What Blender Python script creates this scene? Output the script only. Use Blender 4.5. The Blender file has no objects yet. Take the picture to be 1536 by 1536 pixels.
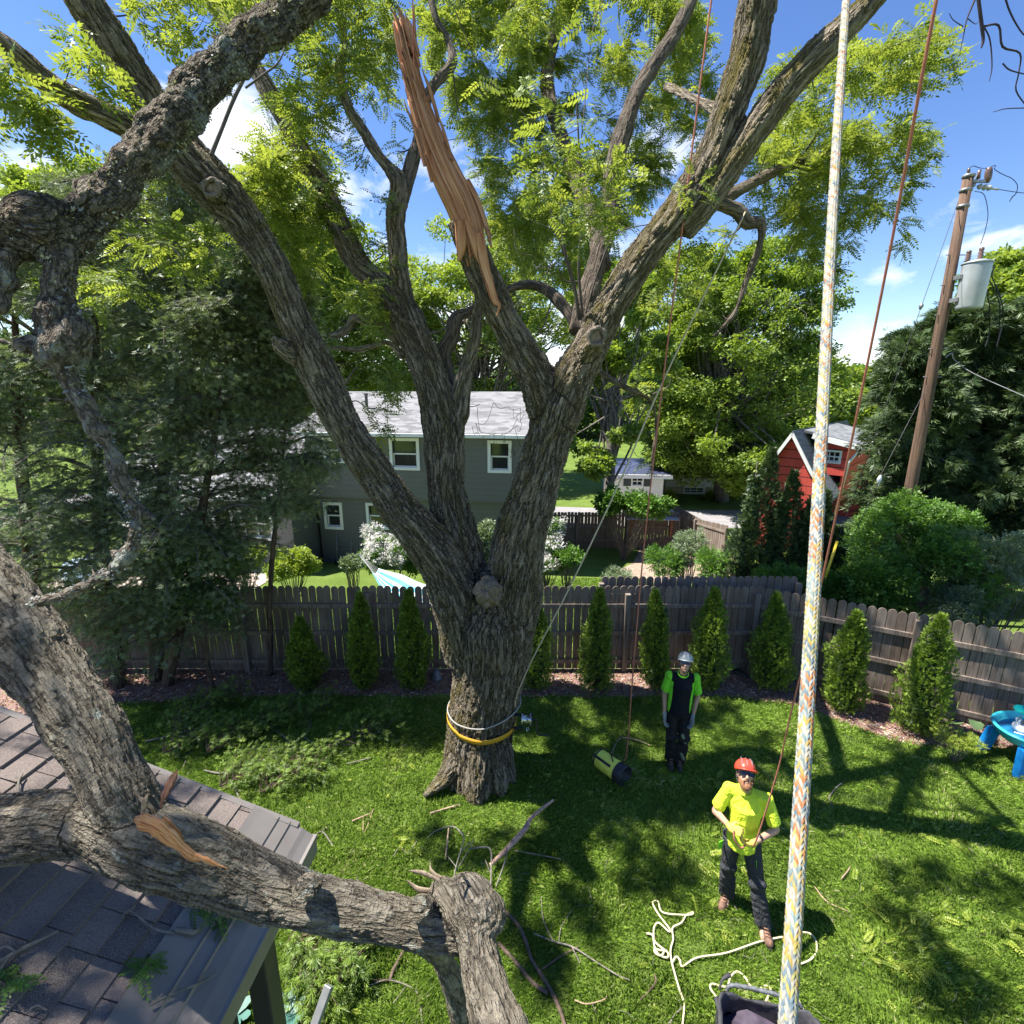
import bpy, math, random
import numpy as np
from mathutils import Vector, Matrix
R = math.radians
random.seed(7); rng = np.random.default_rng(11)
S = bpy.context.scene
C = S.collection
# ------------------------------------------------------------------ camera
H = 5.4; TH = R(13.8); F = 768.0
ct, st = math.cos(TH), math.sin(TH)
cam_d = bpy.data.cameras.new("camera"); cam = bpy.data.objects.new("camera", cam_d); C.objects.link(cam)
cam.location = (0, 0, H); cam.rotation_euler = (R(90) - TH, 0, 0)
cam_d.sensor_width = 36; cam_d.sensor_height = 36; cam_d.lens = 18.0; cam_d.clip_start = 0.02; cam_d.clip_end = 3000
S.camera = cam
# ------------------------------------------------------------------ light
SUN_EL, SUN_AZ = 62.0, -9.0          # the shadows fall along +X, turned by SUN_AZ
to_sun = Vector((-math.cos(R(SUN_EL)) * math.cos(R(SUN_AZ)), -math.cos(R(SUN_EL)) * math.sin(R(SUN_AZ)), math.sin(R(SUN_EL))))
w = bpy.data.worlds.new("World"); S.world = w; w.use_nodes = True
nt = w.node_tree; N = nt.nodes; L = nt.links
for n in list(N): N.remove(n)
out = N.new('ShaderNodeOutputWorld'); bg = N.new('ShaderNodeBackground'); sky = N.new('ShaderNodeTexSky')
sky.sky_type = 'NISHITA'; sky.sun_disc = False; sky.sun_elevation = R(SUN_EL)
sky.sun_rotation = math.atan2(to_sun.x, to_sun.y); sky.air_density = 1.0; sky.dust_density = 0.05; sky.ozone_density = 2.2
bg.inputs['Strength'].default_value = 0.115
tc = N.new('ShaderNodeTexCoord')
def wmath(op, a, b=None, c=None, clamp=False):
    m = N.new('ShaderNodeMath'); m.operation = op; m.use_clamp = clamp
    for i, v in enumerate((a, b, c)):
        if v is None: continue
        if hasattr(v, 'links'): L.new(v, m.inputs[i])
        else: m.inputs[i].default_value = v
    return m.outputs[0]
mp = N.new('ShaderNodeMapping'); mp.inputs['Scale'].default_value = (1, 1, 1.7); L.new(tc.outputs['Generated'], mp.inputs['Vector'])
nz = N.new('ShaderNodeTexNoise'); nz.inputs['Scale'].default_value = 7.0; nz.inputs['Detail'].default_value = 7; nz.inputs['Roughness'].default_value = 0.6
nz.inputs['Distortion'].default_value = 0.5
L.new(mp.outputs[0], nz.inputs['Vector'])
def pxdir(px, py):
    u = (px - 768) / F; v = (768 - py) / F
    return Vector((u, ct + st * v, -st + ct * v)).normalized()
acc = None
for (px, py, rad, amp) in ((1470, 345, 0.10, 1.0), (1420, 380, .06, .8), (1345, 420, 0.07, 1.0), (1290, 525, 0.12, 1.2), (340, 215, 0.15, 1.3), (60, 262, 0.10, 1.0), (450, 330, 0.22, 1.3),
                           (560, 470, .3, 1.4), (720, 520, 0.30, 1.5), (880, 500, 0.3, 1.4), (200, 420, 0.3, 1.3), (985, 250, .1, 1.0), (880, 60, 0.05, .6), (1150, 560, .15, 1.0)):
    vm = N.new('ShaderNodeVectorMath'); vm.operation = 'DISTANCE'; L.new(tc.outputs['Generated'], vm.inputs[0]); vm.inputs[1].default_value = pxdir(px, py)
    g = wmath('MULTIPLY', wmath('SUBTRACT', 1.0, wmath('DIVIDE', vm.outputs['Value'], rad * 1.25), clamp=True), amp)
    acc = g if acc is None else wmath('MAXIMUM', acc, g)
# broad cloud all round low in the sky outside the frame keeps light believable
cl = wmath('MULTIPLY', wmath('SUBTRACT', wmath('ADD', nz.outputs['Fac'], wmath('MULTIPLY', acc, 0.31)), 0.71), 4.0, clamp=True)
mix = N.new('ShaderNodeMix'); mix.data_type = 'RGBA'
L.new(cl, mix.inputs['Factor']); mix.inputs['B'].default_value = (5.2, 5.3, 5.5, 1)
hs = N.new('ShaderNodeHueSaturation'); hs.inputs['Hue'].default_value = 0.512; hs.inputs['Saturation'].default_value = 1.2; hs.inputs['Value'].default_value = 0.76
L.new(sky.outputs[0], hs.inputs['Color']); L.new(hs.outputs[0], mix.inputs['A'])
L.new(mix.outputs['Result'], bg.inputs['Color']); L.new(bg.outputs[0], out.inputs[0])
sd = bpy.data.lights.new("sun", 'SUN'); sd.energy = 5.0; sd.angle = R(0.53); sd.color = (1.0, 0.95, 0.86)
so = bpy.data.objects.new("sun", sd); C.objects.link(so); so.rotation_euler = (-to_sun).to_track_quat('-Z', 'Y').to_euler(); so.location = (-10, 0, 20)
S.view_settings.view_transform = 'Standard'; S.view_settings.look = 'None'; S.view_settings.exposure = 1.3; S.view_settings.gamma = 1
S.render.engine = 'CYCLES'
S.cycles.max_bounces = 7; S.cycles.diffuse_bounces = 4; S.cycles.transparent_max_bounces = 8

# ------------------------------------------------------------------ pixel helpers (photo pixels -> world points)
def ray(px, py):
    u = (px - 768) / F; v = (768 - py) / F
    return np.array((u, ct + st * v, -st + ct * v))
def P(px, py, Y):
    d = ray(px, py); t = Y / d[1]; return np.array((0, 0, H)) + d * t
def PT(px, py, t): return np.array((0, 0, H)) + ray(px, py) * t
def gz(x, y):
    x = np.asarray(x, float); y = np.asarray(y, float)
    return -0.148 * np.clip(y - 9.6, 0, 10.0)
def Pg(px, py, dz=0.0):
    d = ray(px, py); z = 0.0
    for _ in range(40):
        t = (H - z - dz) / -d[2]; p = np.array((0, 0, H)) + d * t; z = 0.5 * z + 0.5 * float(gz(p[0], p[1]))
    return np.array((p[0], p[1], z + dz))
def Pplane(px, py, o, n):
    d = ray(px, py); o = np.array(o); n = np.array(n); c = np.array((0, 0, H))
    return c + d * (np.dot(o - c, n) / np.dot(d, n))
def depth(p): return (p[1] * ct - (p[2] - H) * st)
def wr(w, p): return 0.5 * w / F * depth(p)

# ------------------------------------------------------------------ noise
def _h(i):
    i = i.astype(np.uint64); i = (i ^ (i >> np.uint64(15))) * np.uint64(2246822519) & np.uint64(0xffffffff)
    i = (i ^ (i >> np.uint64(13))) * np.uint64(3266489917) & np.uint64(0xffffffff); i ^= i >> np.uint64(16)
    return i.astype(np.float64) / 4294967295.0
def vnoise(p):
    p = np.asarray(p, float) + 1000.0; i = np.floor(p).astype(np.int64); f = p - i; f = f * f * (3 - 2 * f); o = 0
    for dx in (0, 1):
        for dy in (0, 1):
            for dz in (0, 1):
                k = (i[:, 0] + dx) * 73856093 ^ (i[:, 1] + dy) * 19349663 ^ (i[:, 2] + dz) * 83492791
                h = _h(k & 0xffffffff)
                o = o + h * (f[:, 0] if dx else 1 - f[:, 0]) * (f[:, 1] if dy else 1 - f[:, 1]) * (f[:, 2] if dz else 1 - f[:, 2])
    return o * 2 - 1
def fbm(p, o=3):
    p = np.asarray(p, float); a = 0; k = 1.0
    for _ in range(o): a = a + vnoise(p) * k; p = p * 2.03; k *= .5
    return a

# ------------------------------------------------------------------ object helpers
def tag(o, label=None, cat=None, group=None, kind=None):
    if label: o['label'] = label
    if cat: o['category'] = cat
    if group: o['group'] = group
    if kind: o['kind'] = kind
    return o
def thing(name, label, cat, loc=(0, 0, 0), group=None, rz=0):
    o = bpy.data.objects.new(name, None); C.objects.link(o); o.location = tuple(loc); o.rotation_euler = (0, 0, rz); o.empty_display_size = .1
    return tag(o, label, cat, group)
def wloc(o):
    l = np.zeros(3)
    while o is not None: l = l + np.array(o.location); o = o.parent
    return l
def link(name, me, mat, parent=None, loc=None, smooth=False):
    """me is in world coordinates; stored relative to parent (or to loc, the origin of a one-mesh thing)"""
    o = bpy.data.objects.new(name, me); C.objects.link(o)
    base = wloc(parent) if parent is not None else (np.array(loc, float) if loc is not None else np.zeros(3))
    if np.any(base != 0): me.transform(Matrix.Translation(-Vector(base)))
    if parent is not None: o.parent = parent
    elif loc is not None: o.location = tuple(loc)
    if mat is not None and not me.materials: me.materials.append(mat)
    if smooth: me.polygons.foreach_set('use_smooth', np.ones(len(me.polygons), bool)); me.update()
    return o
def arrmesh(name, V, Fq, smooth=False, attrs=None):
    V = np.ascontiguousarray(V, np.float32); Fq = np.asarray(Fq, np.int32); k = Fq.shape[1]
    me = bpy.data.meshes.new(name); me.vertices.add(len(V)); me.vertices.foreach_set('co', V.ravel())
    me.loops.add(Fq.size); me.loops.foreach_set('vertex_index', Fq.ravel())
    me.polygons.add(len(Fq)); me.polygons.foreach_set('loop_start', np.arange(0, Fq.size, k, dtype=np.int32))
    try: me.polygons.foreach_set('loop_total', np.full(len(Fq), k, np.int32))
    except Exception: pass
    if smooth: me.polygons.foreach_set('use_smooth', np.ones(len(Fq), bool))
    me.update(calc_edges=True)
    for n, a in (attrs or {}).items():
        a = np.ascontiguousarray(a, np.float32)
        if a.ndim == 1: me.attributes.new(n, 'FLOAT', 'POINT').data.foreach_set('value', a)
        elif a.shape[1] == 3: me.attributes.new(n, 'FLOAT_VECTOR', 'POINT').data.foreach_set('vector', a.ravel())
        else: me.attributes.new(n, 'FLOAT_COLOR', 'POINT').data.foreach_set('color', a.ravel())
    return me
class MB:
    def __init__(s): s.v = []; s.f = []; s.sm = []
    def add(s, V, Fs, sm=False):
        b = len(s.v); s.v += [tuple(map(float, x)) for x in V]; s.f += [tuple(b + i for i in f) for f in Fs]; s.sm += [sm] * len(Fs); return s
    def box(s, lo, hi, M=None):
        x0, y0, z0 = lo; x1, y1, z1 = hi
        V = [(x0, y0, z0), (x1, y0, z0), (x1, y1, z0), (x0, y1, z0), (x0, y0, z1), (x1, y0, z1), (x1, y1, z1), (x0, y1, z1)]
        if M is not None: V = [tuple(M @ Vector(v)) for v in V]
        return s.add(V, [(0, 3, 2, 1), (4, 5, 6, 7), (0, 1, 5, 4), (1, 2, 6, 5), (2, 3, 7, 6), (3, 0, 4, 7)])
    def hexa(s, V): return s.add(V, [(0, 3, 2, 1), (4, 5, 6, 7), (0, 1, 5, 4), (1, 2, 6, 5), (2, 3, 7, 6), (3, 0, 4, 7)])
    def bar(s, p, q, a, b, up=(0, 0, 1)):
        """rectangular bar from p to q, a wide, b thick along up"""
        p = Vector(p); q = Vector(q); d = (q - p).normalized(); u = Vector(up); sd = d.cross(u)
        if sd.length < 1e-4: sd = Vector((1, 0, 0))
        sd.normalize(); u = sd.cross(d).normalized(); V = []
        for c in (p, q):
            for i, j in ((-1, -1), (1, -1), (1, 1), (-1, 1)): V.append(c + sd * (a / 2 * i) + u * (b / 2 * j))
        return s.add(V, [(0, 3, 2, 1), (4, 5, 6, 7), (0, 1, 5, 4), (1, 2, 6, 5), (2, 3, 7, 6), (3, 0, 4, 7)])
    def tube(s, pts, n=8, sm=True):
        V, Fs = tubemesh(pts, n); return s.add(V, Fs, sm)
    def lathe(s, prof, c=(0, 0, 0), n=20, sm=True, M=None):
        V = []; Fs = []
        for r, z in prof:
            for i in range(n):
                a = 2 * math.pi * i / n; V.append((r * math.cos(a), r * math.sin(a), z))
        if M is not None: V = [tuple(M @ Vector(v)) for v in V]
        V = [(x + c[0], y + c[1], z + c[2]) for x, y, z in V]; m = len(prof)
        for j in range(m - 1):
            for i in range(n): k = (i + 1) % n; Fs.append((j * n + i, j * n + k, (j + 1) * n + k, (j + 1) * n + i))
        Fs.append(tuple(range(n))[::-1]); Fs.append(tuple((m - 1) * n + i for i in range(n)))
        return s.add(V, Fs, sm)
    def prism(s, poly, h0, h1, M=None):
        """polygon in xy extruded from z=h0 to h1, then M"""
        n = len(poly); V = [(x, y, h0) for x, y in poly] + [(x, y, h1) for x, y in poly]
        if M is not None: V = [tuple(M @ Vector(v)) for v in V]
        return s.add(V, [tuple(range(n))[::-1], tuple(range(n, 2 * n))] + [(i, (i + 1) % n, n + (i + 1) % n, n + i) for i in range(n)])
    def build(s, name, mat, parent=None, loc=None, bevel=0):
        me = bpy.data.meshes.new(name); me.from_pydata(s.v, [], s.f); me.update()
        me.polygons.foreach_set('use_smooth', np.array(s.sm, bool))
        o = link(name, me, mat, parent, loc)
        if bevel:
            m = o.modifiers.new('bevel', 'BEVEL'); m.width = bevel; m.segments = 2; m.limit_method = 'ANGLE'
        return o
def catmull(pts, k=6):
    """pts: rows of any floats; k steps per span"""
    A = np.array(pts, float); n = len(A)
    if n < 3 or k < 2:
        if n == 2: return np.array([A[0] + (A[1] - A[0]) * t for t in np.linspace(0, 1, k + 1)])
        return A
    E = np.vstack([2 * A[0] - A[1], A, 2 * A[-1] - A[-2]]); o = []
    for i in range(1, n):
        a, b, c, d = E[i - 1], E[i], E[i + 1], E[i + 2]
        for j in range(k):
            t = j / k; o.append(.5 * (2 * b + (c - a) * t + (2 * a - 5 * b + 4 * c - d) * t * t + (3 * b - a - 3 * c + d) * t ** 3))
    o.append(A[-1]); o = np.array(o)
    if A.shape[1] > 3: o[:, 3] = np.maximum(o[:, 3], A[:, 3].min() * .6)
    return o
def frames(X):
    n = len(X); T = np.zeros((n, 3)); T[1:-1] = X[2:] - X[:-2]; T[0] = X[1] - X[0]; T[-1] = X[-1] - X[-2]
    T /= np.linalg.norm(T, axis=1)[:, None] + 1e-12; a = np.array((0, -1., 0.1)); a = a - T[0] * a.dot(T[0])
    if np.linalg.norm(a) < .2: a = np.array((1., 0, 0)); a = a - T[0] * a.dot(T[0])
    a /= np.linalg.norm(a); Nn = np.zeros((n, 3)); Nn[0] = a
    for i in range(1, n):
        a = a - T[i] * a.dot(T[i]); a /= np.linalg.norm(a) + 1e-12; Nn[i] = a
    return T, Nn, np.cross(T, Nn)
def tubemesh(pts, n=8):
    A = np.array(pts, float); X = A[:, :3]; r = A[:, 3]; T, U, W = frames(X); m = len(X); V = []
    ang = np.arange(n) * 2 * math.pi / n
    ring = np.cos(ang)[None, :, None] * U[:, None, :] + np.sin(ang)[None, :, None] * W[:, None, :]
    V = (X[:, None, :] + ring * r[:, None, None]).reshape(-1, 3)
    Fs = [(j * n + i, j * n + (i + 1) % n, (j + 1) * n + (i + 1) % n, (j + 1) * n + i) for j in range(m - 1) for i in range(n)]
    V = np.vstack([V, X[0] - T[0] * r[0] * .35, X[-1] + T[-1] * r[-1] * .35]); a = m * n; b = a + 1
    Fs += [(a, (i + 1) % n, i) for i in range(n)] + [(b, (m - 1) * n + i, (m - 1) * n + (i + 1) % n) for i in range(n)]
    return V, Fs
def tubes_quads(chains, n=4):
    """many thin tubes (open ends) as arrays"""
    VV = []; FF = []; b = 0; ang = np.arange(n) * 2 * math.pi / n
    for ch in chains:
        A = np.asarray(ch, float); X = A[:, :3]; T, U, W = frames(X); m = len(X)
        V = (X[:, None, :] + (np.cos(ang)[None, :, None] * U[:, None, :] + np.sin(ang)[None, :, None] * W[:, None, :]) * A[:, 3][:, None, None]).reshape(-1, 3)
        j, i = np.meshgrid(np.arange(m - 1), np.arange(n), indexing='ij'); k = (i + 1) % n
        FF.append(np.stack([j * n + i, j * n + k, (j + 1) * n + k, (j + 1) * n + i], -1).reshape(-1, 4) + b); VV.append(V); b += len(V)
    return np.vstack(VV), np.vstack(FF)
WK = 1.0
def pix(pl):
    """rows (px, py, width_px, Y) -> rows (x, y, z, r)"""
    o = []
    for px, py, wd, Y in pl:
        p = P(px, py, Y); o.append((*p, wr(wd, p) * WK))
    return o
def remesh(V, Fs, voxel, smooth=3, lump=0, lumpf=3.0):
    me = bpy.data.meshes.new('tmp'); me.from_pydata([tuple(map(float, v)) for v in V], [], [tuple(map(int, f)) for f in Fs]); me.update()
    o = bpy.data.objects.new('tmp', me); C.objects.link(o)
    m = o.modifiers.new('r', 'REMESH'); m.mode = 'VOXEL'; m.voxel_size = voxel
    if smooth: s = o.modifiers.new('s', 'SMOOTH'); s.iterations = smooth; s.factor = .5
    dg = bpy.context.evaluated_depsgraph_get(); dg.update()
    me2 = bpy.data.meshes.new_from_object(o.evaluated_get(dg)); bpy.data.objects.remove(o); bpy.data.meshes.remove(me)
    if lump:
        n = len(me2.vertices); A = np.zeros(n * 3, np.float32); me2.vertices.foreach_get('co', A); A = A.reshape(-1, 3)
        B = np.zeros(n * 3, np.float32); me2.vertices.foreach_get('normal', B); B = B.reshape(-1, 3)
        A = A + B * (fbm(A * lumpf, 3) * lump)[:, None]; me2.vertices.foreach_set('co', A.astype(np.float32).ravel())
    me2.polygons.foreach_set('use_smooth', np.ones(len(me2.polygons), bool)); me2.update()
    return me2
def woody(name, chains, voxel, mat, parent=None, loc=None, k=6, n=14, lump=.01, lumpf=3.0, extra=None, smooth=3):
    """union of tapering tubes as one continuous skin, with along-the-grain coordinates for the bark"""
    VV = []; FF = []; b = 0; SX = []; SU = []; SW = []; SS = []; SR = []
    for ci, ch in enumerate(chains):
        A = catmull(ch, k); V, Fs = tubemesh(A, n); VV.append(V); FF += [tuple(b + i for i in f) for f in Fs]; b += len(V)
        A2 = catmull(ch, k * 2); X = A2[:, :3]; T, U, W = frames(X); s = np.concatenate([[0], np.cumsum(np.linalg.norm(np.diff(X, axis=0), axis=1))])
        SX.append(X); SU.append(U); SW.append(W); SS.append(s + ci * 7.3); SR.append(A2[:, 3])
    for (c, r) in (extra or []):
        V, Fs = ball(c, r); VV.append(V); FF += [tuple(b + i for i in f) for f in Fs]; b += len(V)
    me = remesh(np.vstack(VV), FF, voxel, smooth, lump, lumpf)
    n_ = len(me.vertices); A = np.zeros(n_ * 3, np.float32); me.vertices.foreach_get('co', A); A = A.reshape(-1, 3)
    SX, SU, SW, SS, SR = map(np.concatenate, (SX, SU, SW, SS, SR)); out = np.zeros((n_, 3), np.float32); rad = np.zeros(n_, np.float32)
    for i in range(0, n_, 4000):
        a = A[i:i + 4000]; d = a[:, None, :] - SX[None]; dist = np.sqrt((d ** 2).sum(-1)) / SR[None]; j = dist.argmin(1); dd = a - SX[j]
        out[i:i + 4000] = np.stack([(dd * SU[j]).sum(1), (dd * SW[j]).sum(1), SS[j]], 1); rad[i:i + 4000] = SR[j]
    me.attributes.new('bark', 'FLOAT_VECTOR', 'POINT').data.foreach_set('vector', out.ravel())
    me.attributes.new('rad', 'FLOAT', 'POINT').data.foreach_set('value', rad)
    return link(name, me, mat, parent, loc)
def ball(c, r, n=12, m=8):
    r = (r, r, r) if np.isscalar(r) else r; V = [(c[0], c[1], c[2] - r[2])]; Fs = []
    for j in range(1, m):
        p = math.pi * j / m
        for i in range(n):
            a = 2 * math.pi * i / n; V.append((c[0] + r[0] * math.sin(p) * math.cos(a), c[1] + r[1] * math.sin(p) * math.sin(a), c[2] - r[2] * math.cos(p)))
    V.append((c[0], c[1], c[2] + r[2])); e = len(V) - 1
    Fs += [(0, 1 + (i + 1) % n, 1 + i) for i in range(n)]
    for j in range(m - 2):
        for i in range(n): k = (i + 1) % n; Fs.append((1 + j * n + i, 1 + j * n + k, 1 + (j + 1) * n + k, 1 + (j + 1) * n + i))
    Fs += [(e, 1 + (m - 2) * n + i, 1 + (m - 2) * n + (i + 1) % n) for i in range(n)]
    return np.array(V), Fs
def blob(name, parts, voxel, mat, parent=None, loc=None, smooth=4, M=None, lump=0, lumpf=3):
    """parts: ('c', p, r, q, r2) tapered capsules, ('e', centre, radii, euler) ellipsoids, ('b', lo, hi, M) boxes -> one continuous mesh"""
    VV = []; FF = []; b = 0
    for p in parts:
        if p[0] == 'c':
            a, r1, q, r2 = map(lambda x: np.array(x, float) if not np.isscalar(x) else x, p[1:5]); ln = np.linalg.norm(q - a) + 1e-9; d = (q - a) / ln
            rows = [(*(a - d * r1 * .95), r1 * .3), (*(a - d * r1 * .7), r1 * .72), (*a, r1), (*(a + (q - a) * .5), (r1 + r2) / 2), (*q, r2), (*(q + d * r2 * .7), r2 * .72), (*(q + d * r2 * .95), r2 * .3)]
            V, Fs = tubemesh(rows, 14)
        elif p[0] == 't': V, Fs = tubemesh(catmull(p[1], 4), 14)
        elif p[0] == 'e':
            V, Fs = ball((0, 0, 0), p[2], 16, 12); V = np.array(V)
            if len(p) > 3: V = V @ np.array(Matrix.Rotation(p[3][2], 3, 'Z') @ Matrix.Rotation(p[3][1], 3, 'Y') @ Matrix.Rotation(p[3][0], 3, 'X')).T
            V = V + np.array(p[1])
        else:
            m = MB().box(p[1], p[2], p[3] if len(p) > 3 else None); V = np.array(m.v); Fs = m.f
        VV.append(V); FF += [tuple(b + i for i in f) for f in Fs]; b += len(V)
    V = np.vstack(VV)
    if M is not None: V = np.array([tuple(M @ Vector(v)) for v in V])
    me = remesh(V, FF, voxel, smooth, lump, lumpf)
    return link(name, me, mat, parent, loc)

# ------------------------------------------------------------------ materials
class NT:
    def __init__(s, name):
        s.m = bpy.data.materials.new(name); s.m.use_nodes = True; s.t = s.m.node_tree; s.n = s.t.nodes; s.l = s.t.links
        s.b = s.n['Principled BSDF']; s.o = s.n['Material Output']
    def node(s, typ, ins=None, **kw):
        n = s.n.new(typ)
        for k, v in kw.items(): setattr(n, k, v)
        for k, v in (ins or {}).items():
            if hasattr(v, 'links') or isinstance(v, bpy.types.NodeSocket): s.l.new(v, n.inputs[k])
            else: n.inputs[k].default_value = v
        return n
    def math(s, op, a, b=0.0, clamp=False): return s.node('ShaderNodeMath', {0: a, 1: b}, operation=op, use_clamp=clamp).outputs[0]
    def noise(s, vec, scale, detail=4, rough=.55, dist=0): return s.node('ShaderNodeTexNoise', {'Vector': vec, 'Scale': scale, 'Detail': detail, 'Roughness': rough, 'Distortion': dist}).outputs['Fac']
    def vor(s, vec, scale, feature='F1', out='Distance', rnd=1.0):
        return s.node('ShaderNodeTexVoronoi', {'Vector': vec, 'Scale': scale, 'Randomness': rnd}, feature=feature).outputs[out]
    def ramp(s, fac, stops, interp='LINEAR'):
        r = s.node('ShaderNodeValToRGB', {'Fac': fac}); e = r.color_ramp; e.interpolation = interp
        while len(e.elements) < len(stops): e.elements.new(.5)
        for el, (p, c) in zip(e.elements, stops): el.position = p; el.color = (*c, 1) if len(c) == 3 else c
        return r.outputs['Color']
    def mix(s, f, a, b, mode='MIX'):
        n = s.n.new('ShaderNodeMix'); n.data_type = 'RGBA'; n.blend_type = mode
        for k, v in (('Factor', f), ('A', a), ('B', b)):
            if isinstance(v, bpy.types.NodeSocket): s.l.new(v, n.inputs[k])
            else: n.inputs[k].default_value = (v if k == 'Factor' else ((*v, 1) if len(v) == 3 else v))
        return n.outputs['Result']
    def mapv(s, vec, scale=(1, 1, 1), loc=(0, 0, 0), rot=(0, 0, 0)): return s.node('ShaderNodeMapping', {'Vector': vec, 'Scale': scale, 'Location': loc, 'Rotation': rot}).outputs[0]
    def obj(s): return s.node('ShaderNodeTexCoord').outputs['Object']
    def pos(s): return s.node('ShaderNodeNewGeometry').outputs['Position']
    def attr(s, name, out='Vector'): return s.node('ShaderNodeAttribute', attribute_name=name).outputs[out]
    def bump(s, h, strength=.5, dist=.01): s.l.new(s.node('ShaderNodeBump', {'Height': h, 'Strength': strength, 'Distance': dist}).outputs[0], s.b.inputs['Normal'])
    def col(s, c):
        if isinstance(c, bpy.types.NodeSocket): s.l.new(c, s.b.inputs['Base Color'])
        else: s.b.inputs['Base Color'].default_value = (*c, 1)
    def set(s, **k):
        for a, v in k.items():
            i = s.b.inputs[a.replace('_', ' ')]
            if isinstance(v, bpy.types.NodeSocket): s.l.new(v, i)
            else: i.default_value = v
        return s
def plain(name, c, rough=.6, metal=0, var=.12, scale=12, bump=.15):
    m = NT(name); v = m.obj(); n = m.noise(v, scale, 5)
    a = tuple(max(0, x * (1 - var * 1.6)) for x in c); b = tuple(min(1, x * (1 + var)) for x in c)
    m.col(m.ramp(n, [(.3, a), (.7, b)])); m.set(Roughness=rough, Metallic=metal)
    if bump: m.bump(m.noise(v, scale * 9, 3), bump, .004)
    return m.m
def bark(name, dark, light, moss=None, mossamt=.5, lichen=None, fs=26, stretch=.17, amp=.016, style='ridge', lich=.55, bmp=.02):
    m = NT(name); v = m.attr('bark'); mv = m.mapv(v, (1, 1, stretch))
    warp = m.node('ShaderNodeTexNoise', {'Vector': mv, 'Scale': fs * .45, 'Detail': 2})
    wv = m.node('ShaderNodeVectorMath', {0: mv, 1: m.node('ShaderNodeVectorMath', {0: m.node('ShaderNodeVectorMath', {0: warp.outputs['Color'], 1: (.5, .5, .5)}, operation='SUBTRACT').outputs[0], 'Scale': .9 / fs * 1.6}, operation='SCALE').outputs[0]}, operation='ADD').outputs[0]
    def crack(vec, sc, det, wd):
        q = m.node('ShaderNodeTexNoise', {'Vector': vec, 'Scale': sc, 'Detail': det, 'Roughness': .58}).outputs['Fac']
        return m.math('MULTIPLY', m.math('ABSOLUTE', m.math('SUBTRACT', q, .5)), wd, True)
    r1 = crack(wv, fs * .55, 3, 11.0); r2 = crack(m.mapv(wv, (1, 1, 1), (3, 7, 1)), fs * 1.15, 3, 8.0)
    if style == 'ridge': rd = m.math('ADD', m.math('MULTIPLY', r1, .62), m.math('MULTIPLY', r2, .38))
    else:
        r3 = crack(m.mapv(v, (.8, .8, 1.15), (9, 2, 5)), fs * .7, 4, 7.5); vo = m.vor(m.mapv(wv, (1, 1, 1.6)), fs * .8, 'DISTANCE_TO_EDGE')
        rd = m.math('ADD', m.math('ADD', m.math('MULTIPLY', r1, .42), m.math('MULTIPLY', r2, .22)), m.math('ADD', m.math('MULTIPLY', r3, .13), m.math('MULTIPLY', vo, .35, True)))
    fine = m.noise(m.mapv(v, (1, 1, .5)), 140, 4, .65)
    hgt = m.math('ADD', rd, m.math('MULTIPLY', fine, .34))
    big = m.noise(v, 3.2, 4)
    c = m.ramp(rd, [(.05, tuple(x * .35 for x in dark)), (.30, dark), (.62, tuple((x + y) / 2 for x, y in zip(dark, light))), (1.0, light)])
    c = m.mix(m.math('MULTIPLY', m.math('SUBTRACT', fine, .35, True), 1.4, True), c, m.mix(.5, c, tuple(min(1, x * 1.35) for x in light)))
    c = m.mix(m.math('MULTIPLY', m.math('SUBTRACT', big, .45, True), 1.5, True), c, m.mix(.6, c, (light[0] * .95, light[1] * .86, light[2] * .72)))
    if moss:
        nz = m.noise(m.mapv(v, (1, 1, .35)), 6, 6, .7); f = m.math('MULTIPLY', m.math('SUBTRACT', nz, 1 - mossamt), 6, True)
        sx = m.node('ShaderNodeSeparateXYZ', {0: m.node('ShaderNodeNewGeometry').outputs['Normal']})
        f = m.math('MULTIPLY', f, m.math('ADD', m.math('MULTIPLY', sx.outputs['Z'], .5), m.math('ADD', m.math('MULTIPLY', sx.outputs['X'], -.45), .45), True), True)
        c = m.mix(f, c, moss)
    if lichen:
        nz = m.noise(v, 9, 5, .62); v2 = m.noise(v, 34, 3); f = m.math('MULTIPLY', m.math('SUBTRACT', m.math('ADD', m.math('MULTIPLY', nz, .75), m.math('MULTIPLY', v2, .25)), lich), 14, True)
        c = m.mix(m.math('MULTIPLY', f, .8), c, m.mix(fine, tuple(x * .6 for x in lichen), lichen))
    m.col(c); m.set(Roughness=.92, Specular_IOR_Level=.15); m.bump(hgt, .65, bmp)
    ra = m.attr('rad', 'Fac'); sc = m.math('MULTIPLY', m.math('MULTIPLY', ra, 3.6, True), amp)
    d = m.node('ShaderNodeDisplacement', {'Height': hgt, 'Midlevel': .82, 'Scale': sc}); m.l.new(d.outputs[0], m.o.inputs['Displacement'])
    m.m.displacement_method = 'BOTH'
    return m.m
def leafmat(name, dark, light, trans=.42, rough=.45, tcol=None, spec=.35):
    m = NT(name); r = m.attr('rnd', 'Fac'); c = m.ramp(r, [(0, dark), (.55, tuple((a + b) / 2 for a, b in zip(dark, light))), (1, light)])
    m.col(c); m.set(Roughness=rough, Specular_IOR_Level=spec)
    t = m.node('ShaderNodeBsdfTranslucent', {'Color': m.mix(1.0, c, tcol or (1.25, 1.25, .55), 'MULTIPLY')})
    x = m.node('ShaderNodeMixShader', {0: trans, 1: m.b.outputs[0], 2: t.outputs[0]}); m.l.new(x.outputs[0], m.o.inputs['Surface'])
    return m.m

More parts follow.
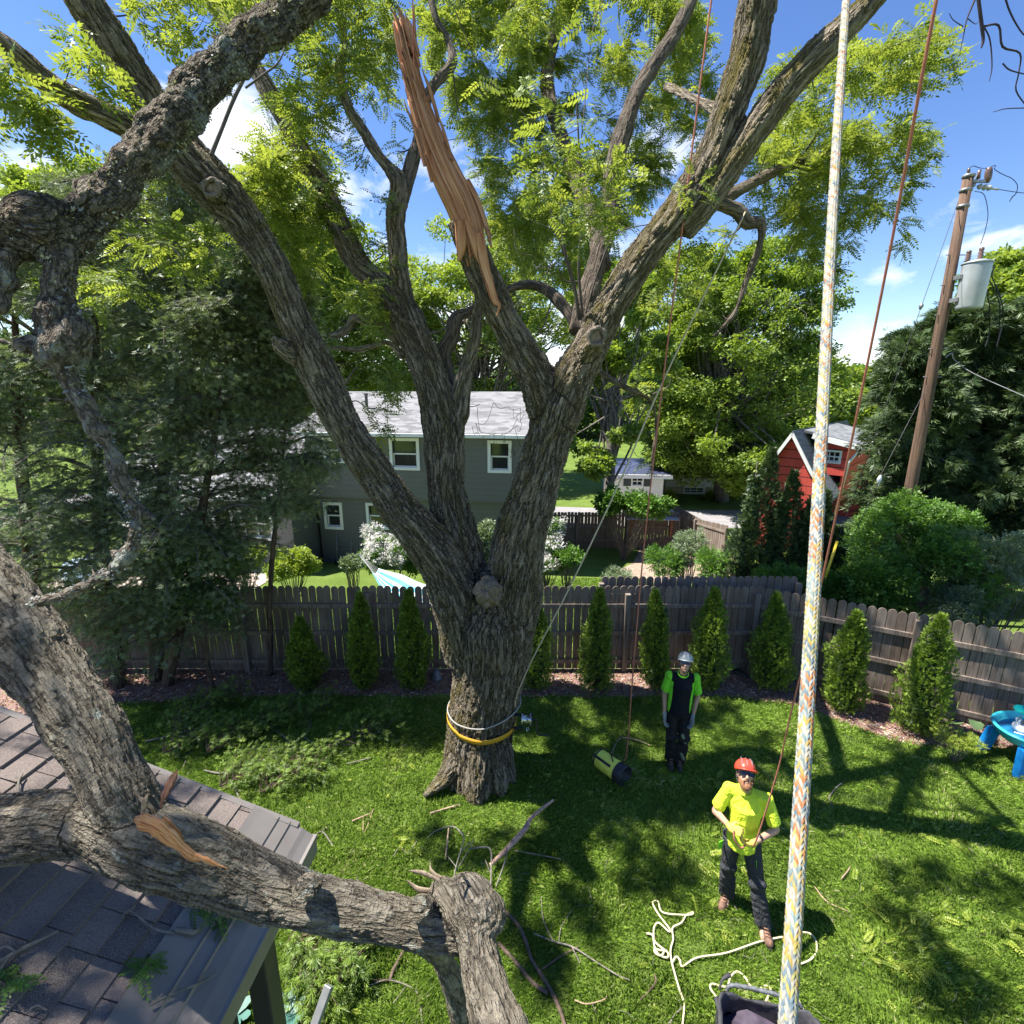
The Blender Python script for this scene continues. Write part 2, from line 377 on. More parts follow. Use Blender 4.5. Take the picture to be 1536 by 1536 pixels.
# ------------------------------------------------------------------ leaf templates (quads)
def _rh(x, y, z, dx, dy, dz, ln, wd, nz=(0, 0, 1)):
    d = np.array((dx, dy, dz), float); d /= np.linalg.norm(d); s = np.cross(d, nz); s /= np.linalg.norm(s) + 1e-9; p = np.array((x, y, z), float)
    return [p, p + d * ln * .5 + s * wd * .5, p + d * ln, p + d * ln * .5 - s * wd * .5]
def T_locust():
    V = []
    for i in range(7):
        x = .12 + i * .13; z = -.22 * x * x
        for sg in (1, -1): V += _rh(x, 0, z, .5, sg, random.uniform(-.35, .1), .30 * (1 - .35 * abs(i - 3) / 4), .115, (random.uniform(-.4, .4), 0, 1))
    V += _rh(1.0, 0, -.22, 1, 0, -.3, .26, .10)
    V += [(0, .006, 0), (.55, .006, -.1), (.55, -.006, -.1), (0, -.006, 0)]
    return np.array(V, float)
def T_fan(n=11, wd=.07, spread=1.25):
    V = [];
    for i in range(n):
        a = (i / (n - 1) - .5) * 2 * spread; ln = random.uniform(.45, .8) * (1.05 - .5 * abs(a) / spread); x = .35 * (1 - abs(a) / spread) * random.random()
        V += _rh(x, 0, 0, math.cos(a), math.sin(a), random.uniform(-.25, .15), ln, wd * random.uniform(.7, 1.3), (random.uniform(-.5, .5), random.uniform(-.5, .5), 1))
    return np.array(V, float)
def T_broad(n=7, wd=.42):
    V = []
    for i in range(n):
        a = random.uniform(0, 6.28); r = random.uniform(0, .55)
        V += _rh(r * math.cos(a), r * math.sin(a), random.uniform(-.3, .3), math.cos(a + random.uniform(-.8, .8)), math.sin(a + random.uniform(-.8, .8)), random.uniform(-.7, .3), random.uniform(.4, .62), wd * random.uniform(.6, 1), (random.uniform(-.6, .6), random.uniform(-.6, .6), 1))
    return np.array(V, float)
def rotdir(D, roll=None):
    """Nx3 directions -> Nx3x3 with local x along D, local z roughly up, rolled"""
    D = D / (np.linalg.norm(D, axis=1)[:, None] + 1e-9); up = np.tile((0, 0, 1.), (len(D), 1)); Y = np.cross(up, D); nn = np.linalg.norm(Y, axis=1); Y[nn < 1e-3] = (0, 1, 0)
    Y /= np.linalg.norm(Y, axis=1)[:, None]; Z = np.cross(D, Y)
    if roll is not None:
        c = np.cos(roll)[:, None]; s = np.sin(roll)[:, None]; Y, Z = Y * c + Z * s, Z * c - Y * s
    return np.stack([D, Y, Z], 1)
def scatter(name, T, pos, D, size, mat, parent=None, loc=None, roll=.6, rnd=None):
    n = len(pos); Rm = rotdir(D, rng.normal(0, roll, n)); size = np.broadcast_to(np.asarray(size, float), (n,))
    T = [T] if not isinstance(T, list) else T; VV = []; RR = []; idx = rng.integers(0, len(T), n)
    rnd = rng.random(n) if rnd is None else rnd
    for i, t in enumerate(T):
        q = idx == i
        V = pos[q][:, None, :] + np.einsum('kj,njl->nkl', t, Rm[q]) * size[q][:, None, None]; VV.append(V.reshape(-1, 3))
        rr = np.clip(rnd[q][:, None] + rng.normal(0, .1, (q.sum(), len(t) // 4)), 0, 1); RR.append(np.repeat(rr.reshape(-1), 4))
    V = np.vstack(VV); me = arrmesh(name, V, np.arange(len(V)).reshape(-1, 4), False, {'rnd': np.concatenate(RR)})
    return link(name, me, mat, parent, loc)
def ndir(n, down=0.0, out=None, k=1.0):
    D = rng.normal(0, 1, (n, 3)); D /= np.linalg.norm(D, axis=1)[:, None]
    if out is not None: D = D + out * k
    D[:, 2] -= down; return D
# ================================================================== SETTING
# ---- lawn / mulch boundary in world coordinates
_bd = [Pg(x, y) for x, y in ((-500, 1130), (0, 1085), (120, 1060), (250, 1052), (480, 1042), (640, 1046), (800, 1044), (900, 1046), (1000, 1044), (1100, 1046), (1190, 1056), (1250, 1080), (1330, 1108), (1400, 1122), (1460, 1118), (1536, 1128), (1800, 1160))]
BX = np.array([p[0] for p in _bd]); BY = np.array([p[1] for p in _bd])
def lawn_edge(x): return np.interp(x, BX, BY)
FC = np.array((4.62, 9.02)); FR = np.array((7.85, 7.15)); fr_d = (FR - FC) / np.linalg.norm(FR - FC)
def fence_y(x): return np.where(x < FC[0], 9.02, FC[1] + (x - FC[0]) * fr_d[1] / fr_d[0])

m = NT('ground'); p = m.pos(); n1 = m.noise(p, .8, 5); n2 = m.noise(p, 14, 5, .7); n3 = m.noise(p, 90, 3, .7)
c = m.ramp(m.math('ADD', m.math('MULTIPLY', n1, .5), m.math('MULTIPLY', n2, .5)), [(.3, (.055, .095, .016)), (.52, (.13, .19, .04)), (.75, (.21, .28, .08))])
c = m.mix(m.math('MULTIPLY', n3, .5), c, (.14, .21, .035)); m.col(c); m.set(Roughness=.9, Specular_IOR_Level=.1); m.bump(m.math('ADD', n3, n2), .8, .03)
ground_m = m.m
xs = np.unique(np.concatenate([np.linspace(-300, -14, 14), np.linspace(-14, 16, 61), np.linspace(16, 300, 14)]))
ys = np.unique(np.concatenate([np.linspace(-60, 0, 8), np.linspace(0, 24, 61), np.linspace(24, 900, 30)]))
X, Y = np.meshgrid(xs, ys); V = np.stack([X, Y, gz(X, Y)], -1).reshape(-1, 3); nx = len(xs)
Q = [(j * nx + i, j * nx + i + 1, (j + 1) * nx + i + 1, (j + 1) * nx + i) for j in range(len(ys) - 1) for i in range(nx - 1)]
tag(link('ground', arrmesh('ground', V, Q, True), ground_m), kind='structure')

def sheet(name, poly, mat, dz=.006, kind='structure', sub=1):
    """poly: list of world xy, laid on the ground"""
    import bmesh
    bm = bmesh.new(); vs = [bm.verts.new((x, y, 0)) for x, y in poly]; f = bm.faces.new(vs); bmesh.ops.triangulate(bm, faces=[f])
    for _ in range(sub): bmesh.ops.subdivide_edges(bm, edges=bm.edges[:], cuts=1, use_grid_fill=True)
    for v in bm.verts: v.co.z = float(gz(v.co.x, v.co.y)) + dz
    bmesh.ops.recalc_face_normals(bm, faces=bm.faces); me = bpy.data.meshes.new(name); bm.to_mesh(me); bm.free()
    if len(me.polygons) and me.polygons[0].normal.z < 0: me.flip_normals()
    return tag(link(name, me, mat), kind=kind)
m = NT('mulch'); p = m.pos(); n2 = m.noise(p, 22, 5, .7); vv = m.vor(p, 42, 'F1', 'Color')
c = m.ramp(n2, [(.3, (.10, .050, .034)), (.5, (.25, .135, .095)), (.72, (.42, .27, .20))]); c = m.mix(.35, c, m.mix(.6, vv, (.3, .19, .15)), 'MIX'); m.col(c); m.set(Roughness=.95, Specular_IOR_Level=.1)
m.bump(m.math('ADD', m.vor(p, 42), n2), .9, .03); mulch_m = m.m
mx = np.linspace(-13, 11, 60); poly = [(x, float(lawn_edge(x)) + .04 * math.sin(x * 9)) for x in mx] + [(11, 5.35), (4.7, 9.0), (4.55, 9.05), (-13, 9.05)]
sheet('mulch_bed', poly, mulch_m, .008, sub=0)


# wood chips: nobody could count them
n = 42000; x = rng.uniform(-9, 9.5, n); y = rng.uniform(5.5, 9.1, n); e = lawn_edge(x); fy = fence_y(x); k = (y > e - .06) & (y < fy); x, y = x[k], y[k]
m = NT('wood_chips'); r = m.attr('rnd', 'Fac'); m.col(m.ramp(r, [(0, (.08, .04, .03)), (.35, (.22, .115, .08)), (.7, (.40, .245, .185)), (1, (.58, .44, .35))])); m.set(Roughness=.9, Specular_IOR_Level=.1)
chip = np.array([(-.5, -.16, 0), (.5, -.12, .1), (.45, .15, .16), (-.5, .17, .03)])
pos = np.stack([x, y, rng.uniform(.008, .03, len(x))], 1); D = rng.normal(0, 1, (len(x), 3)); D[:, 2] *= .25
tag(scatter('wood_chips', chip, pos, D, rng.uniform(.02, .06, len(x)), m.m, roll=.5), kind='stuff')

# ---- grass blades
def grass():
    lx = []; ly = []; hs = []
    def region(x0, x1, y0, y1, n, test=None):
        x = rng.uniform(x0, x1, n); y = rng.uniform(y0, y1, n); k = test(x, y) if test is not None else np.ones(n, bool); return x[k], y[k]
    tst = lambda x, y: (y < lawn_edge(x) + rng.normal(0, .04, len(x))) & (np.abs(x) < y * 1.12 + 1.9)
    a = region(-2.6, 7.5, 1.4, 5.2, 290000, tst); b = region(-8, 10, 5.2, 8.6, 300000, tst)
    def nb(x, y): return (x > -7 + 0 * y) & ~((x < -2.4) & (y > 13.2 - .0 * x)) & (y > 9.4)
    c_ = region(-6.5, 4.6, 9.4, 16.5, 90000, nb)
    x = np.concatenate([a[0], b[0], c_[0]]); y = np.concatenate([a[1], b[1], c_[1]]); n = len(x)
    far = y > 9.3; z = gz(x, y)
    P2 = np.stack([x, y, 0 * x], 1); clump = fbm(P2 * 2.3, 3); cl2 = vnoise(P2 * 9)
    h = rng.uniform(.028, .062, n) * (1 + .32 * clump + .28 * cl2) * np.where(far, 1.25, 1); wd = rng.uniform(.0024, .0042, n) * (1 + .10 * np.maximum(y - 3, 0)) * np.where(far, 1.9, 1)
    a = rng.uniform(0, 2 * math.pi, n); lean = rng.uniform(.1, 1.15, n); ca, sa = np.cos(a), np.sin(a); flow = fbm(P2 * .9 + 7, 2) * 3; a2 = np.where(rng.random(n) < .55, flow, a); lx = np.cos(a2) * lean * h; ly = np.sin(a2) * lean * h
    px = -sa * wd; py = ca * wd
    V = np.zeros((n, 4, 3), np.float32)
    V[:, 0] = np.stack([x - px, y - py, z], 1); V[:, 1] = np.stack([x + px, y + py, z], 1)
    V[:, 2] = np.stack([x + px * .7 + lx * .35, y + py * .7 + ly * .35, z + h * .62], 1); V[:, 3] = np.stack([x + lx, y + ly, z + h * (1 - .3 * lean)], 1)
    rnd = np.clip(.45 + .22 * clump + rng.normal(0, .2, n), 0, 1)
    me = arrmesh('grass', V.reshape(-1, 3), np.arange(n * 4).reshape(-1, 4), False, {'rnd': np.repeat(rnd, 4)})
    m = NT('grass_blades'); r = m.attr('rnd', 'Fac'); c = m.ramp(r, [(0, (.085, .155, .022)), (.45, (.205, .335, .040)), (.8, (.33, .46, .085)), (1, (.52, .52, .26))]); m.col(c); m.set(Roughness=.5, Specular_IOR_Level=.3)
    t = m.node('ShaderNodeBsdfTranslucent', {'Color': c}); xx = m.node('ShaderNodeMixShader', {0: .35, 1: m.b.outputs[0], 2: t.outputs[0]}); m.l.new(xx.outputs[0], m.o.inputs['Surface'])
    tag(link('grass', me, m.m), kind='stuff')
grass()

# ---- neighbour's ground
def gp(*pts): return [tuple(Pg(x, y)[:2]) for x, y in pts]
conc = plain('concrete', (.46, .44, .41), .85, var=.15, scale=4, bump=.3)
paver = plain('paver', (.52, .43, .35), .9, var=.2, scale=3, bump=.3)
asph = plain('street', (.26, .25, .26), .9, var=.1, scale=2, bump=.2)
soil = plain('garden_soil', (.34, .25, .19), .95, var=.35, scale=7, bump=.8)
sheet('patio', gp((130, 838), (420, 838), (420, 862), (380, 885), (60, 885)), paver, .02)
sheet('garden_bed', gp((960, 822), (1100, 818), (1110, 872), (930, 876), (915, 862), (950, 845)), soil, .02)
sheet('street', gp((60, 742), (260, 742), (1000, 766), (1260, 766), (1400, 800), (1200, 800), (1000, 786), (60, 764)), asph, .03)
sheet('driveway', gp((560, 765), (1010, 775), (1010, 790), (560, 800)), conc, .045)

# ================================================================== FENCES
m = NT('weathered_wood'); v = m.obj(); r = m.attr('rnd', 'Fac'); g = m.noise(m.mapv(v, (38, 38, 1.6), (0, 0, 0)), 1.0, 5, .65); g2 = m.noise(v, 2.2, 4)
c = m.ramp(g, [(.25, (.070, .052, .042)), (.5, (.20, .158, .128)), (.78, (.36, .30, .26))]); c = m.mix(m.math('MULTIPLY', r, .55), c, (.12, .085, .065)); c = m.mix(m.math('MULTIPLY', m.math('SUBTRACT', g2, .45, True), 1.6, True), c, (.30, .26, .235))
m.col(c); m.set(Roughness=.85, Specular_IOR_Level=.2); m.bump(g, .5, .006); wood_m = m.m
def run_fence(name, label, cat, A, B, top, bay=2.44, pw=.142, face=1, rails=(.20, .80, 1.36), style='round', mat=wood_m, zoff=0, group=None, firstpost=True):
    """fence from A to B (xy); rails and posts on the side facing the yard (face=+1: to the right of A->B)"""
    A = np.array(A, float); B = np.array(B, float); Ln = np.linalg.norm(B - A); d = (B - A) / Ln; nrm = np.array((d[1], -d[0])) * face
    root = thing(name, label, cat, (A[0], A[1], float(gz(*A))), group)
    nb = max(1, int(round(Ln / bay))); bl = Ln / nb
    def W(s, o, z): q = A + d * s + nrm * o; return (q[0], q[1], float(gz(*q)) + z + zoff)
    def hx(mb, s0, s1, o0, o1, z0, z1): mb.hexa([W(s0, o0, z0), W(s1, o0, z0), W(s1, o1, z0), W(s0, o1, z0), W(s0, o0, z1), W(s1, o0, z1), W(s1, o1, z1), W(s0, o1, z1)])
    for b in range(nb):
        V = []; Fs = []; rn = []; k = int(bl / pw); w_ = bl / k
        for i in range(k):
            s = b * bl + i * w_ + .004; e = s + w_ - .010 - random.uniform(0, .004); h = top + random.uniform(-.012, .012); th = .018; tilt = random.uniform(-.004, .004); b0 = len(V)
            if style == 'round': prof = [(s, .03), (e, .03), (e, h - .06), (e - .012, h - .028), (e - .036, h - .007), ((s + e) / 2, h), (s + .036, h - .007), (s + .012, h - .028), (s, h - .06)]
            else: prof = [(s, .03), (e, .03), (e, h - .03), (e - .03, h), (s + .03, h), (s, h - .03)]
            o = random.uniform(-.003, .003); q = len(prof)
            for oo in (o, o - th):
                for (ss, zz) in prof: V.append(W(ss + tilt * zz, oo, zz))
            Fs.append(tuple(b0 + j for j in range(q))[::-1]); Fs.append(tuple(b0 + q + j for j in range(q)))
            Fs += [(b0 + j, b0 + (j + 1) % q, b0 + q + (j + 1) % q, b0 + q + j) for j in range(q)]; rn += [random.random()] * (2 * q)
        me = bpy.data.meshes.new('picket_panel'); me.from_pydata(V, [], Fs); me.update(); me.attributes.new('rnd', 'FLOAT', 'POINT').data.foreach_set('value', np.array(rn, np.float32))
        link('picket_panel', me, mat, root)
        for z in rails:
            mb = MB(); hx(mb, b * bl + .05, (b + 1) * bl - .05, .004, .042, z - .042, z + .042); mb.build('rail', mat, root, bevel=.004)
    for b in range(0 if firstpost else 1, nb + 1):
        mb = MB(); hx(mb, b * bl - .048, b * bl + .048, .006, .10, -.05, top - .12 + random.uniform(-.03, .05)); mb.build('post', mat, root, bevel=.006)
    return root
run_fence('picket_fence', 'long brown wooden picket fence across the back of the lawn', 'fence', (-12.46, 9.02), FC, 1.75)
run_fence('picket_fence', 'weathered grey wooden picket fence slanting towards the viewer behind the water table', 'fence', FC, FC + fr_d * 9.76, 1.75, firstpost=False)
run_fence('picket_fence', 'darker taller picket fence section just behind the far corner of the back fence', 'fence', (1.75, 9.42), (5.6, 9.42), 1.79, rails=(.4, 1.4))
q0 = Pg(846, 832); q1 = Pg(1010, 826)
run_fence('garden_fence', 'dark board fence beyond the neighbouring lawn, left of the wood shed', 'fence', (Pg(790, 826)[0], q0[1] + .8), (q1[0] + .2, q1[1] + .2), 1.65, style='dog', rails=(.4, 1.0, 1.5))
q0 = Pg(1005, 812); q1 = Pg(1085, 858)
run_fence('garden_fence', 'pale grey board fence beyond the garden bed, left of the dark hedge columns', 'fence', q0[:2], q1[:2], 1.75, style='dog', rails=(.3, 1.5))

# ================================================================== HOUSES
def siding(name, c, pitch=.14, rough=.6):
    m = NT(name); v = m.pos(); z = m.node('ShaderNodeSeparateXYZ', {0: v}).outputs['Z']; f = m.math('FRACT', m.math('DIVIDE', z, pitch)); n = m.noise(v, 3, 4)
    m.col(m.mix(m.math('MULTIPLY', n, .3), c, tuple(x * .75 for x in c))); m.set(Roughness=rough); m.bump(f, 1.0, .06); return m.m
def shingles(name, c0, c1, sc=(6, 6, 6)):
    m = NT(name); v = m.pos(); z = m.node('ShaderNodeSeparateXYZ', {0: v}).outputs['Z']; row = m.math('FRACT', m.math('DIVIDE', z, .065)); a = m.node('ShaderNodeSeparateXYZ', {0: m.vor(m.mapv(v, (3.0, 3.0, 15)), 1.0, 'F1', 'Color')}).outputs['X']; n = m.noise(v, 60, 3, .8)
    c = m.mix(m.math('MULTIPLY', n, .5), c0, c1); c = m.mix(.35, c, a, 'SOFT_LIGHT'); m.col(c); m.set(Roughness=.9, Specular_IOR_Level=.2); m.bump(row, .7, .015); return m.m
grey_sid = siding('grey_siding', (.142, .142, .172), .2); white_m = plain('white_trim', (.78, .78, .76), .5, var=.04, bump=.05); glass_m = NT('window_glass'); glass_m.col((.02, .024, .026)); glass_m.set(Roughness=.06, Specular_IOR_Level=.9); glass_m = glass_m.m
roof_m = shingles('grey_roof_shingles', (.17, .17, .175), (.29, .29, .30))
HY = R(-9); hd = np.array((math.cos(HY), math.sin(HY), 0)); hn = np.array((math.sin(HY), -math.cos(HY), 0)); HO = P(600, 750, 18.5); HO[2] = 0
class Fr:
    """vertical-plane frame: a along the wall, b out of the wall towards the viewer, z up"""
    def __init__(s, O, d): s.O = np.array(O, float); s.d = np.array(d, float) / np.linalg.norm(d); s.n = np.array((s.d[1], -s.d[0], 0))
    def w(s, a, b, z): q = s.O + s.d * a + s.n * b; return (q[0], q[1], z)
    def px(s, x, y, b=0): q = Pplane(x, y, s.O + s.n * b, s.n); return float(np.dot(q - s.O, s.d)), float(q[2])
    def box(s, mb, a0, a1, b0, b1, z0, z1): return mb.hexa([s.w(a0, b1, z0), s.w(a1, b1, z0), s.w(a1, b0, z0), s.w(a0, b0, z0), s.w(a0, b1, z1), s.w(a1, b1, z1), s.w(a1, b0, z1), s.w(a0, b0, z1)])
def wall_with_holes(fr, mat, parent, a0, a1, z0, z1, holes, b=0, th=.15, name='wall'):
    """wall boxes round rectangular openings"""
    As = sorted({a0, a1} | {h[0] for h in holes} | {h[1] for h in holes}); mb = MB()
    for x0, x1 in zip(As[:-1], As[1:]):
        hs = sorted([h for h in holes if h[0] <= x0 + 1e-6 and h[1] >= x1 - 1e-6], key=lambda h: h[2]); z = z0
        for h in hs:
            fr.box(mb, x0, x1, b - th, b, z, h[2]); z = h[3]
        fr.box(mb, x0, x1, b - th, b, z, z1)
    return mb.build(name, mat, parent)
def window(fr, parent, a0, a1, z0, z1, b=0, fw=.11, mull=0, sash=True, frame_m=white_m, gm=glass_m, name='window'):
    mb = MB()
    fr.box(mb, a0 - fw, a0, b + .002, b + .05, z0 - fw, z1 + fw); fr.box(mb, a1, a1 + fw, b + .002, b + .05, z0 - fw, z1 + fw)
    fr.box(mb, a0, a1, b + .002, b + .048, z1, z1 + fw); fr.box(mb, a0, a1, b + .002, b + .056, z0 - fw, z0)
    o = mb.build(name, frame_m, parent, bevel=.004)
    mb = MB(); fr.box(mb, a0, a1, b - .10, b - .085, z0, z1); mb.build('pane', gm, o)
    if sash:
        mb = MB(); zm = (z0 + z1) / 2
        fr.box(mb, a0, a1, b - .08, b - .03, zm - .025, zm + .025); fr.box(mb, a0, a0 + .04, b - .08, b - .032, z0, zm - .026); fr.box(mb, a1 - .04, a1, b - .08, b - .032, z0, zm - .026)
        fr.box(mb, a0 + .041, a1 - .041, b - .08, b - .034, z0, z0 + .04)
        for i in range(mull):
            a = a0 + (a1 - a0) * (i + 1) / (mull + 1); fr.box(mb, a - .018, a + .018, b - .081, b - .028, z0 + .041, zm - .026); fr.box(mb, a - .018, a + .018, b - .081, b - .028, zm + .026, z1)
        mb.build('sash', frame_m, o)
    return o
hf = Fr(HO, hd)
aL, zE = hf.px(447, 648); aL2, _ = hf.px(461, 700); aR = hf.px(800, 700)[0]; zE = hf.px(600, 652)[1]; zF = hf.px(600, 748)[1]; zB = float(gz(0, 20)) - .1
house = thing('grey_house', 'grey sided two storey house with white framed windows behind the fence and the big trunk', 'house', hf.w((aL + aR) / 2, 0, zB))
ups = []
for (x0, y0, x1, y1) in ((488, 661, 520, 690), (588, 661, 626, 701), (736, 665, 763, 705)):
    a0, z1 = hf.px(x0, y0); a1, z0 = hf.px(x1, y1); ups.append((a0, a1, z0, z1))
lows = []
for (x0, y0, x1, y1) in ((489, 757, 512, 790), (553, 758, 582, 790)):
    a0, z1 = hf.px(x0, y0, -.35); a1, z0 = hf.px(x1, y1, -.35); lows.append((a0, a1, z0, z1))
wall_with_holes(hf, grey_sid, house, aL2, aR, zF, zE, ups); wall_with_holes(hf, grey_sid, house, aL2 + .1, aR - .1, zB, zF - .002, lows, b=-.35)
mb = MB(); hf.box(mb, aL2, aR, -7.6, -7.45, zB, zE); hf.box(mb, aL2 - .003, aL2 + .15, -7.45, -.501, zB, zE); hf.box(mb, aR - .15, aR - .001, -7.45, -.501, zB, zE); mb.build('wall', grey_sid, house)
mb = MB(); hf.box(mb, aL2, aR, -.45, -.001, zF - .03, zF - .003); mb.build('soffit', grey_sid, house)
for wn in ups: window(hf, house, *wn)
for wn in lows: window(hf, house, *wn, b=-.35)
zR = zE + 1.35; e0, e1 = aL2 - .3, aR + .3
mb = MB(); b0, b1, bm_ = .45, -8.05, -3.8
th = .12
V = [hf.w(e0, b0, zE), hf.w(e1, b0, zE), hf.w(e1, bm_, zR), hf.w(e0, bm_, zR), hf.w(e0, b1, zE), hf.w(e1, b1, zE)]; V += [(x, y, z + th) for x, y, z in V]
mb.add(V, [(0, 3, 2, 1), (3, 4, 5, 2), (6, 7, 8, 9), (9, 8, 11, 10), (0, 1, 7, 6), (4, 10, 11, 5), (0, 6, 9, 3), (3, 9, 10, 4), (1, 2, 8, 7), (2, 5, 11, 8)]); rf = mb.build('roof', roof_m, house)
mb = MB(); hf.box(mb, e0, e1, b0 + .002, b0 + .11, zE - .03, zE + .10); mb.build('gutter', white_m, house, bevel=.015)
mb = MB(); hf.box(mb, e0, e1, .002, b0, zE - .02, zE - .001); mb.build('eave_board', white_m, house)
a, z = hf.px(700, 620); mb = MB(); q = hf.w(e0 + 2.0, -1.8, 0); mb.lathe([(.06, zE + .9), (.06, zE + 1.35), (.09, zE + 1.36), (.09, zE + 1.42)], (q[0], q[1], 0), 10); mb.build('vent_pipe', plain('dark_pipe', (.1, .1, .11)), rf)
# hand cart frame against the wall: a thing
# ---- left wing, a lower wing with its own roof seen through the dark conifers
beige = siding('pale_siding', (.46, .45, .43)); wf = Fr(hf.w(aL2 - .02, 1.3, 0), hd)
wing = thing('low_wing', 'low one storey wing with a pale grey roof seen through the dark conifers', 'house', wf.w(-5, 0, zB))
wa0 = wf.px(175, 760)[0]; zw = wf.px(300, 742)[1]; wh = []
for (x0, y0, x1, y1) in ((322, 765, 350, 806), (362, 765, 408, 806), (236, 764, 285, 850)):
    a0, z1 = wf.px(x0, y0); a1, z0 = wf.px(x1, y1); wh.append((a0, min(a1, -.3), max(z0, zB + .15), z1))
wall_with_holes(wf, grey_sid, wing, wa0, -.01, zB, zw, wh)
mb = MB(); wf.box(mb, -.20, -.03, -6.4, -.151, zB, zw + 1.0); wf.box(mb, wa0, wa0 + .15, -6.4, -.151, zB, zw); wf.box(mb, wa0, -.01, -6.6, -6.41, zB, zw); mb.build('wall', grey_sid, wing)
window(wf, wing, *wh[0]); window(wf, wing, *wh[1], mull=1); window(wf, wing, *wh[2], mull=1, name='patio_door', sash=False)
zwr = zw + 2.1; mb = MB(); e0, e1, b0, b1, bm_ = wa0 - .4, -.02, .55, -7.0, -3.2
V = [wf.w(e0, b0, zw), wf.w(e1, b0, zw), wf.w(e1, bm_, zwr), wf.w(e0, bm_, zwr), wf.w(e0, b1, zw), wf.w(e1, b1, zw)]; V += [(x, y, z + th) for x, y, z in V]
mb.add(V, [(0, 3, 2, 1), (3, 4, 5, 2), (6, 7, 8, 9), (9, 8, 11, 10), (0, 1, 7, 6), (4, 10, 11, 5), (0, 6, 9, 3), (3, 9, 10, 4), (1, 2, 8, 7), (2, 5, 11, 8)])
mb.build('roof', shingles('pale_roof_shingles', (.27, .27, .28), (.42, .42, .43)), wing); mb = MB(); wf.box(mb, e0, e1, b0 + .002, b0 + .1, zw - .03, zw + .1); mb.build('gutter', white_m, wing)

# ---- white house far beyond the street
far_white = siding('far_white_siding', (.72, .72, .70), .2); tan_brick = plain('tan_brick', (.50, .40, .27), .9, var=.15, scale=3)
solar = plain('dark_roof', (.055, .065, .12), .35, var=.1, bump=.02)
ff = Fr(P(960, 730, 29), (math.cos(R(-6)), math.sin(R(-6)), 0)); zg = -1.5
fh = thing('white_house', 'white house with a dark blue roof and dark shutters beyond the wood shed', 'house', ff.w(0, 0, zg))
a0, zt = ff.px(917, 712); a1, _ = ff.px(996, 712); w0 = ff.px(949, 716); w1 = ff.px(963, 728)
wall_with_holes(ff, far_white, fh, a0, a1, zg, zt, [(w0[0], w1[0], w1[1], w0[1])]); mb = MB(); ff.box(mb, a0, a0 + .15, -6, -.151, zg, zt); ff.box(mb, a1 - .15, a1, -6, -.151, zg, zt); mb.build('wall', far_white, fh)
window(ff, fh, w0[0], w1[0], w1[1], w0[1], mull=1, fw=.07)
for s in (-1, 1):
    mb = MB(); x0 = w0[0] - .09 - .42 if s < 0 else w1[0] + .09; ff.box(mb, x0, x0 + .42, .002, .05, w1[1] - .05, w0[1] + .05); mb.build('shutter', plain('dark_shutter', (.04, .05, .05)), fh)
zr = ff.px(950, 692, -3)[1]; mb = MB(); V = [ff.w(a0 - .4, .4, zt), ff.w(a1 + .4, .4, zt), ff.w(a1 - .3, -3, zr), ff.w(a0 + .4, -3, zr), ff.w(a0 - .4, -6.4, zt), ff.w(a1 + .4, -6.4, zt)]; V += [(x, y, z + .12) for x, y, z in V]
mb.add(V, [(0, 3, 2, 1), (3, 4, 5, 2), (6, 7, 8, 9), (9, 8, 11, 10), (0, 1, 7, 6), (4, 10, 11, 5), (0, 6, 9, 3), (3, 9, 10, 4), (1, 2, 8, 7), (2, 5, 11, 8)]); mb.build('roof', solar, fh)
mb = MB(); ff.box(mb, a0 - .4, a1 + .4, .402, .5, zt - .12, zt + .10); mb.build('eave_board', white_m, fh)
# ---- long low house right of it
lf = Fr(P(1040, 745, 33), (1, -.03, 0)); lh = thing('ranch_house', 'long low tan brick house with white upper wall beyond the street', 'house', lf.w(0, 0, zg))
a0, z0 = lf.px(998, 730); a1, _ = lf.px(1125, 730); zt = lf.px(1040, 714)[1]; g0 = lf.px(1027, 732); g1 = lf.px(1054, 743)
wall_with_holes(lf, tan_brick, lh, a0, a1, zg, z0, [(g0[0], g1[0], max(g1[1], zg + .1), g0[1])]); mb = MB(); lf.box(mb, a0, a1, -5, .08, z0 + .002, zt); mb.build('upper_wall', far_white, lh)
window(lf, lh, g0[0], g1[0], max(g1[1], zg + .1), g0[1], mull=2, fw=.09)
mb = MB(); V = [lf.w(a0 - .3, .5, zt), lf.w(a1 + .4, .5, zt), lf.w(a1, -3, zt + 1.3), lf.w(a0, -3, zt + 1.3), lf.w(a0 - .3, -6, zt), lf.w(a1 + .4, -6, zt)]; V += [(x, y, z + .12) for x, y, z in V]
mb.add(V, [(0, 3, 2, 1), (3, 4, 5, 2), (6, 7, 8, 9), (9, 8, 11, 10), (0, 1, 7, 6), (4, 10, 11, 5), (0, 6, 9, 3), (3, 9, 10, 4), (1, 2, 8, 7), (2, 5, 11, 8)]); mb.build('roof', roof_m, lh)
for i, (px_, lab) in enumerate(((1005, 'small clipped yellow green bush at the left foot of the tan brick house'), (1068, 'small yellow green bush left of the maple trunk'), (1092, 'small yellow green bush right of the maple trunk'))):
    pass

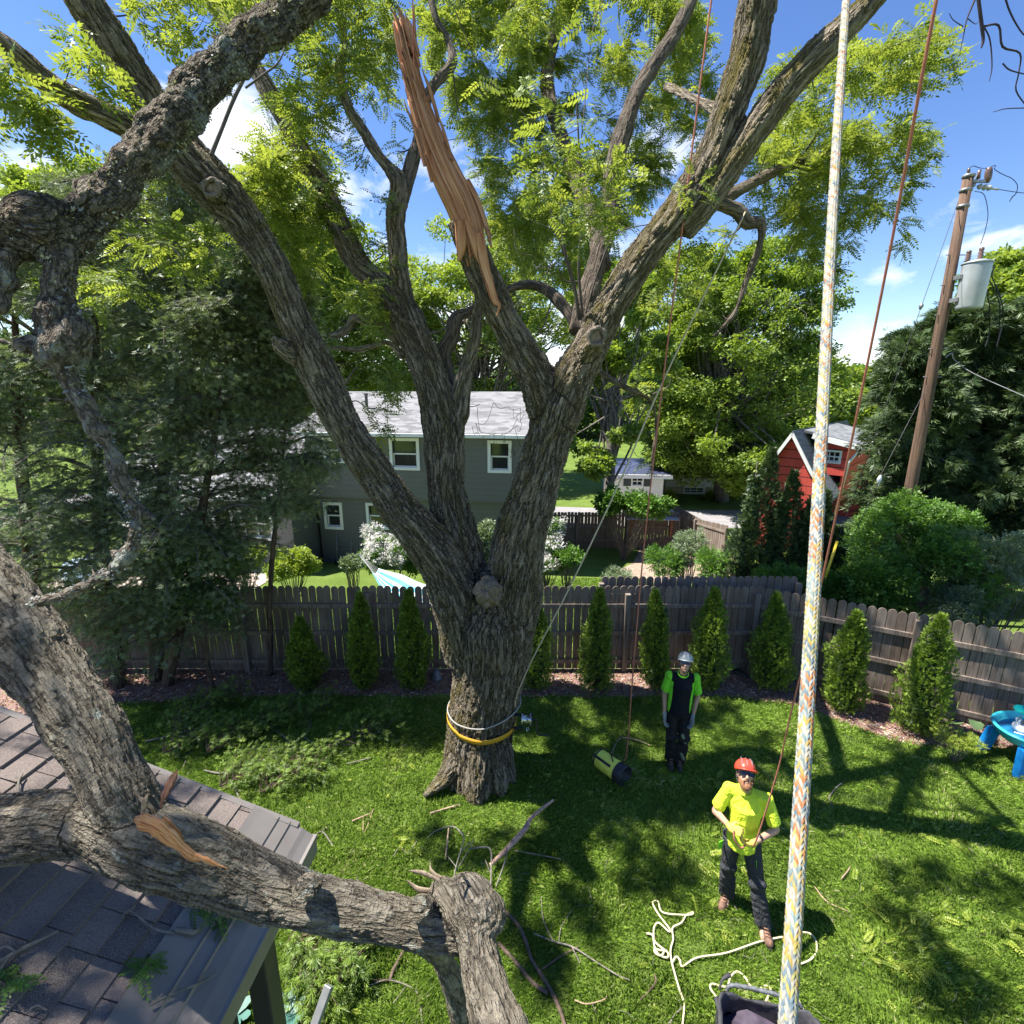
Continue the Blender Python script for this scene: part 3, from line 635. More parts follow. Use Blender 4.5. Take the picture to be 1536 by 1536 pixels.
# ---- red barn-like house
m = NT('red_shingle'); v = m.obj(); z = m.node('ShaderNodeSeparateXYZ', {0: m.pos()}).outputs['Z']; f = m.math('FRACT', m.math('DIVIDE', z, .36)); n = m.noise(m.mapv(m.pos(), (4, 4, .8)), 2.0, 4, .7)
c = m.mix(n, (.46, .035, .028), (.72, .12, .09)); c = m.mix(m.math('GREATER_THAN', f, .9), c, (.06, .01, .01)); m.col(c); m.set(Roughness=.8); m.bump(f, .8, .03); red_m = m.m
rd = np.array((math.cos(R(-44)), math.sin(R(-44)), 0)); rfm = Fr(P(1190, 720, 21), rd); 
rh = thing('red_house', 'red shingled house with a steep grey roof and a dormer behind the dark hedge', 'house', rfm.w(0, 0, -1.5))
lx, lz = rfm.px(1139, 724); px_, pz_ = rfm.px(1192, 651); kx, kz = rfm.px(1219, 705); zb = -1.5; rx, rz_ = rfm.px(1238, 742); bx, bz = rfm.px(1229, 722)
poly = [(lx, zb), (lx, lz), (px_, pz_), (kx, kz), (bx, bz), (rx, rz_), (rx, zb)]
V = [rfm.w(a, 0, z) for a, z in poly] + [rfm.w(a, -.15, z) for a, z in poly]; n_ = len(poly); mb = MB()
mb.add(V, [tuple(range(n_)), tuple(range(n_, 2 * n_))[::-1]] + [(i, n_ + i, n_ + (i + 1) % n_, (i + 1) % n_) for i in range(n_)]); mb.build('gable_wall', red_m, rh)
def slab(mb, q, th=.1): V = q + [(x, y, z + th) for x, y, z in q]; return mb.add(V, [(0, 1, 2, 3)[::-1], (4, 5, 6, 7), (0, 1, 5, 4), (1, 2, 6, 5), (2, 3, 7, 6), (3, 0, 4, 7)])
droof = shingles('slate_roof_shingles', (.15, .16, .17), (.26, .27, .28)); D_ = -9
mb = MB(); prev = None
for (p0, p1) in (((lx - .35, lz - .40), (px_, pz_ + .06)),): slab(mb, [rfm.w(p0[0], .3, p0[1]), rfm.w(p0[0], D_, p0[1]), rfm.w(p1[0], D_, p1[1]), rfm.w(p1[0], .3, p1[1])])
for (p0, p1) in (((px_, pz_ + .06), (kx, kz + .05)), ((kx, kz + .05), (bx, bz + .05)), ((bx, bz + .05), (rx + .3, rz_ - .2))): slab(mb, [rfm.w(p0[0], .3, p0[1]), rfm.w(p1[0], .3, p1[1]), rfm.w(p1[0], D_, p1[1]), rfm.w(p0[0], D_, p0[1])])
mb.build('roof', droof, rh)
mb = MB()
for (p0, p1) in (((lx - .35, lz - .44), (px_, pz_ + .02)), ((px_, pz_ + .02), (kx, kz)), ((kx, kz), (bx, bz)), ((bx, bz), (rx + .3, rz_ - .25))): mb.bar(rfm.w(p0[0], .32, p0[1]), rfm.w(p1[0], .32, p1[1]), .05, .12, (0, 0, 1))
mb.build('bargeboard', white_m, rh)
# dormer: box coming out of the right roof slope, front facing right / viewer
du0 = rfm.px(1219, 670, -1.2); du1 = rfm.px(1270, 690, -1.2); dz0 = kz - .3; dz1 = rfm.px(1245, 662, -1.2)[1]
mb = MB(); hw = rfm.px(1237, 677, -1.2); hw2 = rfm.px(1258, 693, -1.2)
wall_with_holes(rfm, red_m, rh, px_ + .5, du1[0], dz0, dz1, [(hw[0], hw2[0], hw2[1], hw[1])], b=-1.2, name='dormer_wall'); window(rfm, rh, hw[0], hw2[0], hw2[1], hw[1], b=-1.2, mull=2, fw=.08)
mb = MB(); rfm.box(mb, du1[0] - .15, du1[0], -6, -1.351, dz0 - 1, dz1); mb.build('dormer_wall', red_m, rh)
mb = MB(); slab(mb, [rfm.w(px_ + .1, -.9, pz_ + .02), rfm.w(du1[0] + .5, -.9, dz1 - .12), rfm.w(du1[0] + .5, -6.5, dz1 - .12), rfm.w(px_ + .1, -6.5, pz_ + .02)]); mb.build('dormer_roof', droof, rh)
mb = MB(); mb.bar(rfm.w(px_ + .45, -.88, pz_ - .1), rfm.w(du1[0] + .5, -.88, dz1 - .16), .05, .22); mb.bar(rfm.w(du1[0] + .53, -.9, dz1 - .14), rfm.w(du1[0] + .53, -6.5, dz1 - .14), .06, .2); mb.build('dormer_trim', white_m, rh)
mb = MB(); mb.tube([(*rfm.w(du1[0] + .45, -1.0, dz1 - .2), .05), (*rfm.w(du1[0] + .1, -1.1, dz1 - .8), .05), (*rfm.w(du1[0] - .1, -1.1, dz1 - 3.0), .05)], 6); mb.build('downspout', white_m, rh)
mb = MB(); rfm.box(mb, lx, rx, -8.8, -8.65, zb, lz); mb.build('wall', red_m, rh)

# ================================================================== THE ROOF WE LOOK ACROSS (bottom left)
E0 = np.array((-1.02, 2.04)); ed = np.array((.065, .998)); ed /= np.linalg.norm(ed); up2 = np.array((-ed[1], ed[0])); SL = .41; ZE = 3.3
def rf2(s, u, dz=0.0):
    """s along the eave (0 at the far corner, negative towards us), u up the slope in plan"""
    q = E0 + ed * s + up2 * u; return (q[0], q[1], ZE + SL * u + dz)
near = thing('brown_roof_building', 'low building with a brown shingled roof and grey gutter under the broken limb', 'building', (*rf2(-2, 2)[:2], 0))
m = NT('brown_shingles'); r = m.attr('rnd', 'Fac'); v = m.obj(); n = m.noise(v, 260, 2, .9); n2 = m.noise(v, 5, 4); n3 = m.noise(v, 34, 4, .7)
c = m.ramp(r, [(0, (.085, .070, .062)), (.5, (.135, .110, .098)), (1, (.195, .158, .138))]); c = m.mix(m.math('MULTIPLY', m.math('SUBTRACT', n, .42, True), 3.2, True), c, (.34, .29, .26)); c = m.mix(m.math('MULTIPLY', m.math('SUBTRACT', n2, .5, True), 2.0, True), c, (.09, .082, .085))
c = m.mix(m.math('MULTIPLY', m.math('SUBTRACT', n3, .55, True), 2.0, True), c, (.06, .055, .055)); m.col(c); m.set(Roughness=.92, Specular_IOR_Level=.2); m.bump(m.math('ADD', n, n3), .6, .006); br_m = m.m
V = []; Fs = []; rn = []; ex = .098; nrm = np.array((-up2[0] * SL, -up2[1] * SL, 1.0)); nrm /= np.linalg.norm(nrm)
for row in range(47):
    u0 = .19 + row * ex; s = -5.2 - random.uniform(0, .3)
    while s < .02:
        wdt = random.choice((.14, .19, .25)); e = min(s + wdt, .02); h0 = .010 + random.uniform(0, .003) + (.006 if random.random() < .35 else 0)
        if e - s > .02:
            b = len(V)
            for (ss, uu, dz) in ((s, u0, h0), (e - .004, u0, h0), (e - .004, u0 + ex * 1.12, .003), (s, u0 + ex * 1.12, .003)): V.append(rf2(ss, uu, dz + .012))
            for (ss, uu) in ((s, u0), (e - .004, u0)): V.append(rf2(ss, uu, .002))
            Fs += [(b, b + 1, b + 2, b + 3)[::-1], (b, b + 4, b + 5, b + 1)[::-1], (b + 1, b + 5, b + 2, b + 2)[:3], (b, b + 3, b + 4)]; q_ = random.random(); rn += [q_] * 6
        s = e
me = bpy.data.meshes.new('shingle_roof'); me.from_pydata(V, [], Fs); me.update(); me.attributes.new('rnd', 'FLOAT', 'POINT').data.foreach_set('value', np.array(rn, np.float32)); me.validate()
sr = link('shingle_roof', me, br_m, near)
mb = MB(); q = [rf2(-5.4, 0, -.12), rf2(.0, 0, -.12), rf2(.0, 4.9, -.12), rf2(-5.4, 4.9, -.12)]; slab(mb, q, .119); mb.build('roof_deck', plain('dark_felt', (.05, .048, .05)), near)
gut_m = plain('grey_gutter', (.22, .20, .185), .45, .2, var=.08, scale=6, bump=.04); dk_m = plain('dark_bronze', (.055, .053, .052), .45, .2, var=.1)
mb = MB()
prof = [(-.055, -.022), (-.052, -.004), (-.02, .004), (0, .012), (.05, .018), (.055, .026), (.06, .018), (.105, .020), (.11, .028), (.115, .020), (.19, .03), (.225, .036)]
L_ = []
for s in (-5.4, .012): L_.append([rf2(s, u, z + .0) for u, z in prof])
k = len(prof); mb.add(L_[0] + L_[1], [(i, i + 1, k + i + 1, k + i) for i in range(k - 1)]); mb.build('gutter_guard', gut_m, near)
mb = MB()
def eb(mb, u0, u1, z0, z1, s0=-5.4, s1=.02): q = lambda s, u, z: (*(E0 + ed * s + up2 * u), z); return mb.hexa([q(s0, u0, z0), q(s1, u0, z0), q(s1, u1, z0), q(s0, u1, z0), q(s0, u0, z1), q(s1, u0, z1), q(s1, u1, z1), q(s0, u1, z1)])
eb(mb, -.06, -.045, ZE - .13, ZE - .045); eb(mb, -.068, -.040, ZE - .044, ZE - .025); eb(mb, -.044, .05, ZE - .135, ZE - .125); mb.build('gutter', gut_m, near, bevel=.003)
mb = MB(); eb(mb, .055, .075, ZE - .20, ZE - .12, -5.4, -.03); mb.build('fascia', dk_m, near)
mb = MB(); eb(mb, .40, .55, 0, ZE - .1, -5.4, -.4); eb(mb, .551, 5.0, 0, ZE - .1, -.55, -.4); mb.build('wall', siding('dark_siding', (.10, .095, .09)), near)
mb = MB(); mb.hexa([tuple(np.array(rf2(s, u, z))) for (s, u, z) in ((0, .02, -.14), (.03, .02, -.14), (.03, 4.9, -.14), (0, 4.9, -.14), (0, .02, .022), (.03, .02, .022), (.03, 4.9, .022), (0, 4.9, .022))]); mb.build('rake_board', gut_m, near)
# corner downspout hanging from the gutter
cx, cy = (E0 + ed * -.35 + up2 * .045); mb = MB(); mb.box((cx - .045, cy - .05, .3), (cx + .045, cy + .05, ZE - .137)); mb.build('downspout', dk_m, near, bevel=.01)
cx, cy = (E0 + ed * -.50 + up2 * .16); mb = MB(); mb.box((cx - .05, cy - .05, 0), (cx + .05, cy + .05, ZE - .21)); mb.build('post', dk_m, near, bevel=.006)
# ================================================================== MAIN TREE (honey locust)
bk_main = bark('grey_furrowed_bark', (.098, .080, .062), (.35, .30, .24), moss=(.15, .125, .035), mossamt=.55, fs=30, stretch=.15, amp=.048)
bk_dark = bark('dark_branch_bark', (.07, .056, .045), (.20, .165, .13), moss=(.10, .10, .04), mossamt=.35, fs=34, stretch=.16, amp=.016)
WK = .91
def base(px, py): return Pg(px, py)
tb = Pg(716, 1192); TY = tb[1] + .42
tree = thing('locust_tree', 'huge furrowed tree with several stems, one of them snapped and splintered', 'tree', (tb[0], TY, 0))
A0 = [(716, 1200, 122, TY), (717, 1150, 112, TY), (720, 1090, 108, TY), (730, 1030, 116, TY), (738, 970, 130, TY), (738, 925, 136, TY), (738, 885, 90, TY), (738, 850, 40, TY)]
Lft = [(705, 985, 84, TY - .04), (694, 925, 88, TY - .08), (676, 868, 84, TY - .10), (643, 815, 76, TY - .12), (602, 765, 66, TY - .14), (560, 708, 60, TY - .15), (524, 652, 58, TY - .15), (494, 595, 58, TY - .15), (466, 535, 60, TY - .15), (437, 470, 52, TY - .17), (407, 400, 52, TY - .2), (368, 335, 62, TY - .24), (325, 285, 74, TY - .28), (282, 238, 72, TY - .32), (238, 175, 58, TY - .36), (200, 118, 62, TY - .42), (165, 62, 62, TY - .5), (135, 15, 58, TY - .6), (95, -55, 52, TY - .75), (60, -130, 44, TY - .9)]
LA2 = [(285, 245, 50, TY - .3), (235, 205, 46, TY - .42), (180, 180, 42, TY - .6), (120, 155, 42, TY - .8), (68, 122, 38, TY - 1.0), (20, 80, 34, TY - 1.2), (-40, 35, 30, TY - 1.4), (-120, -20, 24, TY - 1.6)]
Bst = [(722, 960, 86, TY + .06), (706, 900, 82, TY + .10), (692, 840, 78, TY + .14), (680, 785, 70, TY + .16), (670, 730, 62, TY + .18), (668, 680, 66, TY + .2), (664, 635, 70, TY + .22), (652, 590, 60, TY + .24), (634, 540, 55, TY + .26), (616, 495, 54, TY + .3), (598, 455, 50, TY + .35), (570, 425, 38, TY + .45), (540, 400, 36, TY + .55), (515, 352, 40, TY + .65), (490, 300, 38, TY + .8), (462, 245, 34, TY + .9), (432, 190, 28, TY + 1.0), (404, 140, 26, TY + 1.1), (378, 95, 24, TY + 1.2), (345, 50, 24, TY + 1.3), (315, -5, 22, TY + 1.4), (290, -70, 18, TY + 1.5)]
B1b = [(606, 465, 40, TY + .35), (601, 420, 32, TY + .4), (596, 375, 30, TY + .42), (594, 325, 30, TY + .45), (600, 280, 32, TY + .5), (585, 255, 20, TY + .5), (565, 230, 20, TY + .55), (545, 195, 18, TY + .6), (522, 160, 17, TY + .6), (510, 110, 15, TY + .7), (516, 60, 13, TY + .8), (505, 0, 12, TY + .9), (500, -50, 10, TY + 1)]
B1c = [(600, 300, 28, TY + .5), (612, 265, 24, TY + .6), (622, 230, 22, TY + .7), (632, 190, 20, TY + .8), (640, 150, 18, TY + .9), (655, 122, 17, TY + .95), (678, 95, 15, TY + 1.0), (672, 60, 13, TY + 1.1), (655, 30, 12, TY + 1.1), (640, -30, 10, TY + 1.2)]
B2 = [(668, 650, 46, TY + .2), (688, 615, 36, TY + .22), (693, 580, 30, TY + .25), (703, 545, 24, TY + .28), (712, 510, 20, TY + .3), (716, 470, 17, TY + .35), (722, 430, 13, TY + .4)]
B3 = [(690, 610, 28, TY + .5), (674, 575, 27, TY + .55), (664, 535, 28, TY + .6), (678, 505, 24, TY + .62), (684, 478, 22, TY + .65), (702, 468, 15, TY + .75), (740, 450, 13, TY + .9), (768, 432, 14, TY + 1.0), (795, 427, 16, TY + 1.0), (822, 437, 18, TY + .9), (848, 462, 20, TY + .6), (865, 490, 20, TY + .4)]
St1 = [(600, 515, 18, TY + .3), (572, 488, 15, TY + .3), (550, 482, 13, TY + .28), (532, 478, 14, TY + .26), (522, 492, 12, TY + .25), (508, 502, 11, TY + .24), (494, 502, 7, TY + .23)]
St2 = [(606, 535, 16, TY + .3), (582, 514, 10, TY + .3), (558, 519, 9, TY + .3), (534, 525, 9, TY + .3), (510, 522, 7, TY + .3), (496, 523, 4, TY + .3)]
Cst = [(748, 975, 96, TY + 0), (762, 915, 100, TY - .02), (772, 860, 96, TY - .04), (780, 805, 88, TY - .06), (797, 750, 80, TY - .08), (812, 700, 76, TY - .1), (826, 650, 74, TY - .1), (838, 608, 84, TY - .1)]
C1 = [(830, 625, 74, TY - .08), (808, 575, 66, TY - .12), (784, 530, 56, TY - .16), (760, 488, 52, TY - .18), (740, 446, 56, TY - .2), (722, 408, 54, TY - .22), (706, 370, 50, TY - .24), (690, 330, 42, TY - .27)]
C2 = [(836, 625, 78, TY - .1), (858, 570, 72, TY - .14), (884, 520, 62, TY - .2), (910, 470, 54, TY - .25), (936, 425, 54, TY - .3), (968, 378, 54, TY - .35), (1003, 335, 56, TY - .4), (1040, 285, 60, TY - .45), (1068, 235, 58, TY - .5), (1086, 185, 56, TY - .55), (1106, 130, 56, TY - .6), (1124, 75, 58, TY - .65), (1133, 20, 60, TY - .7), (1140, -50, 56, TY - .8), (1152, -130, 48, TY - .9)]
C2b = [(1022, 345, 44, TY - .42), (1060, 300, 46, TY - .5), (1092, 255, 46, TY - .58), (1122, 210, 46, TY - .66), (1154, 165, 46, TY - .75), (1190, 120, 46, TY - .85), (1225, 82, 44, TY - .95), (1265, 45, 42, TY - 1.05), (1305, 5, 38, TY - 1.15), (1360, -60, 32, TY - 1.3)]
C3 = [(870, 500, 40, TY + .1), (880, 450, 36, TY + .25), (894, 400, 32, TY + .4), (906, 355, 32, TY + .5), (916, 300, 30, TY + .6), (922, 245, 30, TY + .7), (936, 195, 28, TY + .8), (955, 140, 24, TY + .9), (985, 90, 24, TY + 1.0), (1015, 45, 24, TY + 1.1), (1040, -10, 22, TY + 1.2), (1060, -70, 18, TY + 1.3)]
C4 = [(1050, 300, 26, TY - .4), (1085, 308, 22, TY - .35), (1108, 318, 24, TY - .3), (1120, 334, 22, TY - .3), (1142, 336, 16, TY - .25), (1138, 375, 12, TY - .25), (1118, 425, 9, TY - .2), (1102, 470, 7, TY - .2), (1070, 505, 4, TY - .2)]
C5 = [(880, 545, 20, TY), (905, 562, 13, TY + .05), (945, 585, 11, TY + .1), (975, 600, 8, TY + .2), (985, 640, 6, TY + .3), (978, 690, 4, TY + .3)]
C6 = [(1000, 130, 12, TY + .8), (1035, 145, 14, TY + .2), (1075, 165, 18, TY - .3)]
roots = [[(712, 1030, 14, TY), (702, 1105, 44, TY - .14), (674, 1158, 32, TY - .28), (652, 1180, 18, TY - .42), (636, 1194, 7, TY - .5)], [(722, 1000, 14, TY), (722, 1100, 50, TY - .22), (718, 1170, 50, TY - .40), (716, 1205, 34, TY - .50), (712, 1225, 16, TY - .58)],
         [(738, 1030, 14, TY), (745, 1105, 44, TY - .12), (762, 1155, 26, TY - .16), (770, 1180, 12, TY - .2)], [(730, 1030, 14, TY), (735, 1105, 44, TY - .22), (748, 1170, 34, TY - .36), (750, 1200, 16, TY - .42)], [(730, 1110, 60, TY + .2), (750, 1140, 50, TY + .5), (765, 1150, 20, TY + .8)], [(700, 1110, 60, TY + .2), (680, 1140, 40, TY + .5)]]
stubs = [[(452, 535, 40, TY - .2), (428, 524, 30, TY - .3), (414, 513, 20, TY - .36)], [(880, 525, 44, TY - .35), (893, 508, 36, TY - .52)], [(335, 290, 44, TY - .3), (320, 284, 34, TY - .58)]]
trunk_ch = [A0, Lft, Bst, Cst, C1, C2, C2b] + roots + stubs
sec_ch = [LA2, B1b, B1c, B2, B3, St1, St2, C3, C4, C5, C6]
burlc = P(733, 889, TY - .46)
tp = woody('trunk', [pix(c) for c in trunk_ch], .021, bk_main, tree, lump=.018, lumpf=2.6, n=18)
for c in sec_ch[:]:
    woody('limb', [pix(c)], .013, bk_dark if c in (B3, C4, C3, B1c, C5) else bk_main, tree, lump=.012, lumpf=4)
m = NT('burl_bark'); v = m.obj(); n1 = m.noise(v, 16, 6, .7, 1.5); m.col(m.ramp(n1, [(.3, (.07, .05, .035)), (.5, (.20, .15, .105)), (.7, (.36, .29, .21))])); m.set(Roughness=.9); m.bump(n1, 1, .05)
blob('burl', [('e', burlc, (.17, .15, .19)), ('e', burlc + (.05, -.04, .07), (.10, .09, .10)), ('e', burlc + (-.06, -.03, -.06), (.10, .09, .09)), ('e', burlc + (.06, -.05, -.08), (.09, .08, .08))], .014, m.m, tree, lump=.035, lumpf=13)
def knot(px, py, Y, r, tilt=(0, 0), part='knot'):
    """callus ring round an old pruning wound"""
    c = P(px, py, Y); d = Vector((tilt[0], -1, tilt[1])).normalized(); q = d.to_track_quat('Z', 'Y'); V = []; Fs = []; n, k = 26, 10
    for i in range(n):
        a = 2 * math.pi * i / n; rr = r * (1 + .12 * math.sin(2 * a + 1)); tt = r * .27 * (1 + .2 * math.sin(3 * a))
        for j in range(k):
            b = 2 * math.pi * j / k; x = (rr + tt * math.cos(b)); nz_ = 1 + .10 * math.sin(5 * a + b) + .07 * math.sin(11 * a + 2 * b); x *= nz_; V.append(Vector(c) + q @ Vector((x * math.cos(a) * .8, x * math.sin(a), tt * math.sin(b))))
    for i in range(n):
        for j in range(k): Fs.append((i * k + j, ((i + 1) % n) * k + j, ((i + 1) % n) * k + (j + 1) % k, i * k + (j + 1) % k))
    mb = MB(); mb.add(V, Fs, True); o = mb.build(part, bk_dark if False else kn_m, tree); mb = MB(); mb.lathe([(r * .9, -.03), (r * .85, -.012), (r * .2, -.02)], tuple(c), 20, M=q.to_matrix().to_4x4()); mb.build('heartwood', hw_m, o)
kn_m = NT('knot_callus'); v = kn_m.obj(); n1 = kn_m.noise(v, 40, 4, .6); kn_m.col(kn_m.ramp(n1, [(.3, (.07, .055, .042)), (.7, (.23, .19, .15))])); kn_m.set(Roughness=.9); kn_m.bump(n1, .8, .01); kn_m = kn_m.m
hw_m = plain('old_heartwood', (.26, .20, .14), .9, var=.4, scale=20, bump=.6)
knot(895, 505, TY - .62, .095, (.15, .1)); knot(318, 282, TY - .70, .085, (.1, .1)); knot(412, 512, TY - .38, .05, (-.9, .1))

# ---- the snapped limb: bare splintered wood
m = NT('fresh_split_wood'); v = m.attr('bark'); mv = m.mapv(v, (1, 1, .035)); g = m.noise(mv, 60, 5, .65); g2 = m.noise(mv, 17, 3); 
c = m.ramp(m.math('ADD', m.math('MULTIPLY', g, .6), m.math('MULTIPLY', g2, .4)), [(.36, (.14, .04, .018)), (.44, (.42, .17, .08)), (.54, (.62, .32, .18)), (.68, (.76, .50, .33))])
m.col(c); m.set(Roughness=.75, Specular_IOR_Level=.25); m.bump(m.math('ADD', g, g2), 1.0, .03); split_m = m.m
def splinter_mesh(name, rows, parent, mat, n=40, spikes=None, ridge=.012):
    """grooved shaft of split wood; rows (px,py,w,Y); its tip breaks into uneven spikes"""
    A = catmull(pix(rows), 10); X = A[:, :3]; r = A[:, 3]; T, U, W = frames(X); k = len(X); ang = np.arange(n) * 2 * math.pi / n
    s = np.concatenate([[0], np.cumsum(np.linalg.norm(np.diff(X, axis=0), axis=1))]); V = np.zeros((k, n, 3)); B = np.zeros((k, n, 3))
    gr = np.array([random.choice((1.04, .9, .72, .55, 1.12, .85)) for _ in range(n)]); end = np.array([random.uniform(.78, 1.0) for _ in range(n)])
    for j in range(k):
        t = j / (k - 1); rr = r[j] * (1 + (gr - .9) * min(1, .35 + t)) ; V[j] = X[j] + (np.cos(ang) * rr)[:, None] * U[j] + (np.sin(ang) * rr * .72)[:, None] * W[j]
        B[j] = np.stack([np.cos(ang) * r[0], np.sin(ang) * r[0], np.full(n, s[j])], 1)
    for i in range(n):                                   # uneven tip
        L_ = spikes[i % len(spikes)] if spikes else 1
        cut = int((k - 1) * L_)
        for j in range(cut, k): V[j, i] = V[cut, i] + (X[cut] - V[cut, i]) * min(1, (j - cut) / 6)
    Fq = [(j * n + i, j * n + (i + 1) % n, (j + 1) * n + (i + 1) % n, (j + 1) * n + i) for j in range(k - 1) for i in range(n)]
    me = arrmesh(name, V.reshape(-1, 3), Fq, False, {'bark': B.reshape(-1, 3)}); return link(name, me, mat, parent)
YS = TY - .25
sp = [random.choice((.72, .8, .86, .92, .97, 1, .66)) for _ in range(40)]
sw = splinter_mesh('splintered_wood', [(712, 400, 40, YS + .01), (709, 372, 50, YS - .01), (703, 340, 60, YS - .02), (690, 305, 62, YS - .03), (673, 270, 60, YS - .04), (656, 232, 54, YS - .05), (642, 196, 48, YS - .06), (630, 160, 40, YS - .07), (620, 125, 36, YS - .08), (611, 90, 34, YS - .09), (603, 55, 30, YS - .10), (596, 20, 20, YS - .11)], tree, split_m, n=52, spikes=sp)
def sliver(rows, parent, mat=None, name='splinter', flat=.35, n=8):
    A = catmull(pix(rows), 5); X = A[:, :3]; T, U, W = frames(X); k = len(X); ang = np.arange(n) * 2 * math.pi / n
    V = X[:, None] + (np.cos(ang)[None, :, None] * W[:, None] + np.sin(ang)[None, :, None] * U[:, None] * flat) * A[:, 3][:, None, None]
    s = np.concatenate([[0], np.cumsum(np.linalg.norm(np.diff(X, axis=0), axis=1))]); B = np.stack([np.tile(np.cos(ang) * .03, (k, 1)), np.tile(np.sin(ang) * .03, (k, 1)), np.tile(s[:, None], (1, n))], -1)
    Fq = [(j * n + i, j * n + (i + 1) % n, (j + 1) * n + (i + 1) % n, (j + 1) * n + i) for j in range(k - 1) for i in range(n)]
    return link(name, arrmesh(name, V.reshape(-1, 3), Fq, True, {'bark': B.reshape(-1, 3)}), mat or split_m, parent)
sliver([(718, 350, 18, YS - .20), (726, 395, 17, YS - .20), (736, 430, 14, YS - .20), (743, 452, 12, YS - .19), (749, 458, 7, YS - .19), (745, 474, 3, YS - .2)], tree)
sliver([(700, 330, 14, YS - .2), (712, 365, 16, YS - .2), (716, 385, 9, YS - .18), (720, 398, 2, YS - .17)], tree)
sliver([(690, 330, 18, YS - .2), (692, 365, 18, YS - .19), (690, 385, 10, YS - .16), (688, 392, 3, YS - .15)], tree)
sliver([(628, 165, 12, YS - .14), (618, 120, 12, YS - .15), (606, 70, 9, YS - .16), (596, 30, 5, YS - .16), (585, 10, 1, YS - .16)], tree)
sliver([(632, 150, 14, YS - .1), (625, 110, 12, YS - .1), (622, 60, 7, YS - .1), (621, 8, 1.5, YS - .1)], tree)
sliver([(618, 130, 10, YS - .12), (608, 85, 8, YS - .13), (604, 45, 3, YS - .13), (603, 26, 1, YS - .13)], tree)
sliver([(664, 215, 10, YS - .12), (672, 232, 6, YS - .14), (680, 240, 2, YS - .16)], tree)
sliver([(700, 270, 10, YS - .1), (716, 300, 9, YS - .12), (731, 345, 8, YS - .12), (737, 372, 3, YS - .13)], tree)
sliver([(726, 340, 5, YS - .2), (736, 352, 3, YS - .26), (728, 362, 1, YS - .3)], tree); sliver([(650, 138, 5, YS - .1), (638, 150, 8, YS - .12), (626, 152, 8, YS - .15), (618, 146, 2, YS - .18)], tree)

for i_ in range(16):
    t_i = rng.uniform(0, 1); y_ = 20 + t_i * 190; xc_ = 598 + (y_ - 20) * .26; w_i = (1 - t_i) * 6 + 6; dx_ = rng.uniform(-1, 1) * (12 + 12 * t_i); ln_ = rng.uniform(35, 90)
    sliver([(xc_ + dx_ + ln_ * .2, y_ + ln_ * .7, 6, YS - .12 + rng.uniform(-.06, .02)), (xc_ + dx_, y_, w_i * .7, YS - .15), (xc_ + dx_ - ln_ * .12, y_ - ln_ * .3, 2.5, YS - .16), (xc_ + dx_ - ln_ * .16, y_ - ln_ * .45, .6, YS - .17)], tree)
# ---- twigs and leaves: twig ends scattered through the crown, each joined to the nearest wood
T_loc = [T_locust() for _ in range(8)]
leaf_loc = leafmat('locust_leaves', (.12, .185, .035), (.31, .385, .095), trans=.48, tcol=(1.35, 1.25, .6))
twig_m = plain('twig_bark', (.085, .070, .058), .9, var=.25, scale=30)
def grow(targets, nodes, maxd=1.3, r0=.013, seg=5, sag=.02):
    """targets Nx3 joined one after another to the nearest node; returns chains and the free ends with their direction"""
    nodes = np.array(nodes); rad = np.full(len(nodes), r0 * 2.2); d0 = np.array([np.sqrt(((nodes - t) ** 2).sum(1)).min() for t in targets]); order = np.argsort(d0); chains = []; ends = []; dirs = []
    for i in order:
        t = targets[i]; d = np.sqrt(((nodes - t) ** 2).sum(1)); j = d.argmin()
        if d[j] > maxd * 1.8: continue
        a = nodes[j]; ln = d[j]; mid = (a + t) / 2 + rng.normal(0, .12 * ln, 3); mid[2] -= sag * ln * .5; ra = min(rad[j] * .8, r0 * (0.6 + ln)); rb = .0032
        ch = catmull([(*a, ra), (*mid, (ra + rb) / 2), (*t, rb)], seg); ch[:, 3] = np.linspace(ra, rb, len(ch)); chains.append(ch)
        nodes = np.vstack([nodes, ch[2:, :3]]); rad = np.concatenate([rad, ch[2:, 3]]); ends.append(ch); dirs.append(ch[-1, :3] - ch[-3, :3])
    return chains, ends, dirs
def leafy(ends, per, spread=.22, size=(.13, .22), droop=.12):
    pos = []; D = []
    for ch in ends:
        k = len(ch); X = ch[:, :3]; d = X[-1] - X[-3]; d = d / (np.linalg.norm(d) + 1e-9)
        for q in range(per):
            t = rng.uniform(.35, 1.0) ; f = t * (k - 1); i = min(int(f), k - 2); p = X[i] + (X[i + 1] - X[i]) * (f - i)
            dd = d * .8 + rng.normal(0, .7, 3); dd[2] = dd[2] * .45 - droop; pos.append(p + rng.normal(0, spread * .25, 3)); D.append(dd)
    pos = np.array(pos); D = np.array(D); return pos, D, rng.uniform(size[0], size[1], len(pos))
def inpoly(x, y, poly):
    poly = np.array(poly, float); n = len(poly); c = np.zeros(len(x), bool); j = n - 1
    for i in range(n):
        xi, yi = poly[i]; xj, yj = poly[j]; k = ((yi > y) != (yj > y)) & (x < (xj - xi) * (y - yi) / (yj - yi + 1e-12) + xi); c ^= k; j = i
    return c
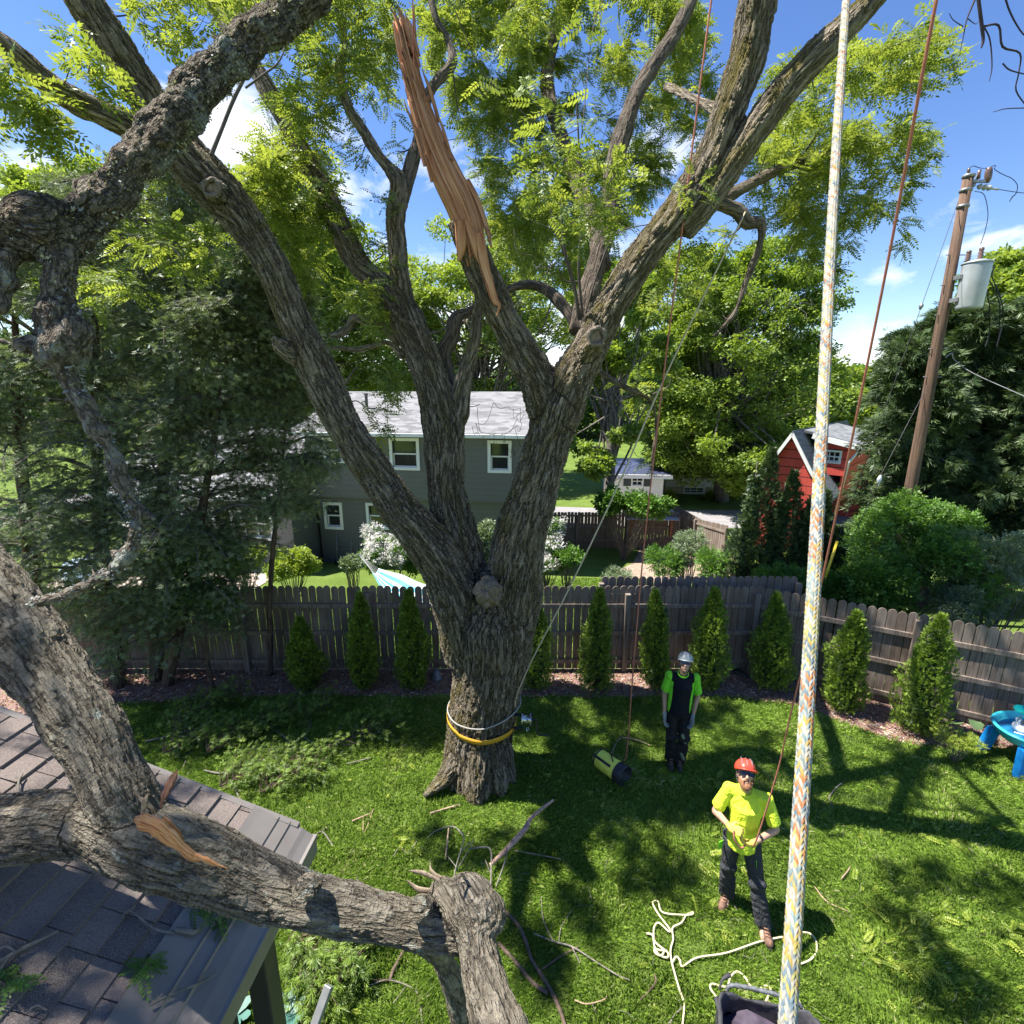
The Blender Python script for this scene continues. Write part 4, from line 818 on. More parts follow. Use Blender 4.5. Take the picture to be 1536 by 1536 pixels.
def crown_pts(poly, n, Y0, Y1, clump=.9, thr=-.1):
    poly = np.array(poly, float); lo = poly.min(0); hi = poly.max(0); o = []
    while len(o) < n:
        x = rng.uniform(lo[0], hi[0], 400); y = rng.uniform(lo[1], hi[1], 400); k = inpoly(x, y, poly); x, y = x[k], y[k]; Y = rng.uniform(Y0, Y1, len(x))
        p = np.array([P(a, b, c) for a, b, c in zip(x, y, Y)]); q = fbm(p * clump + 31, 2) > thr; o += list(p[q])
    return np.array(o[:n])
WK = 1.0
C7 = [(905, 400, 26, TY + .4), (890, 340, 24, TY + 1.2), (870, 280, 24, TY + 2.2), (840, 200, 22, TY + 3.2), (820, 120, 20, TY + 4.0), (835, 40, 16, TY + 4.6), (850, -40, 12, TY + 5)]
C8 = [(960, 380, 22, TY - .2), (1020, 330, 20, TY + .8), (1100, 290, 18, TY + 1.8), (1180, 250, 15, TY + 2.6), (1260, 230, 12, TY + 3.0), (1330, 220, 8, TY + 3.2)]
for c in (C7, C8): woody('limb', [pix(c)], .014, bk_dark, tree, lump=.012, lumpf=4)
wood_nodes = np.vstack([catmull(pix(C7), 5)[6:, :3], catmull(pix(C8), 5)[6:, :3]] + [catmull(pix(c), 5)[3:, :3] for c in (Lft[6:], LA2, Bst[9:], B1b, B1c, B3, C2[4:], C2b, C3, C4, C5, C6)])
regs = [ ([(640, -80), (1010, -80), (1060, 60), (1075, 200), (900, 220), (740, 160)], 26, 3.9, 5.5, 9),
  # photo polygon, count of twig ends, near and far distance, leaves per twig
    ([(610, -80), (1010, -80), (1075, 120), (1070, 300), (960, 330), (800, 340), (745, 400), (735, 320), (690, 200), (640, 80)], 420, 9.0, 11.8, 18),
    ([(780, 90), (1060, 130), (1075, 320), (930, 350), (800, 310)], 28, 3.9, 5.4, 9),
    ([(740, 330), (960, 330), (940, 430), (780, 440)], 90, 9.0, 12.0, 13),
    ([(320, -90), (590, -90), (600, 150), (600, 430), (520, 420), (470, 240), (400, 180), (330, 60)], 230, 6.2, 9.2, 11),
    ([(400, 180), (480, 300), (520, 420), (600, 440), (560, 520), (480, 480), (430, 380), (370, 280)], 110, 6.0, 8.0, 12),
    ([(170, -60), (330, -60), (330, 60), (300, 90), (215, 60)], 26, 5.2, 6.5, 8),
    ([(0, 95), (60, 130), (90, 200), (60, 260), (0, 250), (-80, 230), (-80, 90)], 26, 4.2, 5.2, 9), ([(75, 60), (110, 60), (165, 110), (150, 130), (90, 100)], 9, 4.6, 5.2, 9),
    ([(1130, 90), (1290, 60), (1400, 20), (1450, 110), (1390, 135), (1250, 150), (1150, 230)], 90, 6.0, 8.5, 10),
    ([(1090, 260), (1180, 170), (1400, 185), (1420, 230), (1360, 290), (1240, 300), (1120, 320)], 120, 8.2, 10.8, 14),
    ([(1080, 320), (1230, 300), (1375, 300), (1350, 400), (1250, 420), (1180, 360), (1100, 360)], 70, 8.2, 10.8, 11),
    ([(960, 330), (1090, 330), (1060, 480), (980, 470)], 26, 6.2, 8.2, 8), ([(500, 560), (600, 560), (600, 650), (540, 650)], 14, 6.2, 7.2, 8),
    ([(940, 560), (1010, 560), (1010, 720), (960, 700)], 8, 6.2, 7.4, 5), ([(150, 360), (330, 330), (330, 440), (180, 460), (120, 430)], 26, 4.6, 6.2, 9),
    ([(0, -200), (1536, -200), (1536, -60), (0, -60)], 24, 6.5, 9.0, 9),
]
allch = []; P_, D_l, S_ = [], [], []
for poly, cnt, Y0, Y1, per in regs:
    tg = crown_pts(poly, cnt, Y0, Y1, thr=-.12); ch, en, _ = grow(tg, wood_nodes, 3.0); allch += ch; p, d, s = leafy(en, per, size=(.13, .21) if Y0 < 4.1 else (.15, .26) if Y0 < 8 else (.18, .29)); P_.append(p); D_l.append(d); S_.append(s)
# bare hanging twigs over the roof of the grey house and beside the stems
bare = crown_pts([(700, 600), (790, 600), (790, 690), (700, 690)], 26, 6.3, 7.4, thr=-9); bare = np.vstack([bare, crown_pts([(880, 600), (1010, 560), (1010, 720), (890, 720)], 26, 6.2, 7.2, thr=-9), crown_pts([(1090, 340), (1200, 360), (1240, 520), (1080, 520)], 26, 5.6, 6.6, thr=-9), crown_pts([(640, 150), (900, 150), (900, 480), (760, 500)], 40, 6.2, 8, thr=-9)])
ch, en, _ = grow(bare, np.vstack([wood_nodes, catmull(pix(B2), 4)[:, :3], catmull(pix(C1), 4)[:-8, :3]]), 2.0, r0=.009, sag=.35); allch += ch
# straight young shoots rising from the old wound
for (rows) in ([(868, 480, 5, TY - .2), (862, 430, 4.5, TY - .3), (846, 370, 4, TY - .4), (840, 300, 3, TY - .45), (820, 235, 2, TY - .5)], [(874, 476, 4, TY - .2), (868, 400, 4, TY - .3), (873, 330, 3.4, TY - .35), (869, 230, 3, TY - .4), (864, 140, 2, TY - .45)], [(872, 480, 4, TY - .2), (852, 400, 3, TY - .3), (830, 330, 3, TY - .35), (812, 240, 2, TY - .4)],
               [(878, 470, 3, TY - .2), (900, 400, 3, TY - .3), (925, 350, 2, TY - .35), (980, 335, 1.5, TY - .4)]):
    allch.append(catmull(pix(rows), 5))
V, Fq = tubes_quads(allch, 4); tw = link('twigs', arrmesh('twigs', V, Fq, True), twig_m, tree)
P_ = np.vstack(P_); D_l = np.vstack(D_l); S_ = np.concatenate(S_); scatter('leaves', T_loc, P_, D_l, S_, leaf_loc, tree, roll=.5)
print('locust leaves', len(P_), 'twigs', len(allch))
# ================================================================== OTHER TREES AND PLANTS
conif_leaf = leafmat('cedar_sprays', (.095, .125, .065), (.29, .34, .19), trans=.3, rough=.5, spec=.4, tcol=(1.1, 1.2, .6))
arb_leaf = leafmat('arborvitae_sprays', (.085, .15, .02), (.30, .42, .06), trans=.25, rough=.55, tcol=(1.2, 1.3, .5))
maple_leaf = leafmat('maple_leaves', (.125, .20, .035), (.31, .42, .085), trans=.45, tcol=(1.35, 1.3, .45))
pale_leaf = leafmat('pale_leaves', (.16, .24, .045), (.36, .46, .11), trans=.45, tcol=(1.3, 1.25, .5))
mid_leaf = leafmat('shrub_leaves', (.06, .135, .02), (.17, .31, .055), trans=.35, tcol=(1.2, 1.3, .5))
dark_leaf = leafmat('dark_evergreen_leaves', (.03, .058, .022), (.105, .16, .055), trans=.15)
yel_leaf = leafmat('yellow_green_leaves', (.16, .25, .03), (.40, .47, .07), trans=.4)
sage_leaf = leafmat('sage_leaves', (.10, .16, .08), (.27, .33, .20), trans=.3)
white_fl = leafmat('white_blossom', (.62, .59, .55), (.88, .86, .82), trans=.3, tcol=(1, 1, 1))
trunk_dk = bark('conifer_bark', (.06, .042, .034), (.16, .115, .09), fs=30, stretch=.1, amp=.01)
trunk_gy = plain('grey_trunk', (.17, .15, .13), .9, var=.35, scale=9, bump=.8)
TF = [T_fan() for _ in range(6)]; TB = [T_broad() for _ in range(6)]; TFs = [T_fan(8, .11, 1.0) for _ in range(4)]
T_long = []
for _ in range(4):
    V = []
    for i in range(6): V += _rh(.1 + .13 * i, 0, 0, .7, (-1) ** i * .8, random.uniform(-.6, .1), .5, .16, (random.uniform(-.4, .4), 0, 1))
    T_long.append(np.array(V))
def big_tree(name, label, cat, base_, crown, n, leafm, tmpl, size, trunk=None, group=None, clumps=40, droop=.2, tm=trunk_gy, tr=.25, nl=7, thr=0., trunkname='trunk'):
    """crown: list of ellipsoids (centre, radii); leaves gather in clumps near the skin"""
    base_ = np.array(base_, float); t = thing(name, label, cat, base_, group); cen = np.mean([c for c, r in crown], 0)
    tops = [c + np.array((0, 0, -.2 * r[2])) for c, r in crown]; ch = []; nodes = []
    main = catmull([(*base_, tr), (*(base_ * .55 + cen * .45 + rng.normal(0, .15, 3)), tr * .75), (*cen, tr * .45)], 6); ch.append(main)
    P_ = []; D_ = []; cl = []
    for c, r in crown:
        k = max(6, int(clumps * (r[0] * r[1] * r[2]) ** .66 / sum((q[0] * q[1] * q[2]) ** .66 for _, q in crown))); d = rng.normal(0, 1, (k, 3)); d /= np.linalg.norm(d, axis=1)[:, None]
        rad = rng.uniform(.45, .97, k) ** .7; cl += [(c + d[i] * rad[i] * np.array(r), np.mean(r) * rng.uniform(.16, .33), d[i]) for i in range(k)]
    per = n // len(cl)
    for c, r, d in cl:
        q = rng.normal(0, 1, (per, 3)); q /= np.linalg.norm(q, axis=1)[:, None]; q *= rng.uniform(.25, 1, per)[:, None] ** .5; q[:, 2] *= .55; P_.append(c + q * r); D_.append(q + d * .5 + rng.normal(0, .45, (per, 3)))
        a = main[int(rng.integers(len(main) // 3, len(main)))]
        mid = (a[:3] + c) / 2 + rng.normal(0, .08 * np.linalg.norm(c - a[:3]), 3); ch.append(catmull([(*a[:3], tr * .22), (*mid, tr * .14), (*c, tr * .04)], 4))
    P_ = np.vstack(P_); D_ = np.vstack(D_); D_[:, 2] -= droop; sz = rng.uniform(size * .7, size * 1.3, len(P_))
    k = fbm(P_ * (1.6 / max(.6, size * 6)), 2) > thr - .5; P_, D_, sz = P_[k], D_[k], sz[k]
    V, Fq = tubes_quads(ch, 6); link(trunkname, arrmesh(trunkname, V, Fq, True), tm, t); scatter('crown', tmpl, P_, D_, sz, leafm, t); return t
def E(px, py, Y, w, h, d=None):
    """ellipsoid seen at pixel with pixel width and height"""
    c = P(px, py, Y); k = depth(c) / F; return (c, (w * k / 2, (d or w * k / 2), h * k / 2))
def gnd(px, Y):
    t = (Y * ct + (H - float(gz(0, Y))) * st); return np.array(((px - 768) / F * t, Y, float(gz(0, Y))))
# --- deciduous trees behind
big_tree('maple_tree', 'full leafy maple tree standing across the street, left of the red house', 'tree', Pg(1083, 752), [E(1090, 570, 31, 270, 330), E(1150, 480, 32, 190, 240), E(1010, 610, 31, 170, 220), E(1090, 680, 29, 230, 110), E(1020, 470, 32, 180, 200)], 46000, maple_leaf, TB, .30, tr=.42, clumps=330)
big_tree('leafy_tree', 'tall pale green tree behind the left end of the grey house', 'tree', gnd(440, 33), [E(430, 450, 33, 300, 380), E(540, 480, 34, 230, 260), E(330, 520, 33, 200, 260)], 24000, maple_leaf, TB, .38, tr=.4, clumps=200)
big_tree('leafy_tree', 'tall light green tree showing between the two leaning trunks above the grey roof', 'tree', gnd(740, 38), [E(700, 470, 38, 260, 260), E(600, 520, 36, 200, 200), E(800, 450, 38, 220, 300)], 14000, pale_leaf, TB, .4, tr=.4, clumps=150, thr=.1)
big_tree('leafy_tree', 'round topped pale tree against the sky above the dark conifers at upper left', 'tree', gnd(180, 30), [E(240, 330, 30, 260, 190), E(80, 360, 30, 240, 170), E(180, 420, 30, 380, 220)], 20000, pale_leaf, TB, .34, tr=.35, clumps=180)
big_tree('multi_stem_tree', 'loose tree with several grey stems right of the main trunk, before the white house', 'tree', gnd(905, 22), [E(905, 600, 22, 130, 190), E(960, 560, 23, 130, 130), E(870, 700, 21, 90, 110), E(930, 470, 23, 170, 150)], 8000, maple_leaf, TB, .30, tr=.28, clumps=50, thr=.15)
for i, (a, b, c_, d_) in enumerate(((905, 745, 884, 600), (925, 745, 940, 590), (925, 745, 972, 600))): pass
big_tree('leafy_tree', 'far pale tree between the maple and the utility pole above the red house', 'tree', gnd(1250, 48), [E(1250, 610, 48, 180, 130), E(1200, 570, 47, 110, 110), E(1300, 640, 46, 150, 110)], 8000, pale_leaf, TB, .6, tr=.3, clumps=50)
big_tree('leafy_tree', 'far dark pointed tree between the thick rope and the dark conifers', 'tree', gnd(1285, 55), [E(1285, 590, 55, 80, 110), E(1262, 620, 55, 60, 80)], 3500, mid_leaf, TB, .6, tr=.3, clumps=30)
big_tree('leafy_tree', 'light green tree right behind the utility pole at the right edge', 'tree', gnd(1530, 24), [E(1510, 480, 24, 160, 190), E(1560, 440, 24, 160, 200)], 6000, pale_leaf, TB, .35, tr=.3, clumps=40)
for px_, w_, hh, lab in ((-150, 420, 360, 'leafy tree mass at the far left edge behind the conifers'), (1690, 420, 460, 'leafy tree beyond the right edge of the yard')):
    big_tree('leafy_tree', lab, 'tree', gnd(px_, 26), [E(px_, 500, 26, w_, hh)], 6000, mid_leaf, TB, .5, tr=.3, clumps=40)
m_far = leafmat('far_wood', (.05, .10, .025), (.12, .2, .05), trans=.3)
n = 30000; x = rng.uniform(-75, 95, n); y = 62 + rng.uniform(0, 14, n) + 6 * np.sin(x * .1); top = 7 + 3.2 * fbm(np.stack([x * .09, x * 0, x * 0], 1), 3); z = -1.5 + rng.uniform(0, 1, n) ** .6 * (top + 1.5)
tag(scatter('far_woods', TB, np.stack([x, y, z], 1), ndir(n), rng.uniform(.8, 1.5, n), m_far), kind='stuff')
# --- broadleaf shrubs
def shrub(name, label, cat, ell, n, leafm, tmpl=TB, size=.09, group=None, flowers=0, base=None, tr=.03, clumps=26):
    c0 = np.mean([c for c, r in ell], 0); b = base if base is not None else (c0[0], c0[1], float(gz(c0[0], c0[1])))
    b = np.array(b, float); t = thing(name, label, cat, b, group); cl = []; ch = []; P_ = []; D_ = []
    for c, r in ell:
        k = max(5, clumps // len(ell)); d = rng.normal(0, 1, (k, 3)); d /= np.linalg.norm(d, axis=1)[:, None]; d[:, 2] = d[:, 2] * .85 + .1
        for i in range(k):
            q = c + d[i] * np.array(r) * rng.uniform(.5, 1); q[2] = max(q[2], b[2] + .05); cl.append((q, np.mean(r) * .38, d[i])); ch.append(catmull([(*(b + rng.normal(0, tr, 3) * (1, 1, 0)), tr * .4), (*((b + q) / 2 + rng.normal(0, .05, 3)), tr * .3), (*q, .004)], 4))
    per = n // len(cl)
    for q, r, d in cl:
        o = rng.normal(0, 1, (per, 3)); o /= np.linalg.norm(o, axis=1)[:, None]; o *= rng.uniform(.3, 1, per)[:, None] ** .5; p = q + o * r; p[:, 2] = np.maximum(p[:, 2], b[2] + .02); P_.append(p); D_.append(o + d * .6 + rng.normal(0, .4, (per, 3)))
    P_ = np.vstack(P_); D_ = np.vstack(D_); V, Fq = tubes_quads(ch, 5); link('stems', arrmesh('stems', V, Fq, True), trunk_gy, t); scatter('foliage', tmpl, P_, D_, rng.uniform(size * .7, size * 1.3, len(P_)), leafm, t)
    if flowers:
        pf = []; df = []
        for q, r, d in cl:
            if d[2] < -.1: continue
            for _ in range(max(1, flowers // len(cl))):
                o = rng.normal(0, 1, 3); o /= np.linalg.norm(o); cc = q + o * r * 1.0; kk = 12; pf.append(cc + rng.normal(0, size * .45, (kk, 3))); df.append(ndir(kk))
        pf = np.vstack(pf); scatter('blossom', TB, pf, np.vstack(df), rng.uniform(size * .45, size * .75, len(pf)), white_fl, t)
    return t
shrub('flowering_shrub', 'big white flowering shrub behind the hammock', 'shrub', [E(590, 822, 14.6, 90, 60), E(560, 832, 14.2, 60, 50), E(625, 835, 14.2, 60, 50)], 2600, mid_leaf, size=.13, flowers=700)
shrub('flowering_shrub', 'white flowering shrub just right of the big trunk on the far lawn', 'shrub', [E(818, 812, 14.5, 50, 70), E(822, 840, 14.3, 50, 40)], 1500, mid_leaf, size=.13, flowers=420)
shrub('leafy_shrub', 'grey green bush framed between the two leaning trunks', 'shrub', [E(718, 818, 15.0, 60, 70)], 1600, sage_leaf, size=.13)
shrub('leafy_shrub', 'bright yellow green bush on the far lawn left of the grey house', 'shrub', [E(436, 845, 13.3, 70, 42)], 1500, yel_leaf, size=.12)
shrub('leafy_shrub', 'pale yellow green bush by the patio seen through the conifer', 'shrub', [E(365, 838, 13.6, 60, 46)], 1200, yel_leaf, size=.12)
shrub('leafy_shrub', 'small rounded green plant left of the hammock end', 'shrub', [E(528, 846, 13.4, 36, 22)], 500, sage_leaf, size=.10)
shrub('leafy_shrub', 'dense green bush before the white house, over the wood shed', 'shrub', [E(965, 758, 19.5, 70, 26), E(915, 755, 20, 40, 40)], 2200, mid_leaf, size=.22, clumps=50)
shrub('leafy_shrub', 'low dark bush at the foot of the white flowering shrub right of the trunk', 'shrub', [E(852, 835, 13.9, 46, 26)], 600, mid_leaf, size=.12)
shrub('garden_plant', 'tall airy grey green plant in the garden bed behind the fence', 'plant', [E(1035, 818, 13.3, 44, 56)], 700, sage_leaf, T_long, .13)
shrub('garden_plant', 'bushy green plant right of the wood shed in the garden bed', 'plant', [E(998, 842, 13.2, 50, 34)], 800, mid_leaf, T_long, .15)
shrub('garden_plant', 'low green plant at the right end of the garden bed beside the hedge', 'plant', [E(1072, 848, 12.2, 60, 42)], 1300, mid_leaf, T_long, .13)
shrub('garden_plant', 'small grassy plant at the left corner of the garden bed', 'plant', [E(925, 868, 11.9, 36, 24)], 500, sage_leaf, T_long, .12)
for px_, lab in ((1005, 'small clipped bush at the left foot of the tan brick house'), (1068, 'small yellow green bush left of the maple trunk'), (1096, 'small yellow green bush right of the maple trunk')):
    shrub('clipped_bush', lab, 'bush', [E(px_, 744, 31.5, 16, 9)], 160, yel_leaf, size=.3, clumps=8)
shrub('broadleaf_shrub', 'large glossy green shrub behind the slanting fence below the utility pole', 'shrub', [E(1350, 830, 10.6, 200, 130), E(1300, 880, 10.0, 130, 90), E(1420, 860, 9.8, 130, 120), E(1240, 890, 10.2, 70, 60), E(1380, 780, 10.8, 110, 60)], 12000, mid_leaf, T_long + TB[:2], .14, clumps=90)
shrub('broadleaf_shrub', 'low green growth at the foot of the dark hedge columns', 'shrub', [E(1160, 862, 10.5, 60, 22), E(1205, 866, 10.2, 60, 28)], 1500, mid_leaf, T_long, .11, clumps=24)
shrub('broadleaf_shrub', 'shaded shrub with pale stems behind the fence at the right edge', 'shrub', [E(1500, 850, 9.4, 120, 110), E(1450, 910, 9.0, 90, 60), E(1540, 880, 9.0, 100, 120)], 3600, sage_leaf, T_long, .13, clumps=40)
# weeds at the bed's right end, and a big-leaved plant
shrub('weed_patch', 'low pale weeds at the edge of the mulch left of the water table', 'weeds', [E(1425, 1100, 6.55, 60, 14), E(1455, 1112, 6.4, 30, 12)], 700, yel_leaf, T_long, .05, tr=.01)
t = thing('big_leaf_plant', 'plant with three broad pale green leaves below the fence beside the water table', 'plant', Pg(1450, 1108)); bl_m = leafmat('broad_leaf', (.16, .25, .10), (.28, .38, .2), trans=.3)
for (px_, py_, a, ln, wd) in ((1436, 1085, 2.6, .17, .13), (1437, 1096, 3.4, .15, .12), (1464, 1086, -.25, .22, .17)):
    c = P(px_, py_, 6.5); V = []; n_ = 14
    for i in range(n_):
        b = 2 * math.pi * i / n_; r1 = 1 + .06 * math.cos(7 * b); x = math.cos(b) * ln * .5 * r1; y = math.sin(b) * wd * .5 * r1; zz = .02 * math.cos(2 * b) - .25 * x
        V.append((c[0] + x * math.cos(a) - y * math.sin(a), c[1] + .6 * (x * math.sin(a) + y * math.cos(a)), c[2] + zz + .5 * y))
    V.append(tuple(c + (0, 0, .012))); mb = MB(); mb.add(V, [(i, (i + 1) % n_, n_) for i in range(n_)], True); o = mb.build('leaf', bl_m, t); q = Pg(1450, 1108); mb = MB(); mb.tube(catmull([(*q, .006), (*((q + c) / 2 + (0, 0, .03)), .005), (*(c + (0, 0, .004)), .003)], 4), 6); mb.build('stalk', mid_leaf, t)
# --- clipped upright arborvitae in front of the fence
def arborvitae(label, px_, ytop, ybase, wpx, Y=8.45, group='young upright arborvitae in front of the fence', leafm=arb_leaf, n=4300, size=.085, name='arborvitae'):
    b = gnd(px_, Y); topz = P(px_, ytop, Y)[2]; h = topz - b[2]; R_ = .90 * wpx / 2 / F * depth(P(px_, (ytop + ybase) / 2, Y)); t = thing(name, label, 'arborvitae', b, group)
    mb = MB(); mb.tube([(*b, .035), (*(b + (0, 0, h * .5)), .02), (*(b + (0, 0, h * .93)), .006)], 7); mb.build('trunk', trunk_gy, t)
    hum = rng.uniform(.75, 1.2, 3); ln2 = rng.normal(0, .04, 2); z = rng.beta(1.15, 1.25, n); a = rng.uniform(0, 2 * math.pi, n); prof = np.where(z < .18, .70 + z / .18 * .30, 1 - ((z - .18) / .82) ** 1.9 * .93); ph = rng.uniform(0, 9)
    rr = R_ * prof * (1 + .20 * np.sin(3 * a + z * 9 + ph) + .12 * np.sin(7 * a - z * 17)) * rng.uniform(.62, 1.08, n)
    rr = rr * np.interp(z, [0, .35, .7, 1], [hum[0], hum[1], hum[2], 1]) * (1 + .22 * vnoise(np.stack([np.cos(a) * 2 + ph, np.sin(a) * 2, z * 7], 1))); p = np.stack([b[0] + rr * np.cos(a) + ln2[0] * z * h, b[1] + rr * np.sin(a), b[2] + .06 + z * (h - .08)], 1); D = np.stack([np.cos(a) * .55, np.sin(a) * .55, np.full(n, .8)], 1) + rng.normal(0, .3, (n, 3)); scatter('foliage', TFs, p, D, rng.uniform(size * .6, size * 1.2, n), leafm, t, roll=.9)
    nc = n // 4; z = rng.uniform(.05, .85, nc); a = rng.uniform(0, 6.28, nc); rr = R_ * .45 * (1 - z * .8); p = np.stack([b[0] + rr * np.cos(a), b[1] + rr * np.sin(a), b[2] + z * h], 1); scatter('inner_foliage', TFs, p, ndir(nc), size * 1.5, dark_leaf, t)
for i, (px_, yt, yb, w_, lab) in enumerate((
    (462, 925, 1015, 52, 'dark arborvitae in shade left of the others along the back fence'), (547, 888, 1018, 44, 'narrow arborvitae left of the sunlit one left of the trunk'), (622, 884, 1018, 52, 'sunlit arborvitae just left of the big trunk'),
    (803, 880, 1018, 54, 'arborvitae half hidden behind the right side of the big trunk'), (893, 882, 1022, 58, 'shaded arborvitae behind the yellow bag'), (984, 884, 1018, 52, 'arborvitae behind the red line, left of the standing worker'),
    (1057, 880, 1012, 54, 'arborvitae right behind the worker in the black and green shirt'), (1155, 888, 1018, 54, 'arborvitae at the fence corner left of the thick rope'), (1262, 915, 1052, 64, 'arborvitae right of the thick rope along the slanting fence'), (1371, 920, 1078, 70, 'rightmost arborvitae, fat and sunlit on its left side'))):
    arborvitae(lab, px_, yt, yb, w_, Y={8: 7.75, 9: 7.15}.get(i, 8.35))
for i, (px_, yt, w_, Y_, lab) in enumerate(((1108, 672, 56, 11.6, 'tallest and leftmost dark hedge column behind the fence'), (1150, 706, 58, 11.3, 'second dark hedge column in front of the red gable'), (1185, 745, 50, 11.0, 'third dark hedge column left of the thick rope'), (1208, 735, 46, 11.5, 'fourth dark hedge column partly behind the thick rope'), (1232, 790, 50, 10.9, 'low dark hedge column right of the thick rope'))):
    arborvitae(lab, px_, yt, 880, w_ * 1.15, Y_, 'dark hedge columns behind the fence', dark_leaf if i % 2 else dark_leaf, 4200, .15, 'hedge_column')
# --- the big loose conifers
def conifer(label, px_, Y, ytop, n_br, Rm, leafm, lean=0, n_per=26, low=.15, size=.135, base=None, tr=.13, side=None, sparse=1.0, fill=1.0, prof=1.0, nam='conifer_tree'):
    b = base if base is not None else gnd(px_, Y); topp = P(px_ + lean, ytop, Y); h = topp[2] - b[2]; t = thing(nam, label, 'conifer', b)
    main = catmull([(*b, tr), (*(b + (topp - b) * .35 + rng.normal(0, .08, 3)), tr * .8), (*(b + (topp - b) * .7 + rng.normal(0, .1, 3)), tr * .45), (*topp, .012)], 8)
    V, Fs = tubemesh(main, 12); tr_o = woody('trunk', [main[::6]], .03, trunk_dk, t, lump=.012)
    ch = []; P_ = []; D_ = []
    for i in range(n_br):
        z = low + (1 - low) * rng.random() ** .9; k = int(z * (len(main) - 1)); a0 = main[k, :3]; az = rng.uniform(0, 2 * math.pi) if side is None else rng.normal(side, 1.1)
        L_ = Rm * (1 - .72 * ((z - low) / (1 - low)) ** 1.5) * rng.uniform(.6, 1.1) * (1 if z > low + .1 else .85); d = np.array((math.cos(az), math.sin(az), rng.uniform(.1, .45)))
        p1 = a0 + d * L_ * .5; p2 = a0 + d * L_ * np.array((1, 1, .35)) + np.array((0, 0, -.14 * L_)); c = catmull([(*a0, .028), (*p1, .018), (*p2, .005)], 5); ch.append(c)
        for s in range(int(n_per * sparse)):
            f = rng.uniform(.30, 1.0); j = min(int(f * (len(c) - 1)), len(c) - 2); q = c[j, :3] + (c[j + 1, :3] - c[j, :3]) * rng.random(); sd = rng.normal(0, 1, 3); sd[2] *= .35; sd[2] -= .25; l2 = rng.uniform(.12, .42); e = q + sd / np.linalg.norm(sd) * l2; e[2] = max(e[2], b[2] + .15)
            if rng.random() < .45: ch.append(np.array([(*q, .006), (*((q + e) / 2 + (0, 0, .03)), .004), (*e, .002)]))
            m_ = 5
            for _ in range(m_): w_ = rng.random(); P_.append(q + (e - q) * (.35 + .65 * w_) + rng.normal(0, .085, 3)); D_.append((e - q) + d * .15 + rng.normal(0, .10, 3) + np.array((0, 0, -.10)))
    P_ = np.array(P_); D_ = np.array(D_); V, Fq = tubes_quads(ch, 4); link('branches', arrmesh('branches', V, Fq, True), trunk_gy, t); scatter('foliage', TF, P_, D_, rng.uniform(size * .6, size * 1.15, len(P_)), leafm, t, roll=.8); return t
conifer('dark loose conifer at the far left of the yard with its trunk in the mulch', 60, 8.0, 300, 85, 1.8, conif_leaf, base=Pg(80, 1035), lean=-40)
conifer('dark loose conifer, leftmost of the close group behind the lichened limbs', 165, 8.3, 250, 120, 1.9, conif_leaf, base=Pg(178, 1030), lean=-30)
conifer('dark loose conifer in the middle of the group left of the big tree', 240, 8.5, 200, 150, 1.95, conif_leaf, base=Pg(235, 1020), lean=10)
conifer('dark loose conifer nearest to the big tree, reaching over the grey house', 365, 8.4, 290, 170, 1.65, conif_leaf, base=Pg(250, 1028), lean=50, tr=.10, low=.12)
conifer('slim dark conifer at the right end of the left group, before the low wing', 425, 8.75, 400, 110, 1.05, conif_leaf, base=gnd(405, 8.8), tr=.06, low=.42)
conifer('low hanging green conifer boughs over the fence left of the big tree', 300, 8.2, 800, 34, .95, leafmat('bright_sprays', (.05, .10, .03), (.15, .23, .075), trans=.25), base=gnd(320, 8.3), tr=.05, low=.45, size=.16)
conifer('tall black green conifer behind the fence, left of the utility pole', 1372, 13.5, 500, 110, 1.7, dark_leaf, tr=.2, size=.36, n_per=24)
conifer('wide black green conifer right of the utility pole', 1450, 13.8, 455, 130, 2.3, dark_leaf, tr=.2, size=.36, n_per=26)
conifer('black green conifer at the right edge behind the transformer', 1560, 13, 440, 100, 2.3, dark_leaf, tr=.2, size=.36, n_per=24)
conifer('black green conifer directly behind the lower part of the utility pole', 1385, 14.5, 490, 100, 2.2, dark_leaf, tr=.2, size=.36, n_per=24)
# a bare sapling twig hanging in from the upper right corner
bt = thing('bare_branch', 'dark leafless branch hanging in at the upper right corner', 'branch', P(1480, -60, 3.0))
bch = []
for rows in ([(1460, -70, 6, 3.0), (1468, 0, 5, 3.0), (1473, 40, 5, 3.0), (1475, 60, 4, 3.0), (1472, 72, 2, 3.0)], [(1474, 40, 3, 3.0), (1498, 38, 3, 3.0), (1504, 70, 3, 3.0), (1530, 80, 2.4, 3.0), (1528, 110, 2, 3.0), (1524, 135, 2, 3.0), (1540, 160, 1.5, 3.0)], [(1475, 38, 2, 3.0), (1485, 60, 2, 3.0), (1488, 100, 1.6, 3.0), (1484, 122, 1, 3.0)], [(1504, 95, 2, 3.0), (1515, 105, 2, 3.0), (1540, 112, 1.5, 3)], [(1462, 0, 3, 3.0), (1450, 30, 2, 3.0), (1445, 55, 1.4, 3.0), (1440, 78, 1, 3)], [(1445, 40, 1.5, 3.0), (1430, 30, 1.2, 3.0), (1424, 20, 1, 3)], [(1452, 28, 1.5, 3.0), (1463, 36, 1, 3), (1468, 32, .8, 3)], [(1545, 162, 1.5, 3.0), (1510, 163, 1.5, 3.0), (1490, 168, 1, 3)], [(1500, -40, 3, 3.0), (1512, 10, 2.5, 3.0), (1530, 45, 2, 3.0), (1545, 60, 1.5, 3)]): bch.append(catmull(pix(rows), 4))
